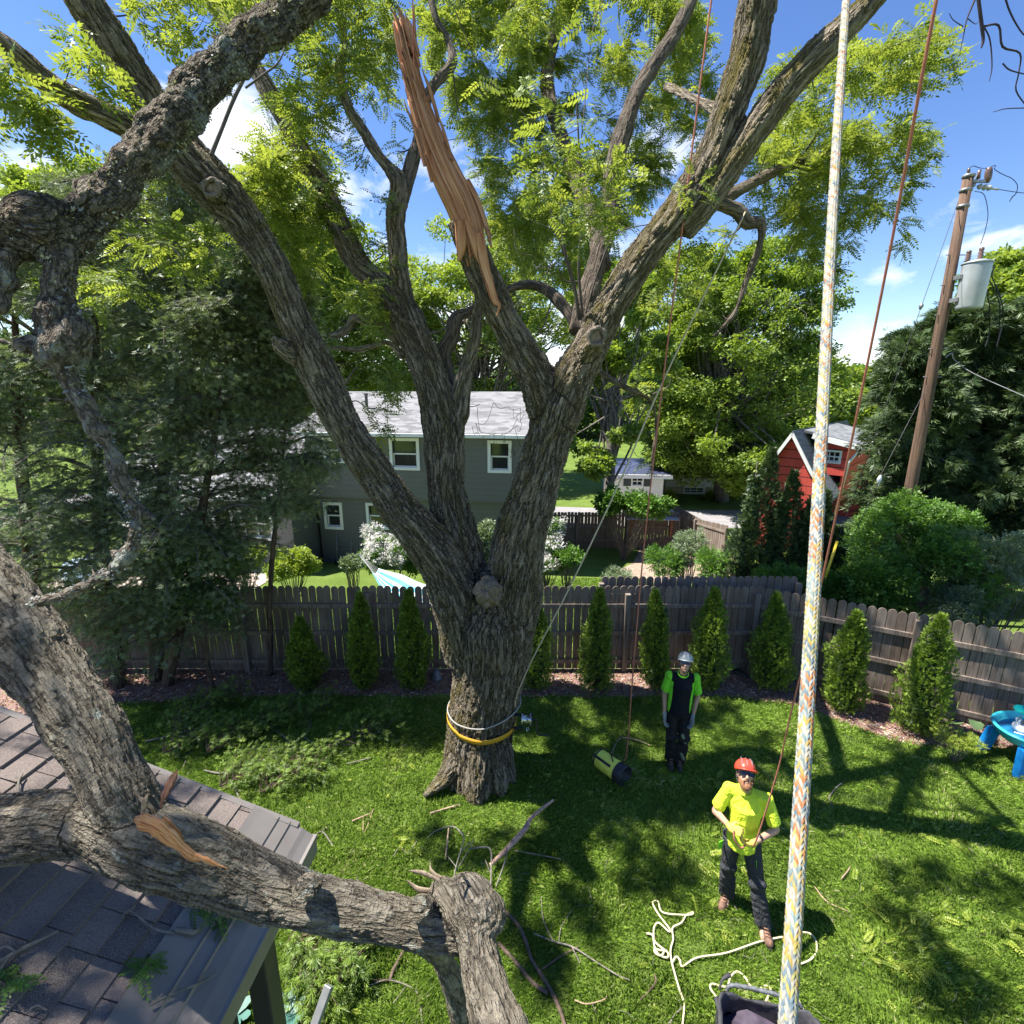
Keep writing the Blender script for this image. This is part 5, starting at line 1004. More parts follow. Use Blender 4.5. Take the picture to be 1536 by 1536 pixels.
V, Fq = tubes_quads(bch, 5); link('twig', arrmesh('twig', V, Fq, True), plain('purple_twig', (.045, .03, .04), .8), bt)
# ================================================================== THE BROKEN LIMBS CLOSE BY
def pixT(rows):
    o = []
    for px, py, wd, t in rows: o.append((*PT(px, py, t), .5 * wd / F * t * .78))
    return o
bk_fg = bark('blocky_lichened_bark', (.075, .064, .048), (.30, .265, .205), lichen=(.46, .50, .43), fs=36, stretch=.26, amp=.038, style='block', lich=.60)
bk_top = bark('knobbly_lichened_bark', (.055, .045, .036), (.29, .25, .20), lichen=(.40, .42, .37), fs=105, stretch=.45, amp=.040, style='block', lich=.53)
fg = thing('broken_limb', 'thick lichened broken limb lying across the gutter in front of the roof', 'broken limb', PT(300, 1300, 1.75))
F1 = [(-170, 710, 144, 2.05), (-95, 805, 141, 2), (-25, 890, 138, 1.95), (42, 970, 131, 1.9), (102, 1050, 123, 1.85), (152, 1128, 114, 1.8), (190, 1202, 111, 1.77), (225, 1255, 101, 1.76)]
F2 = [(-120, 1236, 126, 1.84), (-40, 1242, 130, 1.82), (40, 1240, 122, 1.8), (110, 1236, 112, 1.78), (180, 1240, 116, 1.76), (230, 1262, 120, 1.76)]
F3 = [(150, 1232, 120, 1.77), (225, 1262, 140, 1.76), (295, 1290, 132, 1.77), (365, 1320, 114, 1.79), (435, 1345, 100, 1.80), (505, 1362, 92, 1.8), (575, 1376, 88, 1.8), (640, 1388, 92, 1.8), (700, 1392, 84, 1.8)]
F4 = [(690, 1358, 84, 1.80), (712, 1400, 76, 1.75), (722, 1450, 82, 1.69), (735, 1505, 92, 1.6), (755, 1570, 104, 1.5), (785, 1660, 104, 1.38)]
F5 = [(640, 1396, 60, 1.86), (664, 1440, 44, 1.95), (684, 1490, 46, 2.05), (700, 1545, 50, 2.2), (715, 1620, 52, 2.4)]
woody('limb', [pixT(c) for c in (F1, F2, F3, F4, F5)], .0085, bk_fg, fg, lump=.011, lumpf=7, n=20, extra=[(PT(700, 1352, 1.82), (.098, .095, .09)), (PT(670, 1345, 1.83), (.075, .07, .07)), (PT(722, 1372, 1.78), (.085, .08, .08)), (PT(462, 1330, 1.72), (.05, .05, .04)), (PT(632, 1362, 1.74), (.05, .05, .05))])
m = NT('orange_split_wood'); v = m.attr('bark'); mv = m.mapv(v, (1, 1, .04)); g = m.noise(mv, 150, 5, .65); m.col(m.ramp(g, [(.36, (.34, .10, .03)), (.5, (.74, .31, .10)), (.66, (.84, .52, .26))])); m.set(Roughness=.6); m.bump(g, .9, .01); og = m.m
def sliverT(rows, parent, mat, name='splinter', flat=.35, n=10):
    A = catmull(pixT(rows), 6); X = A[:, :3]; T, U, W = frames(X); k = len(X); ang = np.arange(n) * 2 * math.pi / n; jag = 1 + .22 * vnoise(np.stack([np.arange(k) * .45, np.full(k, rows[0][0] * 1.0), np.zeros(k)], 1)); jag2 = rng.uniform(.8, 1.2, n)
    V = X[:, None] + (np.cos(ang)[None, :, None] * W[:, None] + np.sin(ang)[None, :, None] * U[:, None] * flat * jag2[None, :, None]) * (A[:, 3] * jag)[:, None, None]; s = np.concatenate([[0], np.cumsum(np.linalg.norm(np.diff(X, axis=0), axis=1))])
    B = np.stack([np.cos(ang)[None] * A[:, 3][:, None], np.sin(ang)[None] * A[:, 3][:, None], np.tile(s[:, None], (1, n))], -1); Fq = [(j * n + i, j * n + (i + 1) % n, (j + 1) * n + (i + 1) % n, (j + 1) * n + i) for j in range(k - 1) for i in range(n)]
    return link(name, arrmesh(name, V.reshape(-1, 3), Fq, False, {'bark': B.reshape(-1, 3)}), mat, parent)
sliverT([(202, 1228, 12, 1.60), (214, 1232, 36, 1.60), (234, 1240, 38, 1.595), (252, 1254, 34, 1.60), (272, 1270, 28, 1.605), (288, 1284, 22, 1.61), (304, 1288, 13, 1.61), (322, 1296, 9, 1.615), (342, 1303, 2, 1.62)], fg, og, 'bare_wood')
sliverT([(246, 1226, 6, 1.62), (256, 1236, 12, 1.615), (268, 1250, 9, 1.62), (276, 1262, 2, 1.63)], fg, og)
for rows in ([(208, 1196, 5, 1.63), (218, 1204, 15, 1.62), (228, 1212, 8, 1.62), (232, 1222, 3, 1.63)], [(240, 1210, 4, 1.68), (250, 1186, 15, 1.70), (258, 1170, 15, 1.71), (266, 1156, 4, 1.72)], [(222, 1190, 3, 1.62), (216, 1205, 9, 1.61), (214, 1222, 6, 1.61)]): sliverT(rows, fg, plain('torn_wood', (.50, .34, .18), .8, var=.4, scale=60, bump=.8) if rows[0][0] != 240 else split_m, name='torn_fibre')
for rows in ([(690, 1338, 5, 1.8), (665, 1324, 11, 1.85), (636, 1310, 10, 1.9), (614, 1306, 3, 1.93)], [(690, 1340, 5, 1.8), (660, 1335, 12, 1.85), (630, 1335, 13, 1.88), (610, 1320, 4, 1.9)], [(692, 1330, 8, 1.82), (650, 1310, 11, 1.9), (645, 1290, 2, 1.95)], [(700, 1325, 8, 1.82), (692, 1310, 6, 1.78), (676, 1318, 2, 1.74)]): sliverT(rows, fg, plain('pale_splinter', (.30, .235, .165), .8, var=.3, scale=50, bump=.7))
t_ = thing('dead_branch', 'dark lichened branch crossing the upper left corner, with a thin crooked tip', 'branch', PT(200, 260, 1.1))
U1 = [(500, -70, 80, 1.2), (440, 5, 76, 1.18), (385, 55, 70, 1.16), (335, 100, 68, 1.14), (285, 155, 70, 1.12), (240, 205, 72, 1.10), (195, 255, 66, 1.08), (150, 305, 70, 1.06), (112, 345, 80, 1.05), (85, 380, 70, 1.04)]
U2 = [(-70, 350, 96, 1.0), (-10, 352, 96, 1.01), (40, 350, 92, 1.02), (90, 355, 84, 1.04), (130, 330, 60, 1.05)]
U3 = [(95, 350, 66, 1.04), (92, 400, 54, 1.03), (88, 445, 58, 1.03), (92, 490, 70, 1.03), (95, 535, 52, 1.03), (106, 572, 40, 1.04), (125, 610, 29, 1.05), (148, 645, 25, 1.06), (170, 690, 23, 1.07), (190, 735, 23, 1.08), (203, 775, 24, 1.09), (200, 815, 22, 1.09), (178, 850, 20, 1.09), (145, 870, 16, 1.09), (110, 888, 13, 1.09), (70, 900, 9, 1.09), (38, 905, 5, 1.09)]
U4 = [(10, 380, 40, 1.0), (2, 430, 32, 1.0), (4, 470, 14, 1.0)]; U5 = [(92, 510, 30, 1.03), (60, 512, 26, 1.02), (30, 516, 24, 1.02), (22, 520, 10, 1.02)]; U6 = [(205, 770, 16, 1.09), (222, 772, 8, 1.09), (232, 780, 4, 1.09)]; U7 = [(185, 845, 14, 1.09), (172, 830, 10, 1.09), (166, 826, 6, 1.09)]; U8 = [(145, 868, 12, 1.09), (138, 852, 8, 1.09), (136, 846, 4, 1.09)]
woody('branch', [pixT(c) for c in (U1, U2, U3, U4, U5, U6, U7, U8)], .0048, bk_top, t_, lump=.011, lumpf=22, n=16, extra=[(PT(95, 520, 1.03), (.055, .045, .05)), (PT(118, 500, 1.03), (.03, .03, .035)), (PT(285, 130, 1.12), (.04, .04, .035)), (PT(60, 330, 1.01), (.06, .05, .05))])
mb = MB()
for _ in range(1): pass
fu = []
for i in range(2200):                                     # frayed lichen and bark fibres that roughen the outline
    ch = (U1, U2, U3)[rng.choice(3, p=[.5, .2, .3])]; A = catmull(pixT(ch), 8); j = int(rng.integers(2, len(A) - 2)); d = rng.normal(0, 1, 3); d /= np.linalg.norm(d); q = A[j, :3] + d * A[j, 3] * .98; fu.append((q, d + rng.normal(0, .4, 3), A[j, 3]))
scatter('lichen_tufts', TB, np.array([f[0] for f in fu]), np.array([f[1] for f in fu]), rng.uniform(.006, .018, len(fu)), leafmat('lichen_tuft', (.13, .11, .09), (.46, .47, .42), trans=.1), t_)
t2 = thing('twig', 'thin straight bare twig hanging beside the dark limb at upper left', 'twig', PT(350, 150, 2.0)); V, Fq = tubes_quads([catmull(pixT([(385, 80, 5, 2.0), (370, 110, 6, 2.0), (350, 150, 7, 2.0), (332, 195, 7, 2.0), (317, 232, 8, 2.0)]), 4), catmull(pixT([(368, 132, 4, 2.0), (395, 112, 4, 2.0), (420, 90, 3, 2.0), (438, 40, 2, 2.0)]), 4)], 6); link('stem', arrmesh('stem', V, Fq, True), twig_m, t2)

# ================================================================== ROPES
# near rope: woven braid in many colours
A_, B_ = PT(1178, 1585, .345), PT(1272, -60, .90); Lr = np.linalg.norm(B_ - A_); rr = .0054; nS = 64; kS = int(Lr / .0011)
dr = (B_ - A_) / Lr; ur = np.cross(dr, (0, 0, 1.)); ur /= np.linalg.norm(ur); wr_ = np.cross(ur, dr)
s_ = np.linspace(0, Lr, kS); a_ = np.arange(nS) * 2 * math.pi / nS; S2, A2 = np.meshgrid(s_, a_, indexing='ij'); cols = 12; cw = 2 * math.pi / cols; ci = np.floor(A2 / cw).astype(int); cu = (A2 / cw) - ci; sg = np.where(ci % 2 == 0, 1, -1); pitch = .0044
ph = S2 / pitch + sg * (cu - .5) * 1.15; idx = np.floor(ph).astype(int); f = ph - idx; bulge = .8 * np.sqrt(np.clip(1 - (2 * f - 1) ** 2, 0, 1)) * (1 - .55 * np.abs(2 * cu - 1) ** 3)
fuzz = rng.normal(0, .00012, S2.shape); Rr = rr * .9 + .0015 * bulge + fuzz; ctr = A_ + dr * S2[..., None] + ur * (.0012 * np.sin(S2 * 5))[..., None]
V = ctr + ur * (np.cos(A2) * Rr)[..., None] + wr_ * (np.sin(A2) * Rr)[..., None]
pal = np.array([(.40, .38, .31), (.42, .17, .06), (.44, .31, .08), (.14, .19, .22), (.33, .34, .32), (.36, .34, .13), (.46, .33, .11), (.20, .27, .27), (.44, .41, .33), (.40, .17, .07)])
hsh = ((idx * 7 + ci * 3) % 10); band = np.floor(S2 / .017 + .45 * np.sin(idx * .7 + ci)).astype(int); seq = np.array([1, 4, 3, 5, 2, 0, 7, 6, 4, 9, 3, 8, 2, 7]); key = np.where((idx + (ci // 2)) % 2 == 0, seq[band % 14], seq[(band + 1 + (ci % 2)) % 14]); key = np.where(((idx * 5 + ci * 2) % 7) < 2 + (S2 > .5) * 2, 0, key)  # more cream strands higher up paint the light-washed upper rope
colr = pal[key] * (.80 + .3 * ((hsh * 37 % 11) / 11.0))[..., None] * (.35 + .65 * np.clip(bulge * 1.4, 0, 1))[..., None] ** .5  # shade in the grooves between strands is multiplied into the colour
cr = np.concatenate([np.clip(colr, 0, 1), np.ones(colr.shape[:2] + (1,))], -1)
j, i = np.meshgrid(np.arange(kS - 1), np.arange(nS), indexing='ij'); k2 = (i + 1) % nS; Fq = np.stack([j * nS + i, (j + 1) * nS + i, (j + 1) * nS + k2, j * nS + k2], -1).reshape(-1, 4)
m = NT('braided_rope'); m.col(m.attr('dye_shading', 'Color')); m.set(Roughness=.8, Specular_IOR_Level=.2); nn = m.noise(m.obj(), 1600, 2); m.bump(nn, .4, .0005)
o = link('climbing_rope', arrmesh('climbing_rope', V.reshape(-1, 3), Fq, True, {'dye_shading': cr.reshape(-1, 4)}), m.m, None, A_); tag(o, 'thick braided rope of many colours hanging close to the viewer from top to bottom', 'rope')
# flyaway fibres on the rope
def ropemat(name, c0, c1, sc=260):
    m = NT(name); v = m.attr('bark'); g = m.node('ShaderNodeTexWave', {'Vector': m.mapv(v, (1, 1, 1), rot=(.6, 0, 0)), 'Scale': sc / 6, 'Distortion': 1.0}).outputs['Fac']; m.col(m.mix(g, c0, c1)); m.set(Roughness=.8); m.bump(g, .5, .003); return m.m
def rope(name, label, rows3, mat, cat='rope', n=8, k=8):
    A = catmull(rows3, k); X = A[:, :3]; T, U, W = frames(X); s = np.concatenate([[0], np.cumsum(np.linalg.norm(np.diff(X, axis=0), axis=1))]); V, Fs = tubemesh(A, n)
    B = np.zeros((len(V), 3)); kk = len(A); B[:kk * n, 2] = np.repeat(s, n); B[:kk * n, 0] = np.tile(np.cos(np.arange(n) * 6.2832 / n), kk) * .01; B[:kk * n, 1] = np.tile(np.sin(np.arange(n) * 6.2832 / n), kk) * .01
    me = bpy.data.meshes.new(name); me.from_pydata([tuple(v) for v in V], [], Fs); me.update(); me.attributes.new('bark', 'FLOAT_VECTOR', 'POINT').data.foreach_set('vector', B.astype(np.float32).ravel())
    o = link(name, me, mat, None, X[0], True); return tag(o, label, cat)
red_r = ropemat('red_rope', (.34, .09, .06), (.62, .26, .18)); org_r = ropemat('tan_orange_rope', (.40, .20, .09), (.68, .42, .22)); tan_r = ropemat('tan_line', (.42, .34, .22), (.62, .54, .40)); cream_r = ropemat('cream_rope', (.50, .44, .26), (.78, .72, .50)); grey_r = ropemat('grey_rope', (.26, .25, .22), (.46, .44, .40))
# ================================================================== WORKERS
hand_c = {}
def hand(c, d, n, s=1.0, side=1, curl=.9):
    """palm centre c, pointing d, palm normal n: palm, four unequal curled fingers and a thumb"""
    c = Vector(c); d = Vector(d).normalized(); n = Vector(n); n = (n - d * n.dot(d)).normalized(); w_ = d.cross(n) * side; o = []
    o.append(('c', c - d * .035 * s - w_ * .012, .022 * s, c + d * .03 * s - w_ * .012, .021 * s)); o.append(('c', c - d * .035 * s + w_ * .016, .021 * s, c + d * .028 * s + w_ * .018, .020 * s))
    for i, (off, ln) in enumerate(((-.030, .030), (-.010, .034), (.011, .032), (.031, .025))):
        a = c + d * .042 * s + w_ * off * s; b = a + (d * math.cos(curl * .5) + n * math.sin(curl * .5)) * ln * s; e = b + (d * math.cos(curl * 1.4) + n * math.sin(curl * 1.4)) * ln * .8 * s; g = e + (d * math.cos(curl * 2.2) + n * math.sin(curl * 2.2)) * ln * .6 * s
        o += [('c', a, .0105 * s, b, .0100 * s), ('c', b, .0100 * s, e, .0092 * s), ('c', e, .0092 * s, g, .0085 * s)]
    a = c - d * .02 * s - w_ * .032 * s; b = a + (d * .6 - w_ * .7 + n * .35).normalized() * .034 * s; e = b + (d * .9 + n * .45 - w_ * .1).normalized() * .028 * s; o += [('c', a, .014 * s, b, .0115 * s), ('c', b, .0115 * s, e, .010 * s)]; return o
skin_m = plain('skin', (.52, .30, .21), .5, var=.08, scale=14, bump=.05); skin2 = plain('skin_tanned', (.46, .27, .19), .5, var=.08, scale=14, bump=.05)
def cloth(name, c, var=.12, fold=1.0, sc=9):
    m = NT(name); v = m.obj(); n = m.noise(m.mapv(v, (1, 1, .6)), sc, 4, .6, 1.2); m.col(m.mix(m.math('MULTIPLY', n, var), c, tuple(x * .6 for x in c))); m.set(Roughness=.8, Specular_IOR_Level=.2); m.bump(n, .9 * fold, .06); return m.m
hv = cloth('yellow_shirt_cloth', (.72, .90, .06), .15); hv2 = cloth('green_shirt_cloth', (.22, .74, .04), .15); blk = cloth('black_cloth', (.010, .011, .018)); trs = cloth('charcoal_cloth', (.050, .052, .058), fold=1.3); trs2 = cloth('dark_trouser_cloth', (.022, .022, .026), fold=1.2); boot_m = plain('brown_boots', (.20, .11, .075), .7, var=.35, scale=40, bump=.5); bootd = plain('dark_boots', (.04, .032, .028), .7, var=.3, scale=40)
def person(label, loc, rz, sc, J, kit):
    M = Matrix.Translation(Vector(loc)) @ Matrix.Rotation(rz, 4, 'Z') @ Matrix.Diagonal((sc * .88, sc, sc, 1)); t = thing('person', label, 'person', loc); v = lambda *a: Vector(a); T_ = lambda p: tuple(M @ Vector(p))
    hd_, nk, ch_, pv = J['head'], J['neck'], J['chest'], J['pelvis']; (s0, e0, w0), (s1, e1, w1) = J['armL'], J['armR']; (h0, k0, a0), (h1, k1, a1) = J['legL'], J['legR']
    hq = J.get('hrot', (0, 0, 0)); HM = Matrix.Translation(Vector(hd_)) @ Matrix.Rotation(hq[2], 4, 'Z') @ Matrix.Rotation(hq[0], 4, 'X') @ Matrix.Rotation(hq[1], 4, 'Y'); hp = lambda x, y, z: tuple(HM @ Vector((x, y, z))); HE = HM.to_euler()
    eu = (HE.x, HE.y, HE.z)
    parts = [('e', hp(0, .01, .03), (.076, .094, .098), eu), ('e', hp(0, -.015, -.035), (.058, .072, .085), eu), ('e', hp(0, -.055, -.085), (.030, .028, .026), eu), ('c', hp(0, -.088, .015), .010, hp(0, -.112, -.022), .0155), ('c', hp(-.011, -.098, -.028), .009, hp(.011, -.098, -.028), .009),
             ('c', hp(-.02, -.085, -.058), .008, hp(.02, -.085, -.058), .008), ('e', hp(.078, .015, -.005), (.012, .02, .032), eu), ('e', hp(-.078, .015, -.005), (.012, .02, .032), eu), ('c', hp(-.035, -.083, .030), .011, hp(.035, -.083, .030), .011),
             ('c', nk, .056, tuple((Vector(nk) * .3 + Vector(hp(0, .02, -.03)) * .7)), .053), ('e', ch_, (.155, .10, .17)), ('c', ch_, .12, pv, .11), ('e', pv, (.15, .105, .10)), ('c', s0, .05, s1, .05), ('c', nk, .06, ch_, .09)]
    for s, e, w_ in ((s0, e0, w0), (s1, e1, w1)): parts += [('c', s, .052, e, .040), ('c', e, .041, w_, .026)]
    for h, k, a in ((h0, k0, a0), (h1, k1, a1)): parts += [('c', h, .085, k, .056), ('c', k, .056, a, .038), ('c', a, .04, (a[0], a[1] - .10, .04), .032)]
    if not kit.get('gloves'): 
        for hh in J['hands']: parts += hand(*hh)
    blob('body', parts, .009, kit['skin'], t, M=M, smooth=3)
    # eyes and mouth under the glasses
    mb = MB()
    for sx in (-1, 1): V, Fs = ball(hp(sx * .030, -.080, .012), .012, 10, 8); mb.add([T_(q) for q in V], Fs, True)
    mb.build('eyes', plain('eye', (.5, .5, .5), .2, var=.05), t)
    # shirt: torso with sleeves, hem hanging over the trousers
    sh = []
    hem = Vector(pv) + Vector((0, -.005, -.10 + kit.get('hem', 0)))
    sh += [('e', tuple(Vector(ch_) + v(0, 0, .02)), (.19, .125, .19)), ('t', [(*(Vector(ch_) + v(0, 0, .05)), .165), (*((Vector(ch_) + hem) / 2), .158), (*hem, .170)]), ('c', tuple(Vector(s0) + v(.03, 0, 0)), .062, tuple(Vector(s1) - v(.03, 0, 0)), .062), ('c', tuple(Vector(nk) + v(0, 0, -.03)), .075, ch_, .12)]
    slv = []
    for s, e in ((s0, e0), (s1, e1)): q = Vector(s).lerp(Vector(e), .80); slv.append(('t', [(*Vector(s), .060), (*Vector(s).lerp(q, .5), .066), (*q, .074)]))
    for i in range(6):
        a = i * 1.05; sh.append(('c', tuple(Vector(ch_) + v(.10 * math.cos(a), -.09, .02 * i - .05)), .014, tuple(hem + v(.12 * math.cos(a * 1.3), -.125, .04)), .012))
    if kit.get('sleeve'):
        blob('shirt', sh, .0105, kit['shirt'], t, M=M, smooth=3); 
        for s_l in slv: blob('sleeve', [s_l, ('e', tuple(Vector(s_l[1][0][:3]) + v(0, 0, .005)), (.068, .068, .066))], .0105, kit['sleeve'], t, M=M, smooth=3)
        for sx in (-1, 1): blob('side_panel', [('c', tuple(Vector(ch_) + v(sx * .125, -.02, .06)), .062, tuple(hem + v(sx * .125, -.02, .02)), .052)], .011, kit['sleeve'], t, M=M, smooth=2)
    else: blob('shirt', sh + slv + [('e', s0, (.066, .066, .064)), ('e', s1, (.066, .066, .064))], .0105, kit['shirt'], t, M=M, smooth=3)
    mb = MB(); n_ = 20; V = []
    for i in range(n_):
        a = 2 * math.pi * i / n_
        for j in range(6): b = 2 * math.pi * j / 6; V.append(T_(Vector(nk) + v((.075 + .011 * math.cos(b)) * math.cos(a), (.070 + .011 * math.cos(b)) * math.sin(a) - .01, .012 + .011 * math.sin(b) + .018 * math.sin(a))))
    mb.add(V, [(i * 6 + j, ((i + 1) % n_) * 6 + j, ((i + 1) % n_) * 6 + (j + 1) % 6, i * 6 + (j + 1) % 6) for i in range(n_) for j in range(6)], True); mb.build('collar', kit.get('sleeve', kit['shirt']), t)
    tr = [('e', pv, (.165, .125, .12)), ('c', tuple(Vector(pv) + v(0, 0, .02)), .125, tuple((Vector(h0) + Vector(h1)) / 2 + v(0, 0, -.03)), .10)]
    for h, k, a in ((h0, k0, a0), (h1, k1, a1)):
        h, k, a = Vector(h), Vector(k), Vector(a); tr += [('t', [(*h, .108), (*h.lerp(k, .5), .092), (*k, .080), (*k.lerp(a, .5), .074), (*(a + v(0, 0, .01)), .080)])]
        for z in (.3, .45, .6, .74, .86, .95): q = k.lerp(a, z); r_ = .077; tr.append(('c', tuple(q + v(-.045, -.035, .012)), r_ * .62, tuple(q + v(.045, -.03, -.012)), r_ * .60))
        q = k + v(0, -.02, .02); tr.append(('c', tuple(q + v(-.04, -.02, 0)), .055, tuple(q + v(.04, -.02, .02)), .055))
    blob('trousers', tr, .0105, kit['trousers'], t, M=M, smooth=3)
    for a, yaw in ((a0, kit.get('yaw0', 0)), (a1, kit.get('yaw1', 0))):
        dx, dy = math.sin(yaw), -math.cos(yaw); bt_ = blob('boot', [('c', (a[0], a[1], .13), .056, (a[0], a[1] + .01, .06), .055), ('c', (a[0] - dx * .03, a[1] - dy * .03, .05), .048, (a[0] + dx * .15, a[1] + dy * .15, .042), .044), ('c', (a[0] + dx * .06, a[1] + dy * .06, .07), .046, (a[0] + dx * .11, a[1] + dy * .11, .055), .042)], .009, kit['boots'], t, M=M, smooth=2)
        mb = MB(); R2 = Matrix.Translation((a[0], a[1], 0)) @ Matrix.Rotation(yaw, 4, 'Z'); mb.prism([(.045 * math.cos(q) * (1 - .1 * (math.sin(q) > 0)), -.055 + .145 * math.sin(q)) for q in np.linspace(0, 6.2832, 17)[:-1]], .004, .028, M @ R2); mb.build('sole', plain('sole', (.05, .045, .04), .9), bt_)
        mb = MB(); 
        for q in range(4): z = .075 + .018 * q; f = .10 - .022 * q; mb.tube([(*T_((a[0] + dx * f - .022, a[1] + dy * f - .030, z + .022)), .004), (*T_((a[0] + dx * f + .022, a[1] + dy * f - .030, z + .022)), .004)], 5)
        mb.build('laces', plain('laces', (.45, .22, .12), .8), bt_)
    if kit.get('gloves'):
        for hh, w_ in zip(J['hands'], (w0, w1)): blob('glove', hand(*hh) + [('c', tuple(Vector(hh[0]) - Vector(hh[1]).normalized() * .04), .030, tuple(Vector(w_)), .033)], .0068, kit['gloves'], t, M=M, smooth=2)
    # helmet: shell, brim, chin strap, glasses
    V = []; Fs = []; n_, m_ = 28, 9
    for j in range(m_ + 1):
        p = math.pi * .5 * j / m_
        for i in range(n_): a = 2 * math.pi * i / n_; r = 1.0 + .03 * math.cos(6 * a) * math.sin(p); V.append(hp(.108 * math.sin(p + .05) * math.cos(a) * r, .128 * math.sin(p + .05) * math.sin(a) * r + .012, .052 + .100 * math.cos(p) - (.012 if j == m_ else 0)))
    for j in range(m_):
        for i in range(n_): Fs.append((j * n_ + i, (j + 1) * n_ + i, (j + 1) * n_ + (i + 1) % n_, j * n_ + (i + 1) % n_))
    mb = MB(); mb.add([T_(q) for q in V], Fs, True); hl = mb.build('helmet', kit['helmet'], t); sm_ = hl.modifiers.new('solid', 'SOLIDIFY'); sm_.thickness = .008
    mb = MB(); V = []
    for i in range(13):
        a = math.pi * (1.15 + .70 * i / 12); 
        for rr_, zz in ((1.0, .060), (1.30, .048), (1.30, .040), (1.0, .045)): V.append(T_(hp(.105 * rr_ * math.cos(a) * (.98), .126 * rr_ * math.sin(a) + .012, zz)))
    mb.add(V, [(i * 4 + j, (i + 1) * 4 + j, (i + 1) * 4 + (j + 1) % 4, i * 4 + (j + 1) % 4) for i in range(12) for j in range(4)] + [(0, 1, 2, 3), (51, 50, 49, 48)], True); mb.build('visor', kit['visor'], hl)
    mb = MB()
    for x_ in (-.045, 0, .045): mb.tube([(*T_(hp(x_ * 1.15, -.110 + abs(x_) * .4, .085)), .005), (*T_(hp(x_ * 1.1, -.075, .127)), .006), (*T_(hp(x_, .01, .155)), .006), (*T_(hp(x_, .10, .115)), .005)], 6)
    mb.build('helmet_ridge', kit['ridge'], hl)
    mb = MB()
    for sx in (-1, 1): mb.tube(catmull([(*T_(hp(sx * .09, .0, .03)), .005), (*T_(hp(sx * .075, -.03, -.06)), .005), (*T_(hp(sx * .02, -.07, -.112)), .005), (*T_(hp(0, -.075, -.115)), .005)], 4), 6)
    mb.build('chin_strap', plain('black_strap', (.015, .015, .018), .6), t)
    mb = MB()
    for sx in (-1, 1):
        M3 = M @ HM @ Matrix.Translation((sx * .035, -.099, .012)) @ Matrix.Rotation(sx * .25, 4, 'Z'); mb.prism([(-.032, -.016), (.028, -.018), (.034, 0), (.030, .016), (-.030, .018), (-.034, .004)], -.003, .003, M3 @ Matrix.Rotation(math.pi / 2, 4, 'X'))
        mb.tube([(*T_(hp(sx * .066, -.090, .018)), .003), (*T_(hp(sx * .082, .0, .012)), .003)], 5)
    gm = NT('dark_glasses'); gm.col((.008, .008, .010)); gm.set(Roughness=.12, Specular_IOR_Level=.8); mb.build('sunglasses', gm.m, t)
    if kit.get('beard'): blob('beard', [('c', hp(-.058, -.03, -.045), .020, hp(-.03, -.068, -.092), .024), ('c', hp(.058, -.03, -.045), .020, hp(.03, -.068, -.092), .024), ('e', hp(0, -.075, -.105), (.036, .026, .028), eu), ('c', hp(-.028, -.092, -.048), .009, hp(.028, -.092, -.048), .009), ('c', hp(-.034, -.085, -.055), .010, hp(-.026, -.078, -.09), .012), ('c', hp(.034, -.085, -.055), .010, hp(.026, -.078, -.09), .012)], .0062, kit['beard'], t, M=M, smooth=1, lump=.004, lumpf=40)
    for x_ in ('hair',):
        blob('hair', [('e', hp(0, .045, .0), (.083, .080, .075), eu)], .012, kit['hair'], t, M=M, smooth=1)
    return t, M, hp
helm_r = plain('red_helmet_shell', (.62, .07, .04), .35, var=.08, scale=8, bump=.03); helm_g = plain('grey_helmet_shell', (.30, .34, .36), .45, var=.3, scale=30, bump=.05)
gr_ridge = plain('helmet_side_grey', (.22, .16, .17), .5)
q1 = (Pg(1088, 1346) + Pg(1146, 1392)) / 2 + np.array((-.115, .02, 0))
J1 = dict(head=(-.05, -.045, 1.655), hrot=(-.72, .05, .16), neck=(-.03, .0, 1.47), chest=(0, .01, 1.28), pelvis=(0, .01, .96), armL=((-.195, .005, 1.425), (-.30, -.03, 1.155), (-.165, -.25, 1.235)), armR=((.195, .005, 1.425), (.31, -.02, 1.145), (.10, -.25, 1.135)),
          legL=((-.095, .01, .90), (-.10, .03, .50), (-.075, .10, .10)), legR=((.095, .01, .90), (.20, -.06, .50), (.31, -.10, .10)),
          hands=[((-.115, -.29, 1.245), (.55, -.35, .25), (.5, .5, -.5), 1.08, -1, 1.0), ((.035, -.28, 1.135), (-.9, -.2, .1), (0, .3, .9), 1.08, 1, 1.0)])
p1, M1, _ = person('bearded worker in red helmet, sunglasses and bright yellow shirt holding a rope', q1, R(-24), 1.03, J1, dict(skin=skin_m, shirt=hv, trousers=trs, boots=boot_m, gloves=plain('yellow_gloves', (.72, .55, .10), .7, var=.25, scale=60), helmet=helm_r, visor=helm_r, ridge=gr_ridge, beard=plain('red_beard', (.28, .13, .06), .9, var=.4, scale=80, bump=.8), hair=plain('brown_hair', (.09, .05, .03), .8), yaw0=-.3, yaw1=.45))
for (x0, z0, x1, z1, yy) in ((.185, .80, .215, .62, -.06), (-.20, .86, -.205, .78, -.05)):
    mb = MB(); V = [tuple(M1 @ Vector(q)) for q in ((x0 - .03, yy - .035, z0), (x0 + .015, yy + .01, z0), (x1 + .018, yy + .0, z1), (x1 - .02, yy - .045, z1))]; V += [tuple(Vector(q) + Vector((-.006, -.01, 0))) for q in V]; mb.hexa(V); mb.build('trouser_patch', hv2, p1)
mb = MB(); V, Fs = tubemesh([(*(M1 @ Vector((.14, -.20, 1.145))), .034), (*(M1 @ Vector((.155, -.18, 1.145))), .034)], 10); mb.add(V, Fs, True); mb.build('watch', plain('black_watch', (.01, .01, .012), .4), p1)
q2 = Pg(1012, 1150)
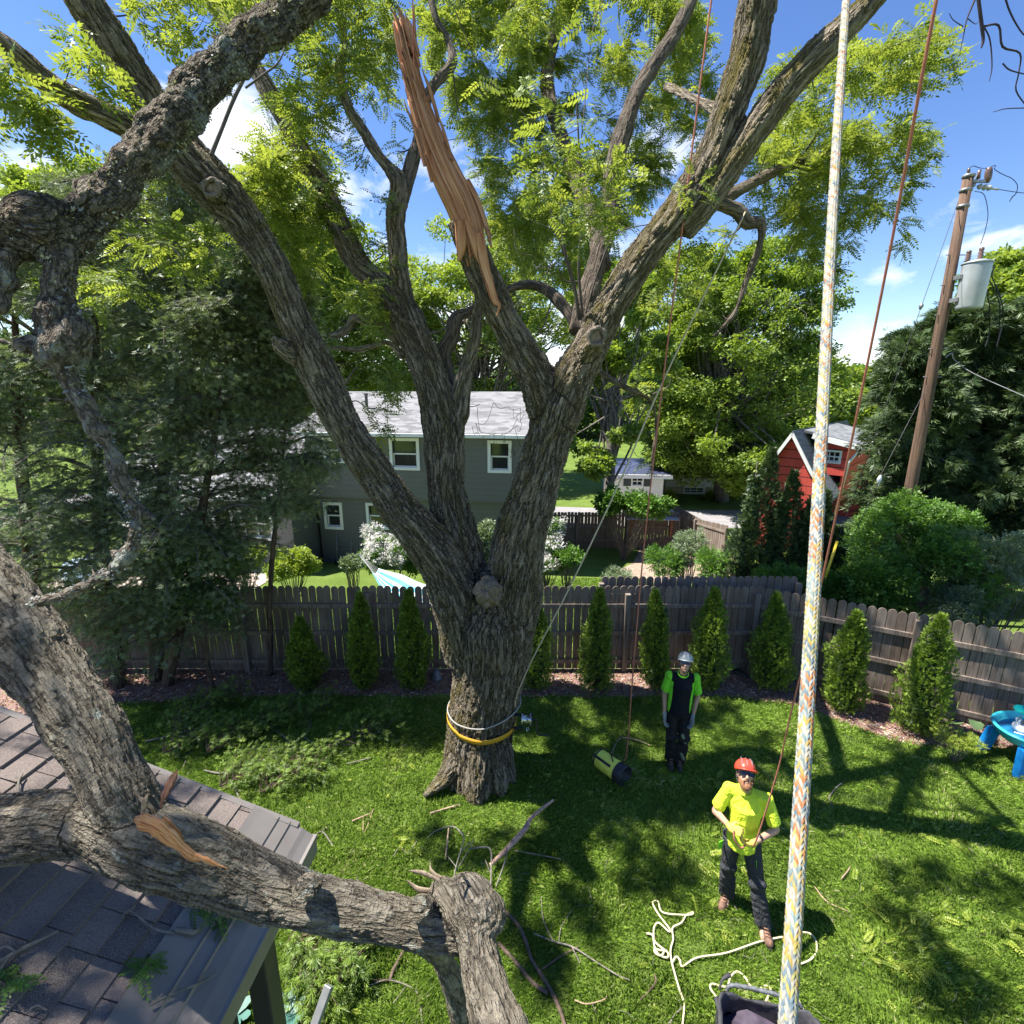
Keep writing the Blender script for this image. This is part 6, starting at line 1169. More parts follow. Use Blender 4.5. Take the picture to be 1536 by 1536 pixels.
J2 = dict(head=(0.01, -.05, 1.655), hrot=(-.42, 0, -.18), neck=(0, .0, 1.47), chest=(0, .01, 1.28), pelvis=(-.02, .01, .96), armL=((-.195, .005, 1.42), (-.245, .02, 1.14), (-.235, -.06, .90)), armR=((.195, .005, 1.42), (.255, .03, 1.14), (.19, -.06, .90)),
          legL=((-.10, .01, .90), (-.10, -.03, .50), (-.07, .06, .10)), legR=((.08, .01, .90), (.09, -.04, .50), (.06, .04, .10)),
          hands=[((-.232, -.095, .825), (.05, -.2, -1), (.8, -.3, 0), 1.1, -1, .7), ((.175, -.09, .825), (-.1, -.15, -1), (-.8, -.3, 0), 1.1, 1, .8)])
p2, M2, _ = person('worker in grey helmet and black and green shirt standing with arms down', q2, R(-10), 1.03, J2, dict(skin=skin2, shirt=blk, sleeve=hv2, trousers=trs2, boots=bootd, gloves=plain('grey_gloves', (.22, .25, .25), .8, var=.2, scale=50), helmet=helm_g, visor=helm_g, ridge=plain('helmet_line', (.12, .14, .15), .5), hair=plain('dark_hair', (.03, .02, .015), .8), hem=.03))
for (x0, z0) in ((.085, .60), (.09, .30)):
    blob('knee_patch', [('c', (x0 - .03, -.10 + (.05 if z0 < .4 else 0), z0), .030, (x0 + .02, -.10 + (.05 if z0 < .4 else 0), z0 - .11), .030)], .012, plain('grey_green_patch', (.16, .22, .13), .8), p2, M=M2)
# rope in the hands of the near worker
hc = M1 @ Vector((.03, -.30, 1.15)); hc2 = M1 @ Vector((-.115, -.33, 1.27))
rope('hand_line', 'reddish tan rope running from the bearded worker\'s hands up to the top right', [(*hc2, .0075), (*(M1 @ Vector((-.10, -.36, 1.20))), .0075), (*(M1 @ Vector((-.03, -.35, 1.12))), .0075), (*hc, .0075), (*(M1 @ Vector((.10, -.31, 1.20))), .0075), (*PT(1166, 1158, 4.45), .0062), (*PT(1184, 1080, 4.2), .0062), (*PT(1212, 965, 3.9), .0062), (*PT(1246, 810, 3.4), .0062), (*PT(1290, 600, 2.8), .0062), (*PT(1340, 350, 2.35), .0062), (*PT(1382, 120, 2.0), .0062), (*PT(1420, -80, 1.8), .0062)], red_r)
yb = Pg(922, 1152)
rope('lowering_line', 'thin red line rising from the yellow bag on the lawn into the crown', [(*(yb + (.10, -.02, .04)), .009), (*PT(941, 1120, 7.3), .009), (*P(950, 1000, yb[1] - .15), .009), (*P(966, 820, yb[1] - .3), .009), (*P(991, 600, yb[1] - .4), .009), (*P(1020, 370, yb[1] - .6), .009), (*P(1050, 130, yb[1] - .8), .009), (*P(1075, -60, yb[1] - .9), .009)], red_r)
gy = TY - .28
rope('tan_line', 'tan line slanting from the limb at upper right down to the winch on the trunk', [(*P(1118, 318, gy - .1), .009), (*P(1000, 560, gy - .05), .010), (*P(925, 733, gy), .010), (*P(855, 880, gy), .010), (*P(800, 986, gy), .010), (*P(776, 1040, gy), .010), (*P(772, 1060, gy), .010)], tan_r)
mb = MB(); lt = None
tag(link('throw_line', (lambda VF: arrmesh('throw_line', VF[0], VF[1], True))(tubes_quads([catmull([(*P(620, -60, TY - .9), .005), (*P(619, 0, TY - .85), .005), (*P(621, 100, TY - .75), .005)], 3)], 6)), red_r.copy(), None), 'thin dark red cord hanging in front of the splintered tip', 'cord')
# cream rope lying in loops on the grass
def ground_rope(pts, r, z=.035): 
    o = []
    for i, p in enumerate(pts): g_ = Pg(p[0], p[1], z); o.append((g_[0], g_[1], g_[2] + .006 * math.sin(i * 1.7), r))
    return o
rope('cream_rope', 'cream rope lying in loose loops on the grass left of the black bag', ground_rope([(970, 1400), (979, 1404), (983, 1422), (996, 1426), (990, 1434), (982, 1424), (984, 1430), (1000, 1436), (1002, 1430), (990, 1420), (982, 1410), (981, 1392), (988, 1385), (1003, 1397), (1004, 1392), (988, 1372), (979, 1355), (987, 1352), (994, 1368), (1024, 1373), (1038, 1372), (1039, 1368), (1030, 1372), (1022, 1385), (1009, 1392), (1010, 1408), (1006, 1425), (1008, 1445), (1018, 1480), (1026, 1505), (1024, 1536), (1020, 1570)], .0095), cream_r, k=6)
rope('cream_rope', 'cream rope curving across the grass in front of the near worker to the black bag', ground_rope([(1008, 1445), (1014, 1436), (1020, 1440), (1024, 1449), (1046, 1437), (1090, 1430), (1140, 1412), (1180, 1404), (1208, 1399), (1222, 1408), (1225, 1425), (1215, 1440), (1190, 1452), (1180, 1470), (1188, 1486), (1200, 1505), (1207, 1520)], .0095), cream_r, k=6)
rope('cream_rope', 'cream rope wriggling out of the left corner of the black bag', ground_rope([(1078, 1500), (1066, 1484), (1068, 1476), (1080, 1478), (1091, 1480), (1096, 1466), (1106, 1457), (1118, 1466), (1126, 1480), (1138, 1484), (1148, 1478), (1156, 1484), (1152, 1496), (1150, 1504), (1165, 1508), (1185, 1512)], .0095), cream_r, k=6)

# unseen crown overhead left, added to shade roof and limb; parented to dead_branch
cn = np.array([(-2.3, 1.4, 8.0), (-3.2, 1.6, 8.3), (-4.2, 1.8, 8.4), (-5.2, 1.6, 8.3), (-4.0, .6, 8.3), (-5.5, 2.6, 8.4), (-1.2, .9, 7.4)])
tg = np.stack([rng.uniform(-7.2, -3.5, 84), rng.uniform(-.6, 2.9, 84), rng.uniform(7.7, 9.2, 84)], 1); tg = tg[fbm(tg * 1.1 + 5, 2) > -.25]; tg = np.vstack([tg, np.array((-4.1, 1.9, 8.6)) + rng.normal(0, 1, (30, 3)) * (.45, .45, .35)])  # extra dense clump placed to shade the upper piece of the broken limb
ch, en, _ = grow(tg, np.vstack([cn, catmull(pixT(U1), 3)[:2, :3]]), 2.2); p_, d_, s_l = leafy(en, 11); ch.append(catmull([(*PT(500, -70, 1.2), .055), (-.9, .9, 7.0, .05), (-1.8, 1.2, 7.8, .045), (-3.2, 1.6, 8.3, .035), (-5.2, 1.6, 8.3, .02)], 5))
V, Fq = tubes_quads(ch, 5); link('twigs', arrmesh('twigs', V, Fq, True), twig_m, t_); scatter('leaves', T_loc, p_, d_, s_l, leaf_loc, t_, roll=.5)
# ================================================================== ON THE TRUNK: strap, winch, rope
from mathutils.bvhtree import BVHTree
_me = tp.data; _n = len(_me.vertices); _a = np.zeros(_n * 3, np.float32); _me.vertices.foreach_get('co', _a); _a = _a.reshape(-1, 3) + wloc(tp).astype(np.float32)
bvh = BVHTree.FromPolygons([tuple(v) for v in _a[:]], [tuple(p.vertices) for p in _me.polygons])
def round_trunk(c, tilt, n=64, off=.022, a0=0, a1=2 * math.pi):
    o = []
    for i in range(n):
        a = a0 + (a1 - a0) * i / (n - 1 if a1 - a0 < 6.2 else n); d = Vector((math.cos(a), math.sin(a), 0)); z = c[2] + tilt(a); hit = bvh.ray_cast(Vector((c[0], c[1], z)) + d * 1.6, -d, 1.6); r = 1.6 - hit[3] if hit[0] is not None else .45; o.append((a, r + off, z))
    r = np.array([q[1] for q in o]); rs = np.maximum(r, (np.roll(r, 1) + np.roll(r, -1)) / 2); 
    for _ in range(3): rs = np.maximum(rs, (np.roll(rs, 1) + rs + np.roll(rs, -1)) / 3)
    return [(c[0] + math.cos(q[0]) * R_, c[1] + math.sin(q[0]) * R_, q[2]) for q, R_ in zip(o, rs)]
zc = P(722, 1104, TY - .4)[2]; cc = (P(722, 1100, TY)[0], TY, zc)
ring = round_trunk(cc, lambda a: -.035 * math.cos(a) + .03 * math.sin(a) + .02 * (math.cos(a) < -.6)); n_ = len(ring); V = []
for p in ring: V += [(p[0], p[1], p[2] - .035), (p[0], p[1], p[2] + .035)]
mb = MB(); mb.add(V, [(i * 2, ((i + 1) % n_) * 2, ((i + 1) % n_) * 2 + 1, i * 2 + 1) for i in range(n_)], True)
m = NT('yellow_webbing'); v = m.obj(); z = m.node('ShaderNodeSeparateXYZ', {0: v}).outputs['Z']; nn = m.noise(v, 60, 3); m.col(m.mix(m.math('MULTIPLY', nn, .5), (.68, .36, .02), (.42, .22, .02))); m.set(Roughness=.7); m.bump(m.noise(m.mapv(v, (300, 300, 300)), 1, 2), .3, .002)
o = mb.build('ratchet_strap', m.m, None, (cc[0], cc[1] - .5, zc)); tag(o, 'yellow webbing strap tight round the foot of the big trunk', 'strap'); q = o.modifiers.new('t', 'SOLIDIFY'); q.thickness = .005; q.offset = 1
ring = round_trunk((cc[0], cc[1], zc + .16), lambda a: .12 * max(0, math.cos(a)) ** 1.5 * (1 if math.sin(a) < .2 else .8) + .0 * a, off=.026)
rope('wrapped_rope', 'thin grey rope wrapped round the trunk above the yellow strap', [(*p, .010) for p in ring] + [(*ring[0], .010)], grey_r, k=2)
wt = thing('winch', 'black and silver lowering winch with a crank handle on the right side of the trunk', 'winch', P(780, 1085, TY - .2))
steel = plain('brushed_steel', (.55, .56, .56), .25, .9, var=.08, bump=.03); bkm = plain('black_powder_coat', (.018, .018, .02), .45, .2)
wy = TY - .22; wp = lambda x, y, d=0: P(x, y, wy + d)
mb = MB(); mb.bar(wp(769, 1062, .03), wp(767, 1112, .03), .07, .03, (1, 0, 0)); mb.bar(wp(770, 1072), wp(788, 1072), .05, .018); mb.bar(wp(770, 1092), wp(786, 1092), .05, .018); mb.build('bracket', bkm, wt, bevel=.004)
c = wp(790, 1079, -.06); Mx = Matrix.Rotation(math.pi / 2, 4, 'Y')
mb = MB(); mb.lathe([(.072, -.075), (.078, -.07), (.078, -.055), (.055, -.05), (.052, -.01), (.056, .03), (.080, .045), (.084, .05), (.084, .062), (.04, .066)], tuple(c), 24, M=Mx); mb.build('drum', steel, wt)
mb = MB(); mb.lathe([(.088, .063), (.09, .066), (.09, .074), (.03, .078)], tuple(c), 24, M=Mx); mb.build('flange', bkm, wt); c2 = c + (.10, 0, 0)
hb = [(*(c + (.06, 0, 0)), .012), (*(c + (.13, -.01, 0)), .012)]; mb = MB(); mb.tube(hb, 8); e1 = c + (.15, -.05, -.20); mb.bar(c + (.13, -.01, .01), e1, .03, .012, (0, 1, 0)); mb.tube([(*e1, .011), (*(e1 + (.15, -.01, -.01)), .013)], 8); mb.build('crank', bkm, wt)
mb = MB(); mb.tube(catmull([(*(c + (0, -.05, -.08)), .008), (*(c + (0, -.09, -.11)), .008), (*(c + (.02, -.06, -.13)), .008), (*(c + (.02, -.02, -.10)), .008)], 4), 6); mb.build('hook', steel, wt)
# ================================================================== BAGS
yel_c = plain('yellow_vinyl', (.80, .80, .10), .5, var=.08, scale=12, bump=.1); blk_v = plain('black_vinyl', (.025, .024, .028), .6, var=.3, scale=14, bump=.3)
b0 = Pg(905, 1142, .13); b1 = Pg(930, 1160, .13); d = (b1 - b0); d[2] = 0; d /= np.linalg.norm(d); L_b = .50; ctr = (b0 + b1) / 2 + (0, 0, .01); Mq = Matrix.Translation(Vector(ctr)) @ Vector(d).to_track_quat('Z', 'Y').to_matrix().to_4x4()
yb_ = thing('rope_bag', 'yellow and black rope bag lying on its side on the grass near the trunk', 'bag', ctr - (0, 0, .13))
mb = MB(); mb.lathe([(.02, -.262), (.11, -.26), (.128, -.245), (.135, -.22), (.138, -.1), (.133, 0), (.139, .12)], (0, 0, 0), 26, M=Mq); mb.build('body', yel_c, yb_)
mb = MB(); mb.lathe([(.1415, .115), (.143, .12), (.137, .17), (.146, .20), (.14, .25), (.125, .24), (.11, .16)], (0, 0, 0), 26, M=Mq); mb.build('dark_end', blk_v, yb_)
mb = MB(); mb.lathe([(.1375, -.235), (.1405, -.23), (.1405, -.215), (.1385, -.21)], (0, 0, 0), 26, M=Mq); mb.build('rim', blk_v, yb_)
for a in (1.0, 2.4):
    mb = MB(); V = []
    for z_ in (-.25, -.1, .06): 
        for da in (-.12, .12): V.append(tuple(Mq @ Vector((.1415 * math.cos(a + da), .1415 * math.sin(a + da), z_))))
    for k_ in range(6): V.append(tuple(Vector(V[k_]) + (Vector(V[k_]) - (Mq @ Vector((0, 0, (-.25, -.25, -.1, -.1, .06, .06)[k_])))).normalized() * .004))
    mb.add(V, [(6, 7, 9, 8), (8, 9, 11, 10), (0, 6, 8, 2), (2, 8, 10, 4), (1, 3, 9, 7), (3, 5, 11, 9)]); mb.build('strap', blk_v, yb_)
mb = MB(); mb.tube(catmull([(*(Mq @ Vector((.03, .15, -.06))), .009), (*(Mq @ Vector((.0, .185, -.02))), .009), (*(Mq @ Vector((-.04, .18, .03))), .009), (*(Mq @ Vector((-.05, .145, .06))), .009)], 4), 6); mb.build('handle', blk_v, yb_)
# black open rope bag at the bottom edge
bc = Pg(1150, 1592); bb = thing('rope_bag', 'big black open topped rope bag with a ribbed handle at the bottom edge', 'bag', bc); pur = plain('dark_purple_lining', (.06, .045, .07), .8, var=.4, scale=8, bump=.6); bkb = plain('worn_black_canvas', (.045, .045, .052), .75, var=.35, scale=18, bump=.6)
hwx, hwy, hh = .40, .26, .30
def rrect(fx, fy, n=40): 
    o = []
    for i in range(n): a = 2 * math.pi * i / n; cx_, sx_ = math.cos(a), math.sin(a); o.append((fx * math.copysign(abs(cx_) ** .55, cx_), fy * math.copysign(abs(sx_) ** .55, sx_)))
    return o
Mb = Matrix.Translation(Vector(bc)) @ Matrix.Rotation(R(-14), 4, 'Z'); lay = [(.95, 0.01), (1.0, .06), (1.02, .18), (1.0, .28), (1.02, hh), (.985, hh + .012), (.95, hh), (.93, .24), (.90, .12)]; V = []; n_ = 40
for j, (s, z) in enumerate(lay):
    for i, (x, y) in enumerate(rrect(hwx, hwy)): wv_ = .012 * math.sin(i * 1.7 + j) + .03 * math.sin(i * .45) * (z > .25); V.append(tuple(Mb @ Vector((x * s + wv_ * .4, y * s + wv_ * .4, z + wv_))))
mb = MB(); mb.add(V, [(j * n_ + i, j * n_ + (i + 1) % n_, (j + 1) * n_ + (i + 1) % n_, (j + 1) * n_ + i) for j in range(len(lay) - 1) for i in range(n_)] + [tuple(range(n_))[::-1]], True); mb.build('body', bkb, bb)
mb = MB(); V = [tuple(Mb @ Vector((x * .895, y * .895, .13 + .05 * math.sin(x * 14) * math.cos(y * 11)))) for x, y in rrect(hwx, hwy)]; V.append(tuple(Mb @ Vector((0, 0, .2)))); mb.add(V, [(i, (i + 1) % 40, 40) for i in range(40)], True); mb.build('lining', pur, bb)
for sy in (1, -1):
    mb = MB(); pts = [(-.30, sy * hwy * .99, hh - .02), (-.27, sy * hwy * 1.04, hh + .035), (-.15, sy * hwy * 1.06, hh + .055), (0, sy * hwy * 1.06, hh + .06), (.15, sy * hwy * 1.06, hh + .055), (.27, sy * hwy * 1.04, hh + .03), (.30, sy * hwy * .99, hh - .02)]; A = catmull([(*(Mb @ Vector(p)), .017 if 0 < i < 6 else .012) for i, p in enumerate(pts)], 6); A[:, 3] *= 1 + .16 * np.sin(np.arange(len(A)) * 2.2); mb.tube(A, 8); mb.build('handle', plain('ribbed_handle', (.13, .14, .155), .6, var=.3, scale=40, bump=.5), bb)
mb = MB(); A = catmull([(*(Mb @ Vector((-.36, .24, hh))), .010), (*(Mb @ Vector((-.34, .28, hh + .05))), .010), (*(Mb @ Vector((-.30, .30, hh + .09))), .018), (*(Mb @ Vector((-.27, .31, hh + .10))), .016)], 4); mb.tube(A, 8); mb.build('pull_tab', bkb, bb)
for x_ in (-.40, .33):
    mb = MB(); mb.tube([(*(Mb @ Vector((x_, -.12, hh + .005))), .02), (*(Mb @ Vector((x_ + .02, .05, hh + .02))), .022), (*(Mb @ Vector((x_, .16, hh + .006))), .02)], 8); mb.build('rim_fold', bkb, bb)
# ================================================================== WATER TABLE
wtb = Pg(1528, 1140); tcx, tcy = wtb[0] + .14, wtb[1] - .06; wtt = thing('water_table', 'turquoise plastic play water table with blue legs and a green dish at the right edge', 'water table', (tcx, tcy, 0))
turq = plain('turquoise_plastic', (.05, .52, .62), .3, var=.05, bump=.02); blue_p = plain('blue_plastic', (.01, .22, .62), .3, var=.06, bump=.02); wht_p = plain('white_plastic', (.72, .72, .76), .35, var=.05, bump=.02); tg_p = plain('teal_plastic', (.0, .50, .44), .3, var=.05, bump=.02)
def oval(fx, fy, z, n=40, wob=.04): return [(tcx + fx * math.cos(a) * (1 + wob * math.cos(3 * a)), tcy + fy * math.sin(a) * (1 + wob * math.cos(3 * a)), z) for a in np.linspace(0, 2 * math.pi, n + 1)[:-1]]
lays = [oval(.50, .33, .40), oval(.57, .39, .46), oval(.60, .42, .54), oval(.62, .435, .565), oval(.61, .43, .58), oval(.57, .395, .575), oval(.55, .38, .50), oval(.51, .34, .47)]
mb = MB(); mb.add([p for l in lays for p in l], [(j * 40 + i, j * 40 + (i + 1) % 40, (j + 1) * 40 + (i + 1) % 40, (j + 1) * 40 + i) for j in range(7) for i in range(40)] + [tuple(range(40))[::-1], tuple(280 + i for i in range(40))], True); mb.build('tray', turq, wtt)
mb = MB(); l = oval(.52, .35, .50); mb.add(l, [tuple(range(40))]); wm = NT('water'); wm.col((.02, .20, .42)); wm.set(Roughness=.08); mb.build('water', wm.m, wtt)
for (sx, sy) in ((-1, -1), (-1, 1), (1, -1), (1, 1)):
    x0, y0 = tcx + sx * .42, tcy + sy * .24; x1, y1 = tcx + sx * .47, tcy + sy * .30; mb = MB(); a_, b_ = .085, .05
    V = [(x1 - a_, y1 - b_, 0), (x1 + a_ * .8, y1 - b_, 0), (x1 + a_ * .8, y1 + b_, 0), (x1 - a_, y1 + b_, 0), (x0 - a_, y0 - b_, .43), (x0 + a_, y0 - b_, .43), (x0 + a_, y0 + b_, .43), (x0 - a_, y0 + b_, .43)]; mb.hexa(V); mb.build('leg', blue_p, wtt, bevel=.015)
tw_ = (tcx - .20, tcy + .05, 0); mb = MB(); mb.lathe([(.11, .50), (.13, .53), (.13, .57), (.10, .60), (.095, .61)], tw_, 24); mb.build('tower_base', wht_p, wtt)
mb = MB()
for a in range(8): q = a * math.pi / 4; mb.tube([(tw_[0] + .08 * math.cos(q), tw_[1] + .08 * math.sin(q), .61, .012), (tw_[0] + .10 * math.cos(q), tw_[1] + .10 * math.sin(q), .66, .015), (tw_[0] + .07 * math.cos(q), tw_[1] + .07 * math.sin(q), .70, .012)], 8)
mb.build('spinner', wht_p, wtt)
for q, colr_ in ((0, (.75, .12, .08)), (2.1, (.85, .35, .05)), (4.2, (.55, .05, .12))): mb = MB(); V, Fs = ball((tw_[0] + .04 * math.cos(q), tw_[1] - .05 + .04 * math.sin(q), .66), .028); mb.add(V, Fs, True); mb.build('toy_ball', plain('red_toy', colr_, .35), wtt)
mb = MB(); mb.lathe([(.02, .70), (.02, .76), (.09, .79), (.155, .815), (.165, .83), (.15, .828), (.08, .80), (.01, .795)], tw_, 28); mb.build('dish', tg_p, wtt)
mb = MB(); mb.tube([(tcx - .50, tcy - .10, .60, .008), (tcx - .35, tcy - .20, .59, .008)], 6); mb.build('scoop', wht_p, wtt); 
# ================================================================== UTILITY POLE
PX, PY_ = 9.40, 11.85; zg = float(gz(0, PY_)); pole = thing('utility_pole', 'tall brown wooden utility pole with steps and fittings at its top', 'utility pole', (PX, PY_, zg)); ptop = P(1452, 262, PY_)[2]
m = NT('pole_wood'); v = m.obj(); g = m.noise(m.mapv(v, (22, 22, .9)), 1, 5, .7); g2 = m.noise(v, 1.2, 3); m.col(m.mix(m.math('MULTIPLY', g2, .7), m.ramp(g, [(.36, (.035, .018, .012)), (.5, (.15, .075, .04)), (.68, (.27, .155, .09))]), (.12, .095, .075))); m.set(Roughness=.85); m.bump(g, 1, .03)
mb = MB(); mb.tube([(PX, PY_, zg, .135), (PX - .01, PY_, 3.0, .125), (PX - .02, PY_, 6.5, .108), (PX - .03, PY_, ptop, .092)], 22); mb.build('post', m.m, pole)
galv = plain('galvanised_steel', (.30, .31, .32), .45, .6, var=.2, scale=20); brn = plain('brown_porcelain', (.16, .10, .08), .25, var=.1); grp = plain('grey_porcelain', (.42, .42, .44), .3, var=.1); wire_m = plain('black_wire', (.012, .012, .016), .5)
def q_(x, y, d=0): return P(x, y, PY_ + d)
mb = MB(); mb.lathe([(.10, 0), (.115, .01), (.115, .05), (.10, .06)], (PX - .03, PY_, ptop - .32), 16); mb.lathe([(.10, 0), (.113, .01), (.113, .05), (.10, .06)], (PX - .03, PY_, ptop - .06), 16); mb.lathe([(.10, 0), (.118, .01), (.118, .05), (.10, .06)], (PX - .03, PY_, ptop - .62), 16); mb.build('band', galv, pole)
for z in (5.6, 6.2, 6.9, 7.5, 8.1):
    for s in (-1, 1): mb = MB(); mb.tube([(PX + s * .09, PY_ - .02, z, .010), (PX + s * .21, PY_ - .02, z, .010)], 6); mb.build('step_bolt', galv, pole)
mb = MB(); a = q_(1464, 262, -.05); mb.bar(q_(1455, 272), q_(1482, 272, -.1), .05, .05); mb.bar(q_(1460, 280), q_(1470, 255), .04, .05, (0, 1, 0)); mb.build('cutout_bracket', galv, pole)
mb = MB(); mb.tube(catmull([(*q_(1481, 274, -.1), .035), (*q_(1482, 268, -.1), .06), (*q_(1483, 258, -.1), .065), (*q_(1484, 252, -.1), .05)], 3), 10); mb.build('cutout', brn, pole)
mb = MB(); mb.tube([(*q_(1468, 268, -.05), .028), (*q_(1469, 256, -.05), .028)], 8); mb.build('arrester', brn, pole)
mb = MB(); A = catmull([(*q_(1466, 279), .02), (*q_(1470, 280), .055), (*q_(1473, 280), .025), (*q_(1477, 281), .06), (*q_(1480, 281), .025), (*q_(1484, 282), .055), (*q_(1488, 283), .02), (*q_(1497, 284), .022)], 3); mb.tube(A, 12); mb.build('dead_end_insulator', grp, pole)
mb = MB(); mb.tube([(*q_(1453, 262), .02), (*q_(1453, 255), .03), (*q_(1453, 252), .015)], 8); mb.build('pin_insulator', brn, pole)
def wires(name, label, chains, mat=wire_m, parent=None, cat='wire', n=5):
    V, Fq = tubes_quads([catmull(c, 5) for c in chains], n); o = link(name, arrmesh(name, V, Fq, True), mat, parent, None if parent else chains[0][0][:3]); 
    if parent is None: tag(o, label, cat)
    return o
wires('jumper_wire', None, [[(*q_(1453, 253), .007), (*q_(1460, 249), .007), (*q_(1470, 252), .007), (*q_(1482, 252, -.1), .007), (*q_(1493, 248), .007), (*q_(1492, 254), .007), (*q_(1505, 262), .007), (*q_(1518, 268), .007), (*q_(1526, 278), .007), (*q_(1524, 290), .009), (*q_(1518, 296), .012), (*q_(1514, 303), .007)]], parent=pole)
wires('power_line', 'thin power line running off to the right from the pole top', [[(*q_(1497, 284), .007), (*q_(1540, 290), .007), (*q_(1640, 298), .007)]])
wires('riser_wire', None, [[(*q_(1462, 287), .007), (*q_(1476, 292), .007), (*q_(1482, 320), .007), (*q_(1478, 345), .007), (*q_(1471, 366), .007)]], parent=pole)
tr_c = P(1459, 430, PY_ - .30); rt_ = wr(36, tr_c); ht = (P(1459, 395, PY_ - .3)[2] - P(1459, 464, PY_ - .3)[2]); tf = thing('transformer', 'grey cylindrical transformer can mounted on the utility pole', 'transformer', tr_c - (0, 0, ht / 2))
tm_ = plain('grey_transformer_paint', (.42, .45, .47), .35, .2, var=.12, scale=3, bump=.03); cb = (tr_c[0], tr_c[1], tr_c[2] - ht / 2)
mb = MB(); mb.lathe([(rt_ * .86, 0), (rt_ * .90, .01), (rt_ * .93, .05), (rt_ * 1.0, ht - .05), (rt_ * 1.0, ht)], cb, 32); mb.build('tank', tm_, tf)
mb = MB(); mb.lathe([(rt_ * 1.05, ht - .01), (rt_ * 1.06, ht), (rt_ * 1.05, ht + .02), (rt_ * .6, ht + .06), (rt_ * .05, ht + .075)], cb, 32); mb.build('lid', tm_, tf)
for (px_, hh_) in ((1451, .20), (1469, .26)):
    b = P(px_, 392, PY_ - .3); mb = MB(); z0 = ht + .03; prof = [(.03, z0)]
    for k_ in range(4): prof += [(.055, z0 + .02 + k_ * hh_ / 5), (.032, z0 + .035 + k_ * hh_ / 5)]
    prof += [(.045, z0 + hh_ * .85), (.045, z0 + hh_), (.02, z0 + hh_ + .02)]; mb.lathe(prof, (b[0], b[1], cb[2]), 14); mb.build('bushing', brn, tf)
mb = MB(); mb.bar((tr_c[0] - rt_ * .95, tr_c[1], tr_c[2] + .2), (PX, PY_ - .1, tr_c[2] + .2), .06, .08); mb.bar((tr_c[0] - rt_ * .95, tr_c[1], tr_c[2] - .25), (PX, PY_ - .1, tr_c[2] - .25), .06, .08); mb.build('mounting_bracket', galv, tf)
wires('lead_wire', None, [[(*P(1491, 400, PY_ - .3), .014), (*P(1488, 414, PY_ - .3), .012), (*P(1494, 430, PY_ - .3), .012), (*P(1503, 455, PY_ - .3), .012), (*P(1505, 480, PY_), .012), (*P(1495, 520, PY_), .012)], [(*P(1484, 420, PY_ - .3), .012), (*P(1492, 436, PY_ - .3), .012), (*P(1500, 460, PY_ - .2), .012), (*P(1498, 500, PY_), .012)], [(*P(1480, 437, PY_ - .35), .012), (*P(1485, 465, PY_ - .2), .012), (*P(1484, 500, PY_), .012), (*P(1478, 520, PY_), .012)]], parent=tf)
ga = P(1437, 303, PY_); i1 = P(1382, 460, 11.2); g1 = P(1330, 600, 10.9); an = Pg(1228, 905); an[1] = 9.7
mid = P(1256, 812, 10.2)
wires('guy_wire', 'long guy wire from the pole top with a small insulator, slanting down left', [[(*ga, .006), (*i1, .006)], [(*i1, .006), (*P(1300, 690, 10.6), .006), (*mid, .006), (*P(1236, 872, 9.9), .006)]])
mb = MB(); gd = (P(1236, 872, 9.9) - mid) * .95; mb.tube([(*mid, .028), (*(mid + gd), .028)], 10); tag(mb.build('guy_guard', plain('yellow_plastic_guard', (.72, .52, .03), .4, var=.08), None, mid, 0), 'yellow plastic sleeve on the lower end of the guy wire', 'guard')
wires('guy_wire', 'lower guy wire from mid pole with a white insulator, beside the thick rope', [[(*P(1388, 585, PY_), .007), (*P(1321, 713, 11.2), .007)], [(*P(1316, 727, 11.15), .006), (*P(1264, 838, 10.6), .006)]])
mb = MB(); mb.tube([(*P(1321, 713, 11.2), .02), (*P(1319, 719, 11.2), .05), (*P(1317, 727, 11.2), .02)], 8); tag(mb.build('strain_insulator', wht_p, None, P(1319, 719, 11.2)), 'white strain insulator on the lower guy wire', 'insulator')
mb = MB(); mb.tube([(*P(1383, 455, 11.2), .02), (*P(1382, 459, 11.2), .045), (*P(1380, 464, 11.2), .02)], 8); tag(mb.build('strain_insulator', galv, None, P(1382, 459, 11.2)), 'small dark insulator high on the long guy wire against the sky', 'insulator')
wires('cable', 'slack cable looping off the pole to the right through the dark conifers', [[(*P(1418, 536, PY_), .012), (*P(1428, 530, PY_), .014), (*P(1432, 540, PY_), .012), (*P(1460, 560, PY_ - .3), .010), (*P(1540, 596, PY_ - 1), .010)]], plain('grey_cable', (.3, .3, .32), .6))
wires('service_line', 'thin wire crossing in front of the tree tops left of the utility pole', [[(*P(1395, 530, PY_), .006), (*P(1330, 543, 14), .006), (*P(1240, 547, 20), .006), (*P(1160, 548, 26), .006)]])
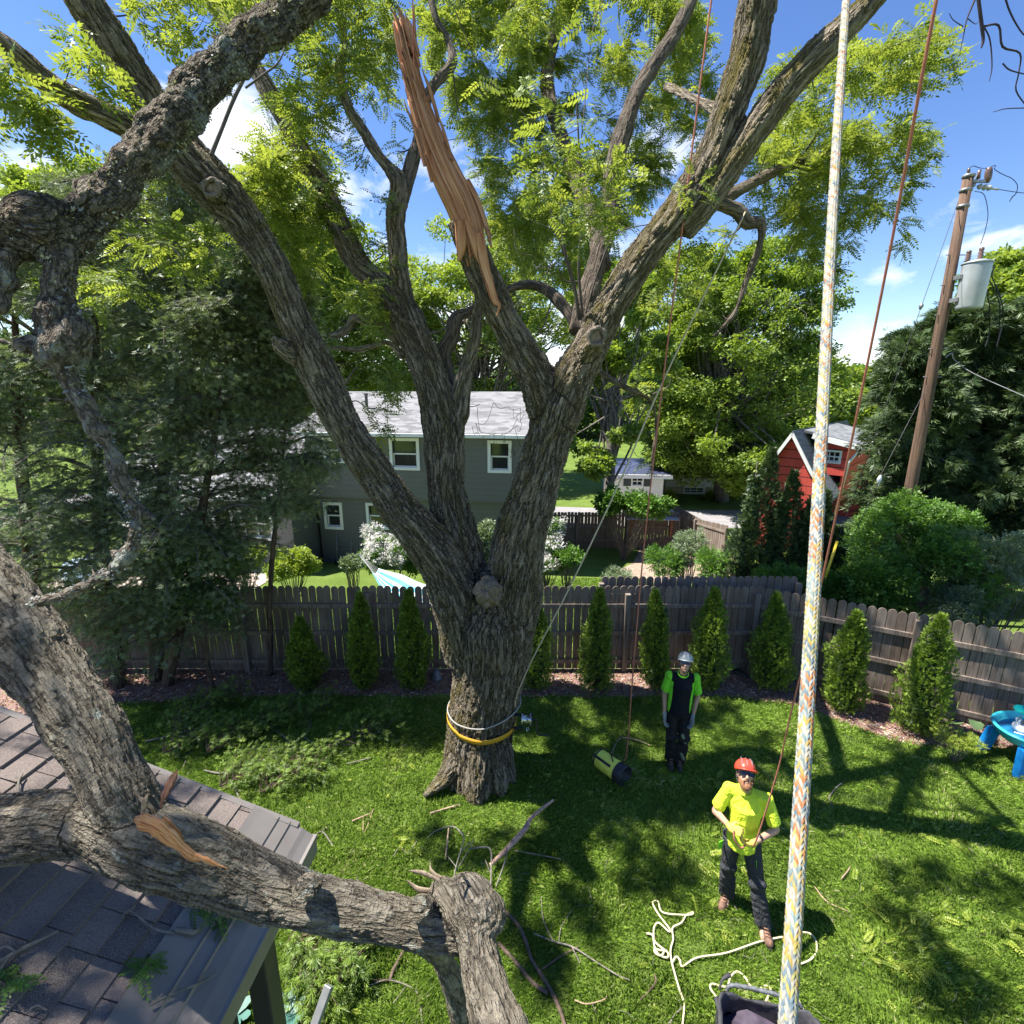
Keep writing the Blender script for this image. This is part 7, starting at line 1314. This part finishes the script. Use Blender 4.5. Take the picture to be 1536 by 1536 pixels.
# ================================================================== NEIGHBOUR'S YARD
# hammock on a dark stand
hm = thing('hammock', 'blue and white striped hammock on a dark stand on the far lawn', 'hammock', Pg(620, 872)); hY = 11.9
p0 = P(538, 832, hY + 1.2); p1_ = P(700, 892, hY - .3); m = NT('striped_hammock'); u_ = m.attr('rnd', 'Fac'); m.col(m.ramp(u_, [(0, (.62, .72, .74)), (.14, (.14, .48, .60)), (.28, (.78, .80, .78)), (.40, (.10, .36, .50)), (.52, (.80, .82, .80)), (.62, (.12, .50, .60)), (.74, (.75, .77, .74)), (.86, (.14, .44, .52))], 'CONSTANT')); m.set(Roughness=.8)
nu, nv = 26, 14; V = []; rr_ = []; dd_ = (p1_ - p0); sdv = np.cross(dd_ / np.linalg.norm(dd_), (0, 0, 1)); sdv /= np.linalg.norm(sdv)
for i in range(nu + 1):
    t = .16 + .76 * i / nu; wd = .62 * min(1, (t - .10) / .22, (1 - t) / .14 + .02)
    for j in range(nv + 1): s_v = (j / nv - .5) * 2; q = p0 + dd_ * t + sdv * s_v * wd * .75; q = q + np.array((0, 0, -.55 * math.sin(math.pi * t) - .10 + .22 * s_v * s_v * math.sin(math.pi * t))); V.append(q); rr_.append(j / nv)
me = arrmesh('cloth', np.array(V), [(i * (nv + 1) + j, i * (nv + 1) + j + 1, (i + 1) * (nv + 1) + j + 1, (i + 1) * (nv + 1) + j) for i in range(nu) for j in range(nv)], True, {'rnd': np.array(rr_)}); o = link('cloth', me, m.m, hm); q = o.modifiers.new('t', 'SOLIDIFY'); q.thickness = .006
ch = [catmull([(*p0, .004), (*V[j], .003)], 2) for j in range(nv + 1)] + [catmull([(*p1_, .004), (*V[nu * (nv + 1) + j], .003)], 2) for j in range(nv + 1)]; Vv, Fq = tubes_quads(ch, 3); link('cords', arrmesh('cords', Vv, Fq), plain('cord', (.6, .6, .56), .8), hm)
ga_ = Pg(594, 882); gb_ = Pg(690, 905); mb = MB(); mb.tube([(*p0, .022), (*ga_, .022)], 8); mb.tube([(*p1_, .022), (*Pg(640, 885), .022)], 8); mb.tube([(*ga_, .022), (*Pg(640, 885), .022)], 8); mb.build('stand', plain('dark_steel_tube', (.03, .035, .04), .4), hm)
# wood shed
ws = Fr(Pg(948, 824), (1, -.06, 0)); ws0 = ws.px(942, 822)[0]; ws1 = ws.px(1008, 826)[0]; zt = ws.px(970, 779)[1]; zl = float(gz(0, 15.5)); wsh = thing('wood_shed', 'open wood shed with stacked firewood and reddish posts behind the garden bed', 'shed', ws.w((ws0 + ws1) / 2, 0, zl)); redw = plain('reddish_timber', (.34, .15, .08), .8, var=.3, scale=10)
for a in (ws0 + .05, ws1 - .15):
    for b in (0, -1.0): mb = MB(); ws.box(mb, a, a + .1, b - .1, b, zl, zt); mb.build('post', redw, wsh)
mb = MB(); slab(mb, [ws.w(ws0 - .15, .25, zt + .02), ws.w(ws1 + .15, .25, zt + .02), ws.w(ws1 + .15, -1.3, zt + .2), ws.w(ws0 - .15, -1.3, zt + .2)], .04); mb.build('roof', plain('shed_roof', (.42, .38, .35), .7), wsh); mb = MB(); ws.box(mb, ws0, ws1, -1.15, -1.11, zl, zt); mb.build('back_board', plain('dark_board', (.08, .06, .05), .9), wsh)
ends_ = plain('log_end', (.42, .26, .16), .9, var=.35, scale=9); nn_ = 0
for r_ in range(6):
    for k_ in range(int((ws1 - ws0 - .4) / .19)):
        if random.random() < .12 * r_: continue
        rd_ = random.uniform(.07, .092); a = ws0 + .28 + k_ * .19 + random.uniform(-.02, .02) + .09 * (r_ % 2); c = np.array(ws.w(a, -.15 + random.uniform(-.05, .05), zl + .12 + r_ * .165)); mb = MB(); mb.tube([(*c, rd_), (*(c - ws.n * .5), rd_)], 9, sm=False); o = mb.build('firewood_log', ends_, None, c); nn_ += 1
        tag(o, 'split firewood log stacked in the open wood shed', 'log', 'firewood logs in the wood shed')
pt_ = Pg(217, 862); mb = MB(); mb.lathe([(.13, 0), (.17, .28), (.20, .29), (.20, .34), (.17, .34), (.16, .30)], tuple(pt_), 18); tag(mb.build('flower_pot', plain('terracotta', (.52, .27, .17), .8), None, pt_), 'terracotta flower pot on the patio behind the dark conifers', 'pot')
# folded patio umbrella / covered table with blue cloth
for (px_, py_, wx, hz, lab) in ((140, 872, .75, .72, 'pale blue cloth covered patio table seen through the conifer, left one'), (195, 862, .55, .62, 'pale blue draped patio seat beside the flower pot')):
    b = Pg(px_, py_); t = thing('patio_table', lab, 'table', b); mb = MB(); n_ = 36; V = []
    for (f, z) in ((1.25, hz - .45), (1.12, hz - .2), (1.02, hz - .03), (.97, hz), (.0, hz + .02)):
        for i in range(n_): a = 2 * math.pi * i / n_; k_ = 1 + (.06 * math.sin(9 * a) if z < hz - .1 else 0); V.append((b[0] + wx * f * k_ * math.cos(a), b[1] + wx * .7 * f * k_ * math.sin(a), b[2] + z))
    mb.add(V, [(j * n_ + i, j * n_ + (i + 1) % n_, (j + 1) * n_ + (i + 1) % n_, (j + 1) * n_ + i) for j in range(4) for i in range(n_)], True); mb.build('cloth', plain('pale_blue_cloth', (.40, .55, .70), .8, var=.1), t)
    for sx in (-1, 1):
        for sy in (-1, 1): mb = MB(); mb.tube([(b[0] + sx * wx * .7, b[1] + sy * wx * .45, b[2], .02), (b[0] + sx * wx * .7, b[1] + sy * wx * .45, b[2] + hz - .02, .02)], 6); mb.build('leg', galv, t)
# frame of a folded hand cart against the grey wall
hc_ = Pg(516, 847); t = thing('hand_cart', 'thin metal hand cart leaning on the grey wall left of the white shrub', 'cart', hc_); mb = MB()
for sx in (-.28, .28): mb.tube([(hc_[0] + sx, hc_[1], hc_[2], .016), (hc_[0] + sx, hc_[1] + .3, hc_[2] + 1.25, .016)], 6)
for z in (.25, .6, .95, 1.25): mb.tube([(hc_[0] - .28, hc_[1] + z * .24, hc_[2] + z, .012), (hc_[0] + .28, hc_[1] + z * .24, hc_[2] + z, .012)], 6)
mb.build('frame', galv, t)
for sx in (-.32, .32): mb = MB(); mb.lathe([(.11, -.02), (.12, -.01), (.12, .01), (.11, .02)], (hc_[0] + sx, hc_[1], hc_[2] + .12), 14, M=Matrix.Rotation(math.pi / 2, 4, 'Y')); mb.build('wheel', bkm, t)
# lantern / grey bell at the fence foot, black cloth on the mulch, stones
lb = Pg(655, 1018); t = thing('garden_lantern', 'small grey bell shaped garden lantern on the mulch left of the big trunk', 'lantern', lb); lg = plain('grey_lantern', (.20, .22, .25), .45, .3, var=.15)
mb = MB(); mb.lathe([(.10, 0), (.105, .02), (.095, .04), (.075, .13), (.05, .17), (.02, .18)], tuple(lb), 18); mb.build('shade', lg, t); mb = MB(); mb.tube(catmull([(lb[0] - .03, lb[1], lb[2] + .17, .006), (lb[0] - .03, lb[1], lb[2] + .22, .006), (lb[0] + .03, lb[1], lb[2] + .22, .006), (lb[0] + .03, lb[1], lb[2] + .17, .006)], 4), 6); mb.build('loop', lg, t)
bq = Pg(1112, 1012); tag(blob('black_cloth', [('c', (bq[0] - .12, bq[1] + .05, .05), .045, (bq[0] + .10, bq[1] - .10, .035), .03), ('e', (bq[0] - .08, bq[1] + .02, .06), (.10, .07, .05)), ('c', (bq[0] - .05, bq[1] + .10, .06), .04, (bq[0] + .02, bq[1] - .05, .05), .04)], .014, blk_v, None, bq, lump=.02, lumpf=8), 'crumpled black cloth on the mulch right of the standing worker', 'cloth')
# ================================================================== STICKS AND CUT BOUGHS
st_grey = plain('weathered_stick', (.20, .18, .15), .9, var=.3, scale=30, bump=.4); st_brn = plain('brown_stick', (.13, .09, .065), .9, var=.3, scale=30, bump=.4); st_pal = plain('peeled_stick', (.38, .27, .18), .8, var=.2, scale=30, bump=.3)
def stick(label, rows, mat, side=(), z=.03, name='fallen_stick', cat='stick'):
    """rows (px, py, width_px[, height above ground]) on the lawn; side: short twigs"""
    A = []
    for r_ in rows: g_ = Pg(r_[0], r_[1], r_[3] if len(r_) > 3 else z); A.append((*g_, max(.0035, wr(r_[2], g_) * .72)))
    chs = [catmull(A, 4)]
    for s_ in side: chs.append(catmull([(*Pg(r_[0], r_[1], r_[3] if len(r_) > 3 else z), max(.0025, wr(r_[2], Pg(r_[0], r_[1])) * .7)) for r_ in s_], 3))
    V, Fq = tubes_quads(chs, 6); tag(link(name, arrmesh(name, V, Fq, True), mat, None, A[0][:3]), label, cat)
stick('long splintered reddish stake standing up from the grass below the big trunk', [(735, 1298, 7, .10), (762, 1272, 11, .16), (788, 1243, 12, .22), (795, 1229, 8, .25), (812, 1214, 7, .28), (830, 1200, 5, .30)], plain('split_stake', (.52, .33, .24), .8, var=.3, scale=30, bump=.6), z=.1, name='splintered_stake', cat='stake')
SL_ = [
 ('pale straight stick on the grass just left of the trunk foot', [(645, 1220, 4), (672, 1212, 4), (690, 1207, 3)], st_pal, ()),
 ('pale thin stick right of the splintered stake', [(772, 1276, 3), (805, 1282, 3), (842, 1289, 3)], st_pal, ()),
 ('upright pale splinter among the twigs above the bent limb', [(668, 1290, 4, .02), (671, 1262, 4, .1), (673, 1242, 3, .16)], st_pal, ()),
 ('forked grey brown branch right of the bent limb running to the bottom edge', [(745, 1355, 7), (775, 1385, 8), (788, 1410, 8), (798, 1440, 8), (822, 1478, 9), (838, 1510, 9), (850, 1545, 8)], st_brn, ([(748, 1415, 8), (775, 1445, 8), (800, 1475, 9), (822, 1490, 9)], [(812, 1455, 4), (840, 1435, 4), (868, 1420, 3)])),
 ('bent grey twig arching from the bent limb towards the trunk', [(735, 1345, 4), (737, 1300, 4, .1), (734, 1272, 4, .2), (705, 1273, 3, .2)], st_grey, ([(736, 1310, 3), (728, 1290, 2, .1)], [(744, 1330, 3), (758, 1290, 3, .15), (760, 1270, 2, .2)])),
 ('thin grey twigs spreading beside the broken end of the limb', [(680, 1325, 4), (684, 1300, 3, .1), (696, 1258, 3, .25), (690, 1245, 2, .3)], st_grey, ([(684, 1300, 2, .1), (672, 1285, 2, .15)], [(690, 1280, 2, .15), (706, 1262, 2, .25)], [(682, 1310, 2, .05), (700, 1280, 2, .15), (712, 1258, 2, .2)])),
 ('dark curved stick under the limb near the roof corner', [(585, 1470, 6), (590, 1455, 8), (598, 1440, 7), (609, 1419, 6)], st_brn, ([(585, 1470, 4), (560, 1470, 3)],)),
 ('grey forked twig on the grass near the bottom edge, left of the hanging limb', [(550, 1480, 3), (580, 1470, 3), (610, 1478, 3), (627, 1492, 3), (634, 1536, 3)], st_grey, ([(610, 1478, 2), (590, 1505, 2)], [(627, 1492, 3), (624, 1474, 2)], [(634, 1500, 2), (650, 1488, 2)])),
 ('short brown stick at the bottom left of the cream rope', [(960, 1500, 4), (975, 1485, 4), (984, 1472, 4), (982, 1462, 3)], st_brn, ()),
 ('curved pale stick on the grass low in the middle', [(862, 1500, 3), (880, 1506, 3), (905, 1500, 3), (910, 1494, 2)], st_pal, ()),
 ('long thin grey twig with side shoots across the lower middle of the lawn', [(800, 1400, 3), (830, 1412, 3), (858, 1420, 4), (890, 1440, 3), (925, 1462, 3), (945, 1470, 2)], st_grey, ([(838, 1416, 2), (842, 1390, 2), (858, 1365, 2)], [(858, 1420, 3), (870, 1445, 2)], [(830, 1412, 2), (815, 1380, 2), (812, 1345, 2)])),
 ('grey twig beside the bottom of the cream rope', [(1005, 1536, 3), (1012, 1522, 3), (1022, 1512, 3), (1018, 1500, 2)], st_grey, ([(1012, 1522, 2), (1000, 1540, 2)],)),
 ('thin brown stick with a fork lying left of the big trunk', [(512, 1117, 3), (530, 1116, 3), (548, 1106, 3), (560, 1103, 3)], st_brn, ([(530, 1116, 2), (526, 1124, 2)],)),
 ('small stick on the grass under the brown forked one', [(520, 1146, 3), (536, 1142, 3), (554, 1137, 3)], st_grey, ()),
 ('peeled stick by the shadow left of the trunk roots', [(528, 1232, 4), (542, 1226, 4), (556, 1220, 3)], st_pal, ([(545, 1224, 2), (546, 1250, 2), (560, 1214, 2)],)),
 ('grey zigzag twig across the grass above the roof corner', [(640, 1258, 2), (655, 1246, 3), (680, 1240, 3), (695, 1253, 3)], st_grey, ([(590, 1285, 2), (600, 1270, 2), (612, 1280, 2), (625, 1262, 2)],)),
 ('pale bleached stick among the cut boughs at left', [(305, 1155, 3), (330, 1160, 4), (365, 1158, 4), (400, 1161, 2)], st_grey, ()),
 ('long arching grey branch over the cut boughs at left', [(218, 1112, 4), (250, 1105, 4), (300, 1092, 3), (345, 1088, 3), (372, 1094, 3)], st_grey, ([(300, 1092, 3), (285, 1125, 2), (275, 1150, 2)], [(345, 1088, 2), (352, 1070, 2)])),
 ('tangled bleached branch at the right end of the cut boughs', [(405, 1090, 5), (420, 1100, 5), (432, 1112, 5), (448, 1140, 5), (445, 1165, 4)], st_grey, ([(432, 1112, 4), (455, 1105, 3), (466, 1085, 3), (468, 1060, 2)], [(448, 1140, 4), (465, 1125, 3), (478, 1150, 2)], [(420, 1100, 3), (412, 1078, 3), (415, 1055, 2)], [(455, 1105, 2), (475, 1118, 2)])),
 ('thin twig trailing down the grass left of the gutter corner', [(352, 1175, 3), (358, 1195, 3), (372, 1210, 3), (392, 1225, 2)], st_grey, ()),
 ('light twig beside the gutter corner on the shaded grass', [(470, 1255, 3), (484, 1248, 3), (500, 1270, 3)], st_grey, ([(484, 1248, 2), (486, 1240, 2)],)),
 ('small grey stick on the lawn right of the thick rope, higher one', [(1243, 1196, 3), (1254, 1182, 3), (1262, 1175, 3)], st_grey, ([(1243, 1196, 2), (1250, 1214, 2)],)),
 ('thin pale stick on the lawn right of the near worker', [(1222, 1330, 2), (1240, 1352, 3), (1272, 1367, 2)], st_pal, ()),
 ('tiny pale twig in the limb shadow right of the thick rope', [(1262, 1318, 3), (1272, 1306, 3), (1275, 1300, 2)], st_pal, ()),
 ('thin pale twig lying behind the yellow bag', [(915, 1135, 2), (930, 1108, 3), (955, 1110, 3), (975, 1118, 2)], st_pal, ()),
 ('short twig left of the garden downspout at the bottom', [(480, 1498, 3), (470, 1480, 3), (450, 1462, 3), (432, 1452, 2)], st_grey, ())]
for l_, r_, m_, s_ in SL_: stick(l_, r_, m_, s_)
bough_leaf = leafmat('cut_bough_sprays', (.07, .13, .022), (.24, .35, .055), trans=.3)
def bough(label, pts, n, w=.28, size=.12, leafm=bough_leaf, h=.30, tmpl=None, name='cut_bough'):
    A = catmull([(*Pg(x, y, .07 if name == 'cut_bough' else .035), .012) for x, y in pts], 4); A[:, 3] = np.linspace(.014, .004, len(A)) * (1 if name == 'cut_bough' else .12); t = thing(name, label, 'cut bough' if name == 'cut_bough' else 'leaf spray', A[0][:3]); ch = [A]; P_ = []; D_ = []; T, U, W = frames(A[:, :3])
    for k in range(n):
        j = int(rng.integers(0, len(A))); sd = rng.choice((-1, 1)); d = T[j] * rng.uniform(.2, 1) + np.cross((0, 0, 1), T[j]) * sd * rng.uniform(.3, 1.2); d[2] = 0; d /= np.linalg.norm(d); L_ = rng.uniform(.2, 1) * w; q = A[j, :3] + d * L_ + (0, 0, rng.uniform(-.03, h)); q[2] = max(q[2], float(gz(q[0], q[1])) + .035)
        if k % 5 == 0 and name == 'cut_bough': ch.append(catmull([(*A[j, :3], .005), (*((A[j, :3] + q) / 2 + (0, 0, .03)), .004), (*q, .002)], 3))
        P_.append(q); D_.append(d + rng.normal(0, .35, 3))
    V, Fq = tubes_quads(ch, 5); link('stem', arrmesh('stem', V, Fq, True), st_brn, t); P_ = np.array(P_); D_ = np.array(D_); scatter('sprays', tmpl or TF, P_, D_, rng.uniform(size * .6, size * 1.2, len(P_)), leafm, t, roll=.6); return t
for l_, p_, n_l in (('cut green cedar bough at the back of the pile by the mulch', [(262, 1095), (300, 1065), (345, 1050)], 420), ('cut green cedar bough at the left end of the pile near the lichened trunk', [(245, 1130), (290, 1110), (330, 1100)], 420), ('cut green cedar bough in the middle of the pile', [(310, 1130), (360, 1105), (410, 1085)], 520), ('cut green cedar bough at the right end of the pile near the lawn', [(380, 1100), (430, 1075), (485, 1062)], 420),
    ('yellowish cut bough at the front of the pile above the roof edge', [(330, 1180), (370, 1160), (425, 1150)], 420), ('sunlit cut bough lying right below the pile', [(390, 1190), (430, 1165), (470, 1155)], 300), ('cut bough with brown stem lying farther along the mulch edge', [(490, 1120), (540, 1104), (590, 1095)], 160)):
    bough(l_, p_, n_l, w=.38)
for l_, p_, n_l in (('green leafy growth under the limb right of the gutter', [(440, 1400), (480, 1430), (530, 1440)], 380), ('green leafy clump near the bottom, right of the loose downspout', [(450, 1440), (470, 1470), (500, 1490)], 260)):
    bough(l_, p_, n_l, w=.35, h=.25)
T_l8 = T_loc
for l_, x, y, s_ in (('yellow green leaf spray on the lawn, the leftmost of the lower right ones', 1305, 1425, 40), ('large yellow green leaf spray on the lawn at lower right', 1350, 1440, 46), ('yellow green leaf spray above the large one at lower right', 1370, 1400, 36), ('yellow green leaf spray nearest the right edge of the lawn', 1492, 1402, 34), ('faint yellow green spray by the shadow tip on the right lawn', 1390, 1250, 34), ('small leaf spray on the right lawn beside a shadow limb', 1380, 1370, 30), ('small leafy sprig right of the thick rope', 1285, 1345, 14), ('yellow green sprig in front of the near worker', 1062, 1378, 26), ('yellow green sprig left of the near worker', 1052, 1290, 24), ('yellow sprig on the lawn right behind the near worker', 1178, 1135, 20), ('leaf spray on the shaded grass under the yellow bag', 1055, 1170, 22), ('leaf spray left of the trunk roots', 590, 1140, 28), ('leaf spray on the grass between trunk and cut boughs', 600, 1255, 26), ('small spray of leaves at the far right of the lawn', 1520, 1170, 20)):
    bough(l_, [(x - s_ * .8, y + 3), (x, y - 3), (x + s_ * .8, y + 2)], max(14, s_), w=.16, size=.12, leafm=yel_leaf, h=.04, tmpl=T_loc, name='leaf_spray')
# twigs lying on the brown roof
def on_roof(px, py, dz=.02):
    d = ray(px, py); n = np.array((-up2[0] * SL, -up2[1] * SL, 1.0)); o = np.array((E0[0], E0[1], ZE + .02 + dz)); c = np.array((0, 0, H)); return c + d * (np.dot(o - c, n) / np.dot(d, n))
def roof_twig(label, rows, side=()):
    chs = [catmull([(*on_roof(x, y), max(.0025, wr(w_, on_roof(x, y)))) for x, y, w_ in r_], 4) for r_ in (rows,) + tuple(side)]; V, Fq = tubes_quads(chs, 6); tag(link('roof_twig', arrmesh('roof_twig', V, Fq, True), st_grey, None, chs[0][0, :3]), label, 'twig')
roof_twig('long forked grey twig on the shingles at the left edge', [(-10, 1448, 6), (25, 1428, 6), (55, 1412, 5), (88, 1396, 4)], ([(25, 1428, 4), (10, 1420, 3), (-5, 1425, 3)], [(15, 1432, 4), (0, 1455, 3)]))
roof_twig('dark thin twig lying along the gutter cover', [(224, 1508, 4), (260, 1490, 4), (300, 1474, 4), (324, 1460, 3)], ([(296, 1474, 2), (306, 1458, 2)],))
roof_twig('slender twig on the shingles below the limb', [(182, 1375, 3), (196, 1366, 3), (230, 1392, 3), (262, 1400, 4)], ([(196, 1366, 3), (203, 1358, 2)],))
roof_twig('short lichened stick beside the gutter cover under the limb', [(263, 1394, 7), (278, 1396, 8), (292, 1398, 7), (302, 1390, 4)])
roof_twig('small upright forked twig on the far shingles at left', [(28, 1190, 3), (28, 1172, 3), (34, 1160, 2)], ([(28, 1172, 2), (22, 1162, 2)],))
roof_twig('small dark twig in the lower middle of the shingles', [(40, 1520, 3), (55, 1508, 3), (70, 1515, 2)])
for l_, pts_ in (('green locust sprig caught on the gutter under the limb', [(285, 1362), (300, 1358), (318, 1366), (335, 1372), (345, 1380)]), ('tuft of leaflets on the shingles left of the gutter cover', [(212, 1452), (220, 1444), (228, 1450)]), ('tiny yellow sprig at the left edge of the shingles', [(-5, 1470), (4, 1474), (10, 1480)])):
    t = thing('leaf_sprig', l_, 'leaf sprig', on_roof(*pts_[0])); Q = np.array([on_roof(x, y, .03) for x, y in pts_]); A = catmull([(*q, .003) for q in Q], 3); V, Fq = tubes_quads([A], 5); link('stem', arrmesh('stem', V, Fq, True), st_brn, t); k_ = 5 * len(Q); j = rng.integers(0, len(A), k_); D_ = ndir(k_); D_[:, 2] *= .3; scatter('leaves', T_loc, A[j, :3], D_, rng.uniform(.05, .09, k_), mid_leaf, t)
# loose downspout piece and a green sheet on the ground by the corner
a = Pg(470, 1545, .35); b = Pg(494, 1478, .55); mb = MB(); mb.bar(a, b, .07, .05); tag(mb.build('downspout_piece', plain('grey_aluminium', (.26, .27, .28), .4, .4), None, a, .006), 'short grey metal downspout piece standing at the bottom left', 'downspout')
for l_, x, y in (('dark green leaf heap beside the dark post at the bottom edge', 345, 1530), ('dark green broad leaf by the foot of the dark post', 428, 1530)):
    q = Pg(x, y); t = thing('ground_plant', l_, 'plant', q); mb = MB()
    for k_ in range(9): a_ = k_ * .7; c = q + (.10 * math.cos(a_), .10 * math.sin(a_), .05 + .02 * (k_ % 3)); V = [tuple(c + np.array((.09 * math.cos(b_) * math.cos(a_) - .05 * math.sin(b_) * math.sin(a_), .09 * math.cos(b_) * math.sin(a_) + .05 * math.sin(b_) * math.cos(a_), .02 * math.cos(b_)))) for b_ in np.linspace(0, 6.28, 11)[:-1]]; mb.add(V, [tuple(range(10))], False)
    mb.build('leaf', plain('blue_green_leaf', (.05, .16, .13), .5), t); mb = MB(); mb.tube([(*q, .012), (*(q + (0, 0, .06)), .008)], 6); mb.build('stem', st_brn, t)
tag(scatter('small_clippings', T_loc, *(lambda n: (np.stack([rng.uniform(-3.2, 6.8, n), rng.uniform(3.0, 7.6, n), rng.uniform(.035, .05, n)], 1), ndir(n) * (1, 1, .12)))(330), rng.uniform(.05, .11, 330), yel_leaf), kind='stuff')
n = 150; xy = np.stack([rng.uniform(-3.5, 6.5, n), rng.uniform(2.8, 7.4, n)], 1); ch = []
for x, y in xy: a = rng.uniform(0, 6.28); L_ = rng.uniform(.04, .16); ch.append(catmull([(x, y, .04, .003), (x + math.cos(a) * L_ * .5, y + math.sin(a) * L_ * .5 + rng.normal(0, .02), .045, .002), (x + math.cos(a) * L_, y + math.sin(a) * L_, .04, .0015)], 3))
V, Fq = tubes_quads(ch, 4); tag(link('twig_litter', arrmesh('twig_litter', V, Fq), st_grey), kind='stuff')
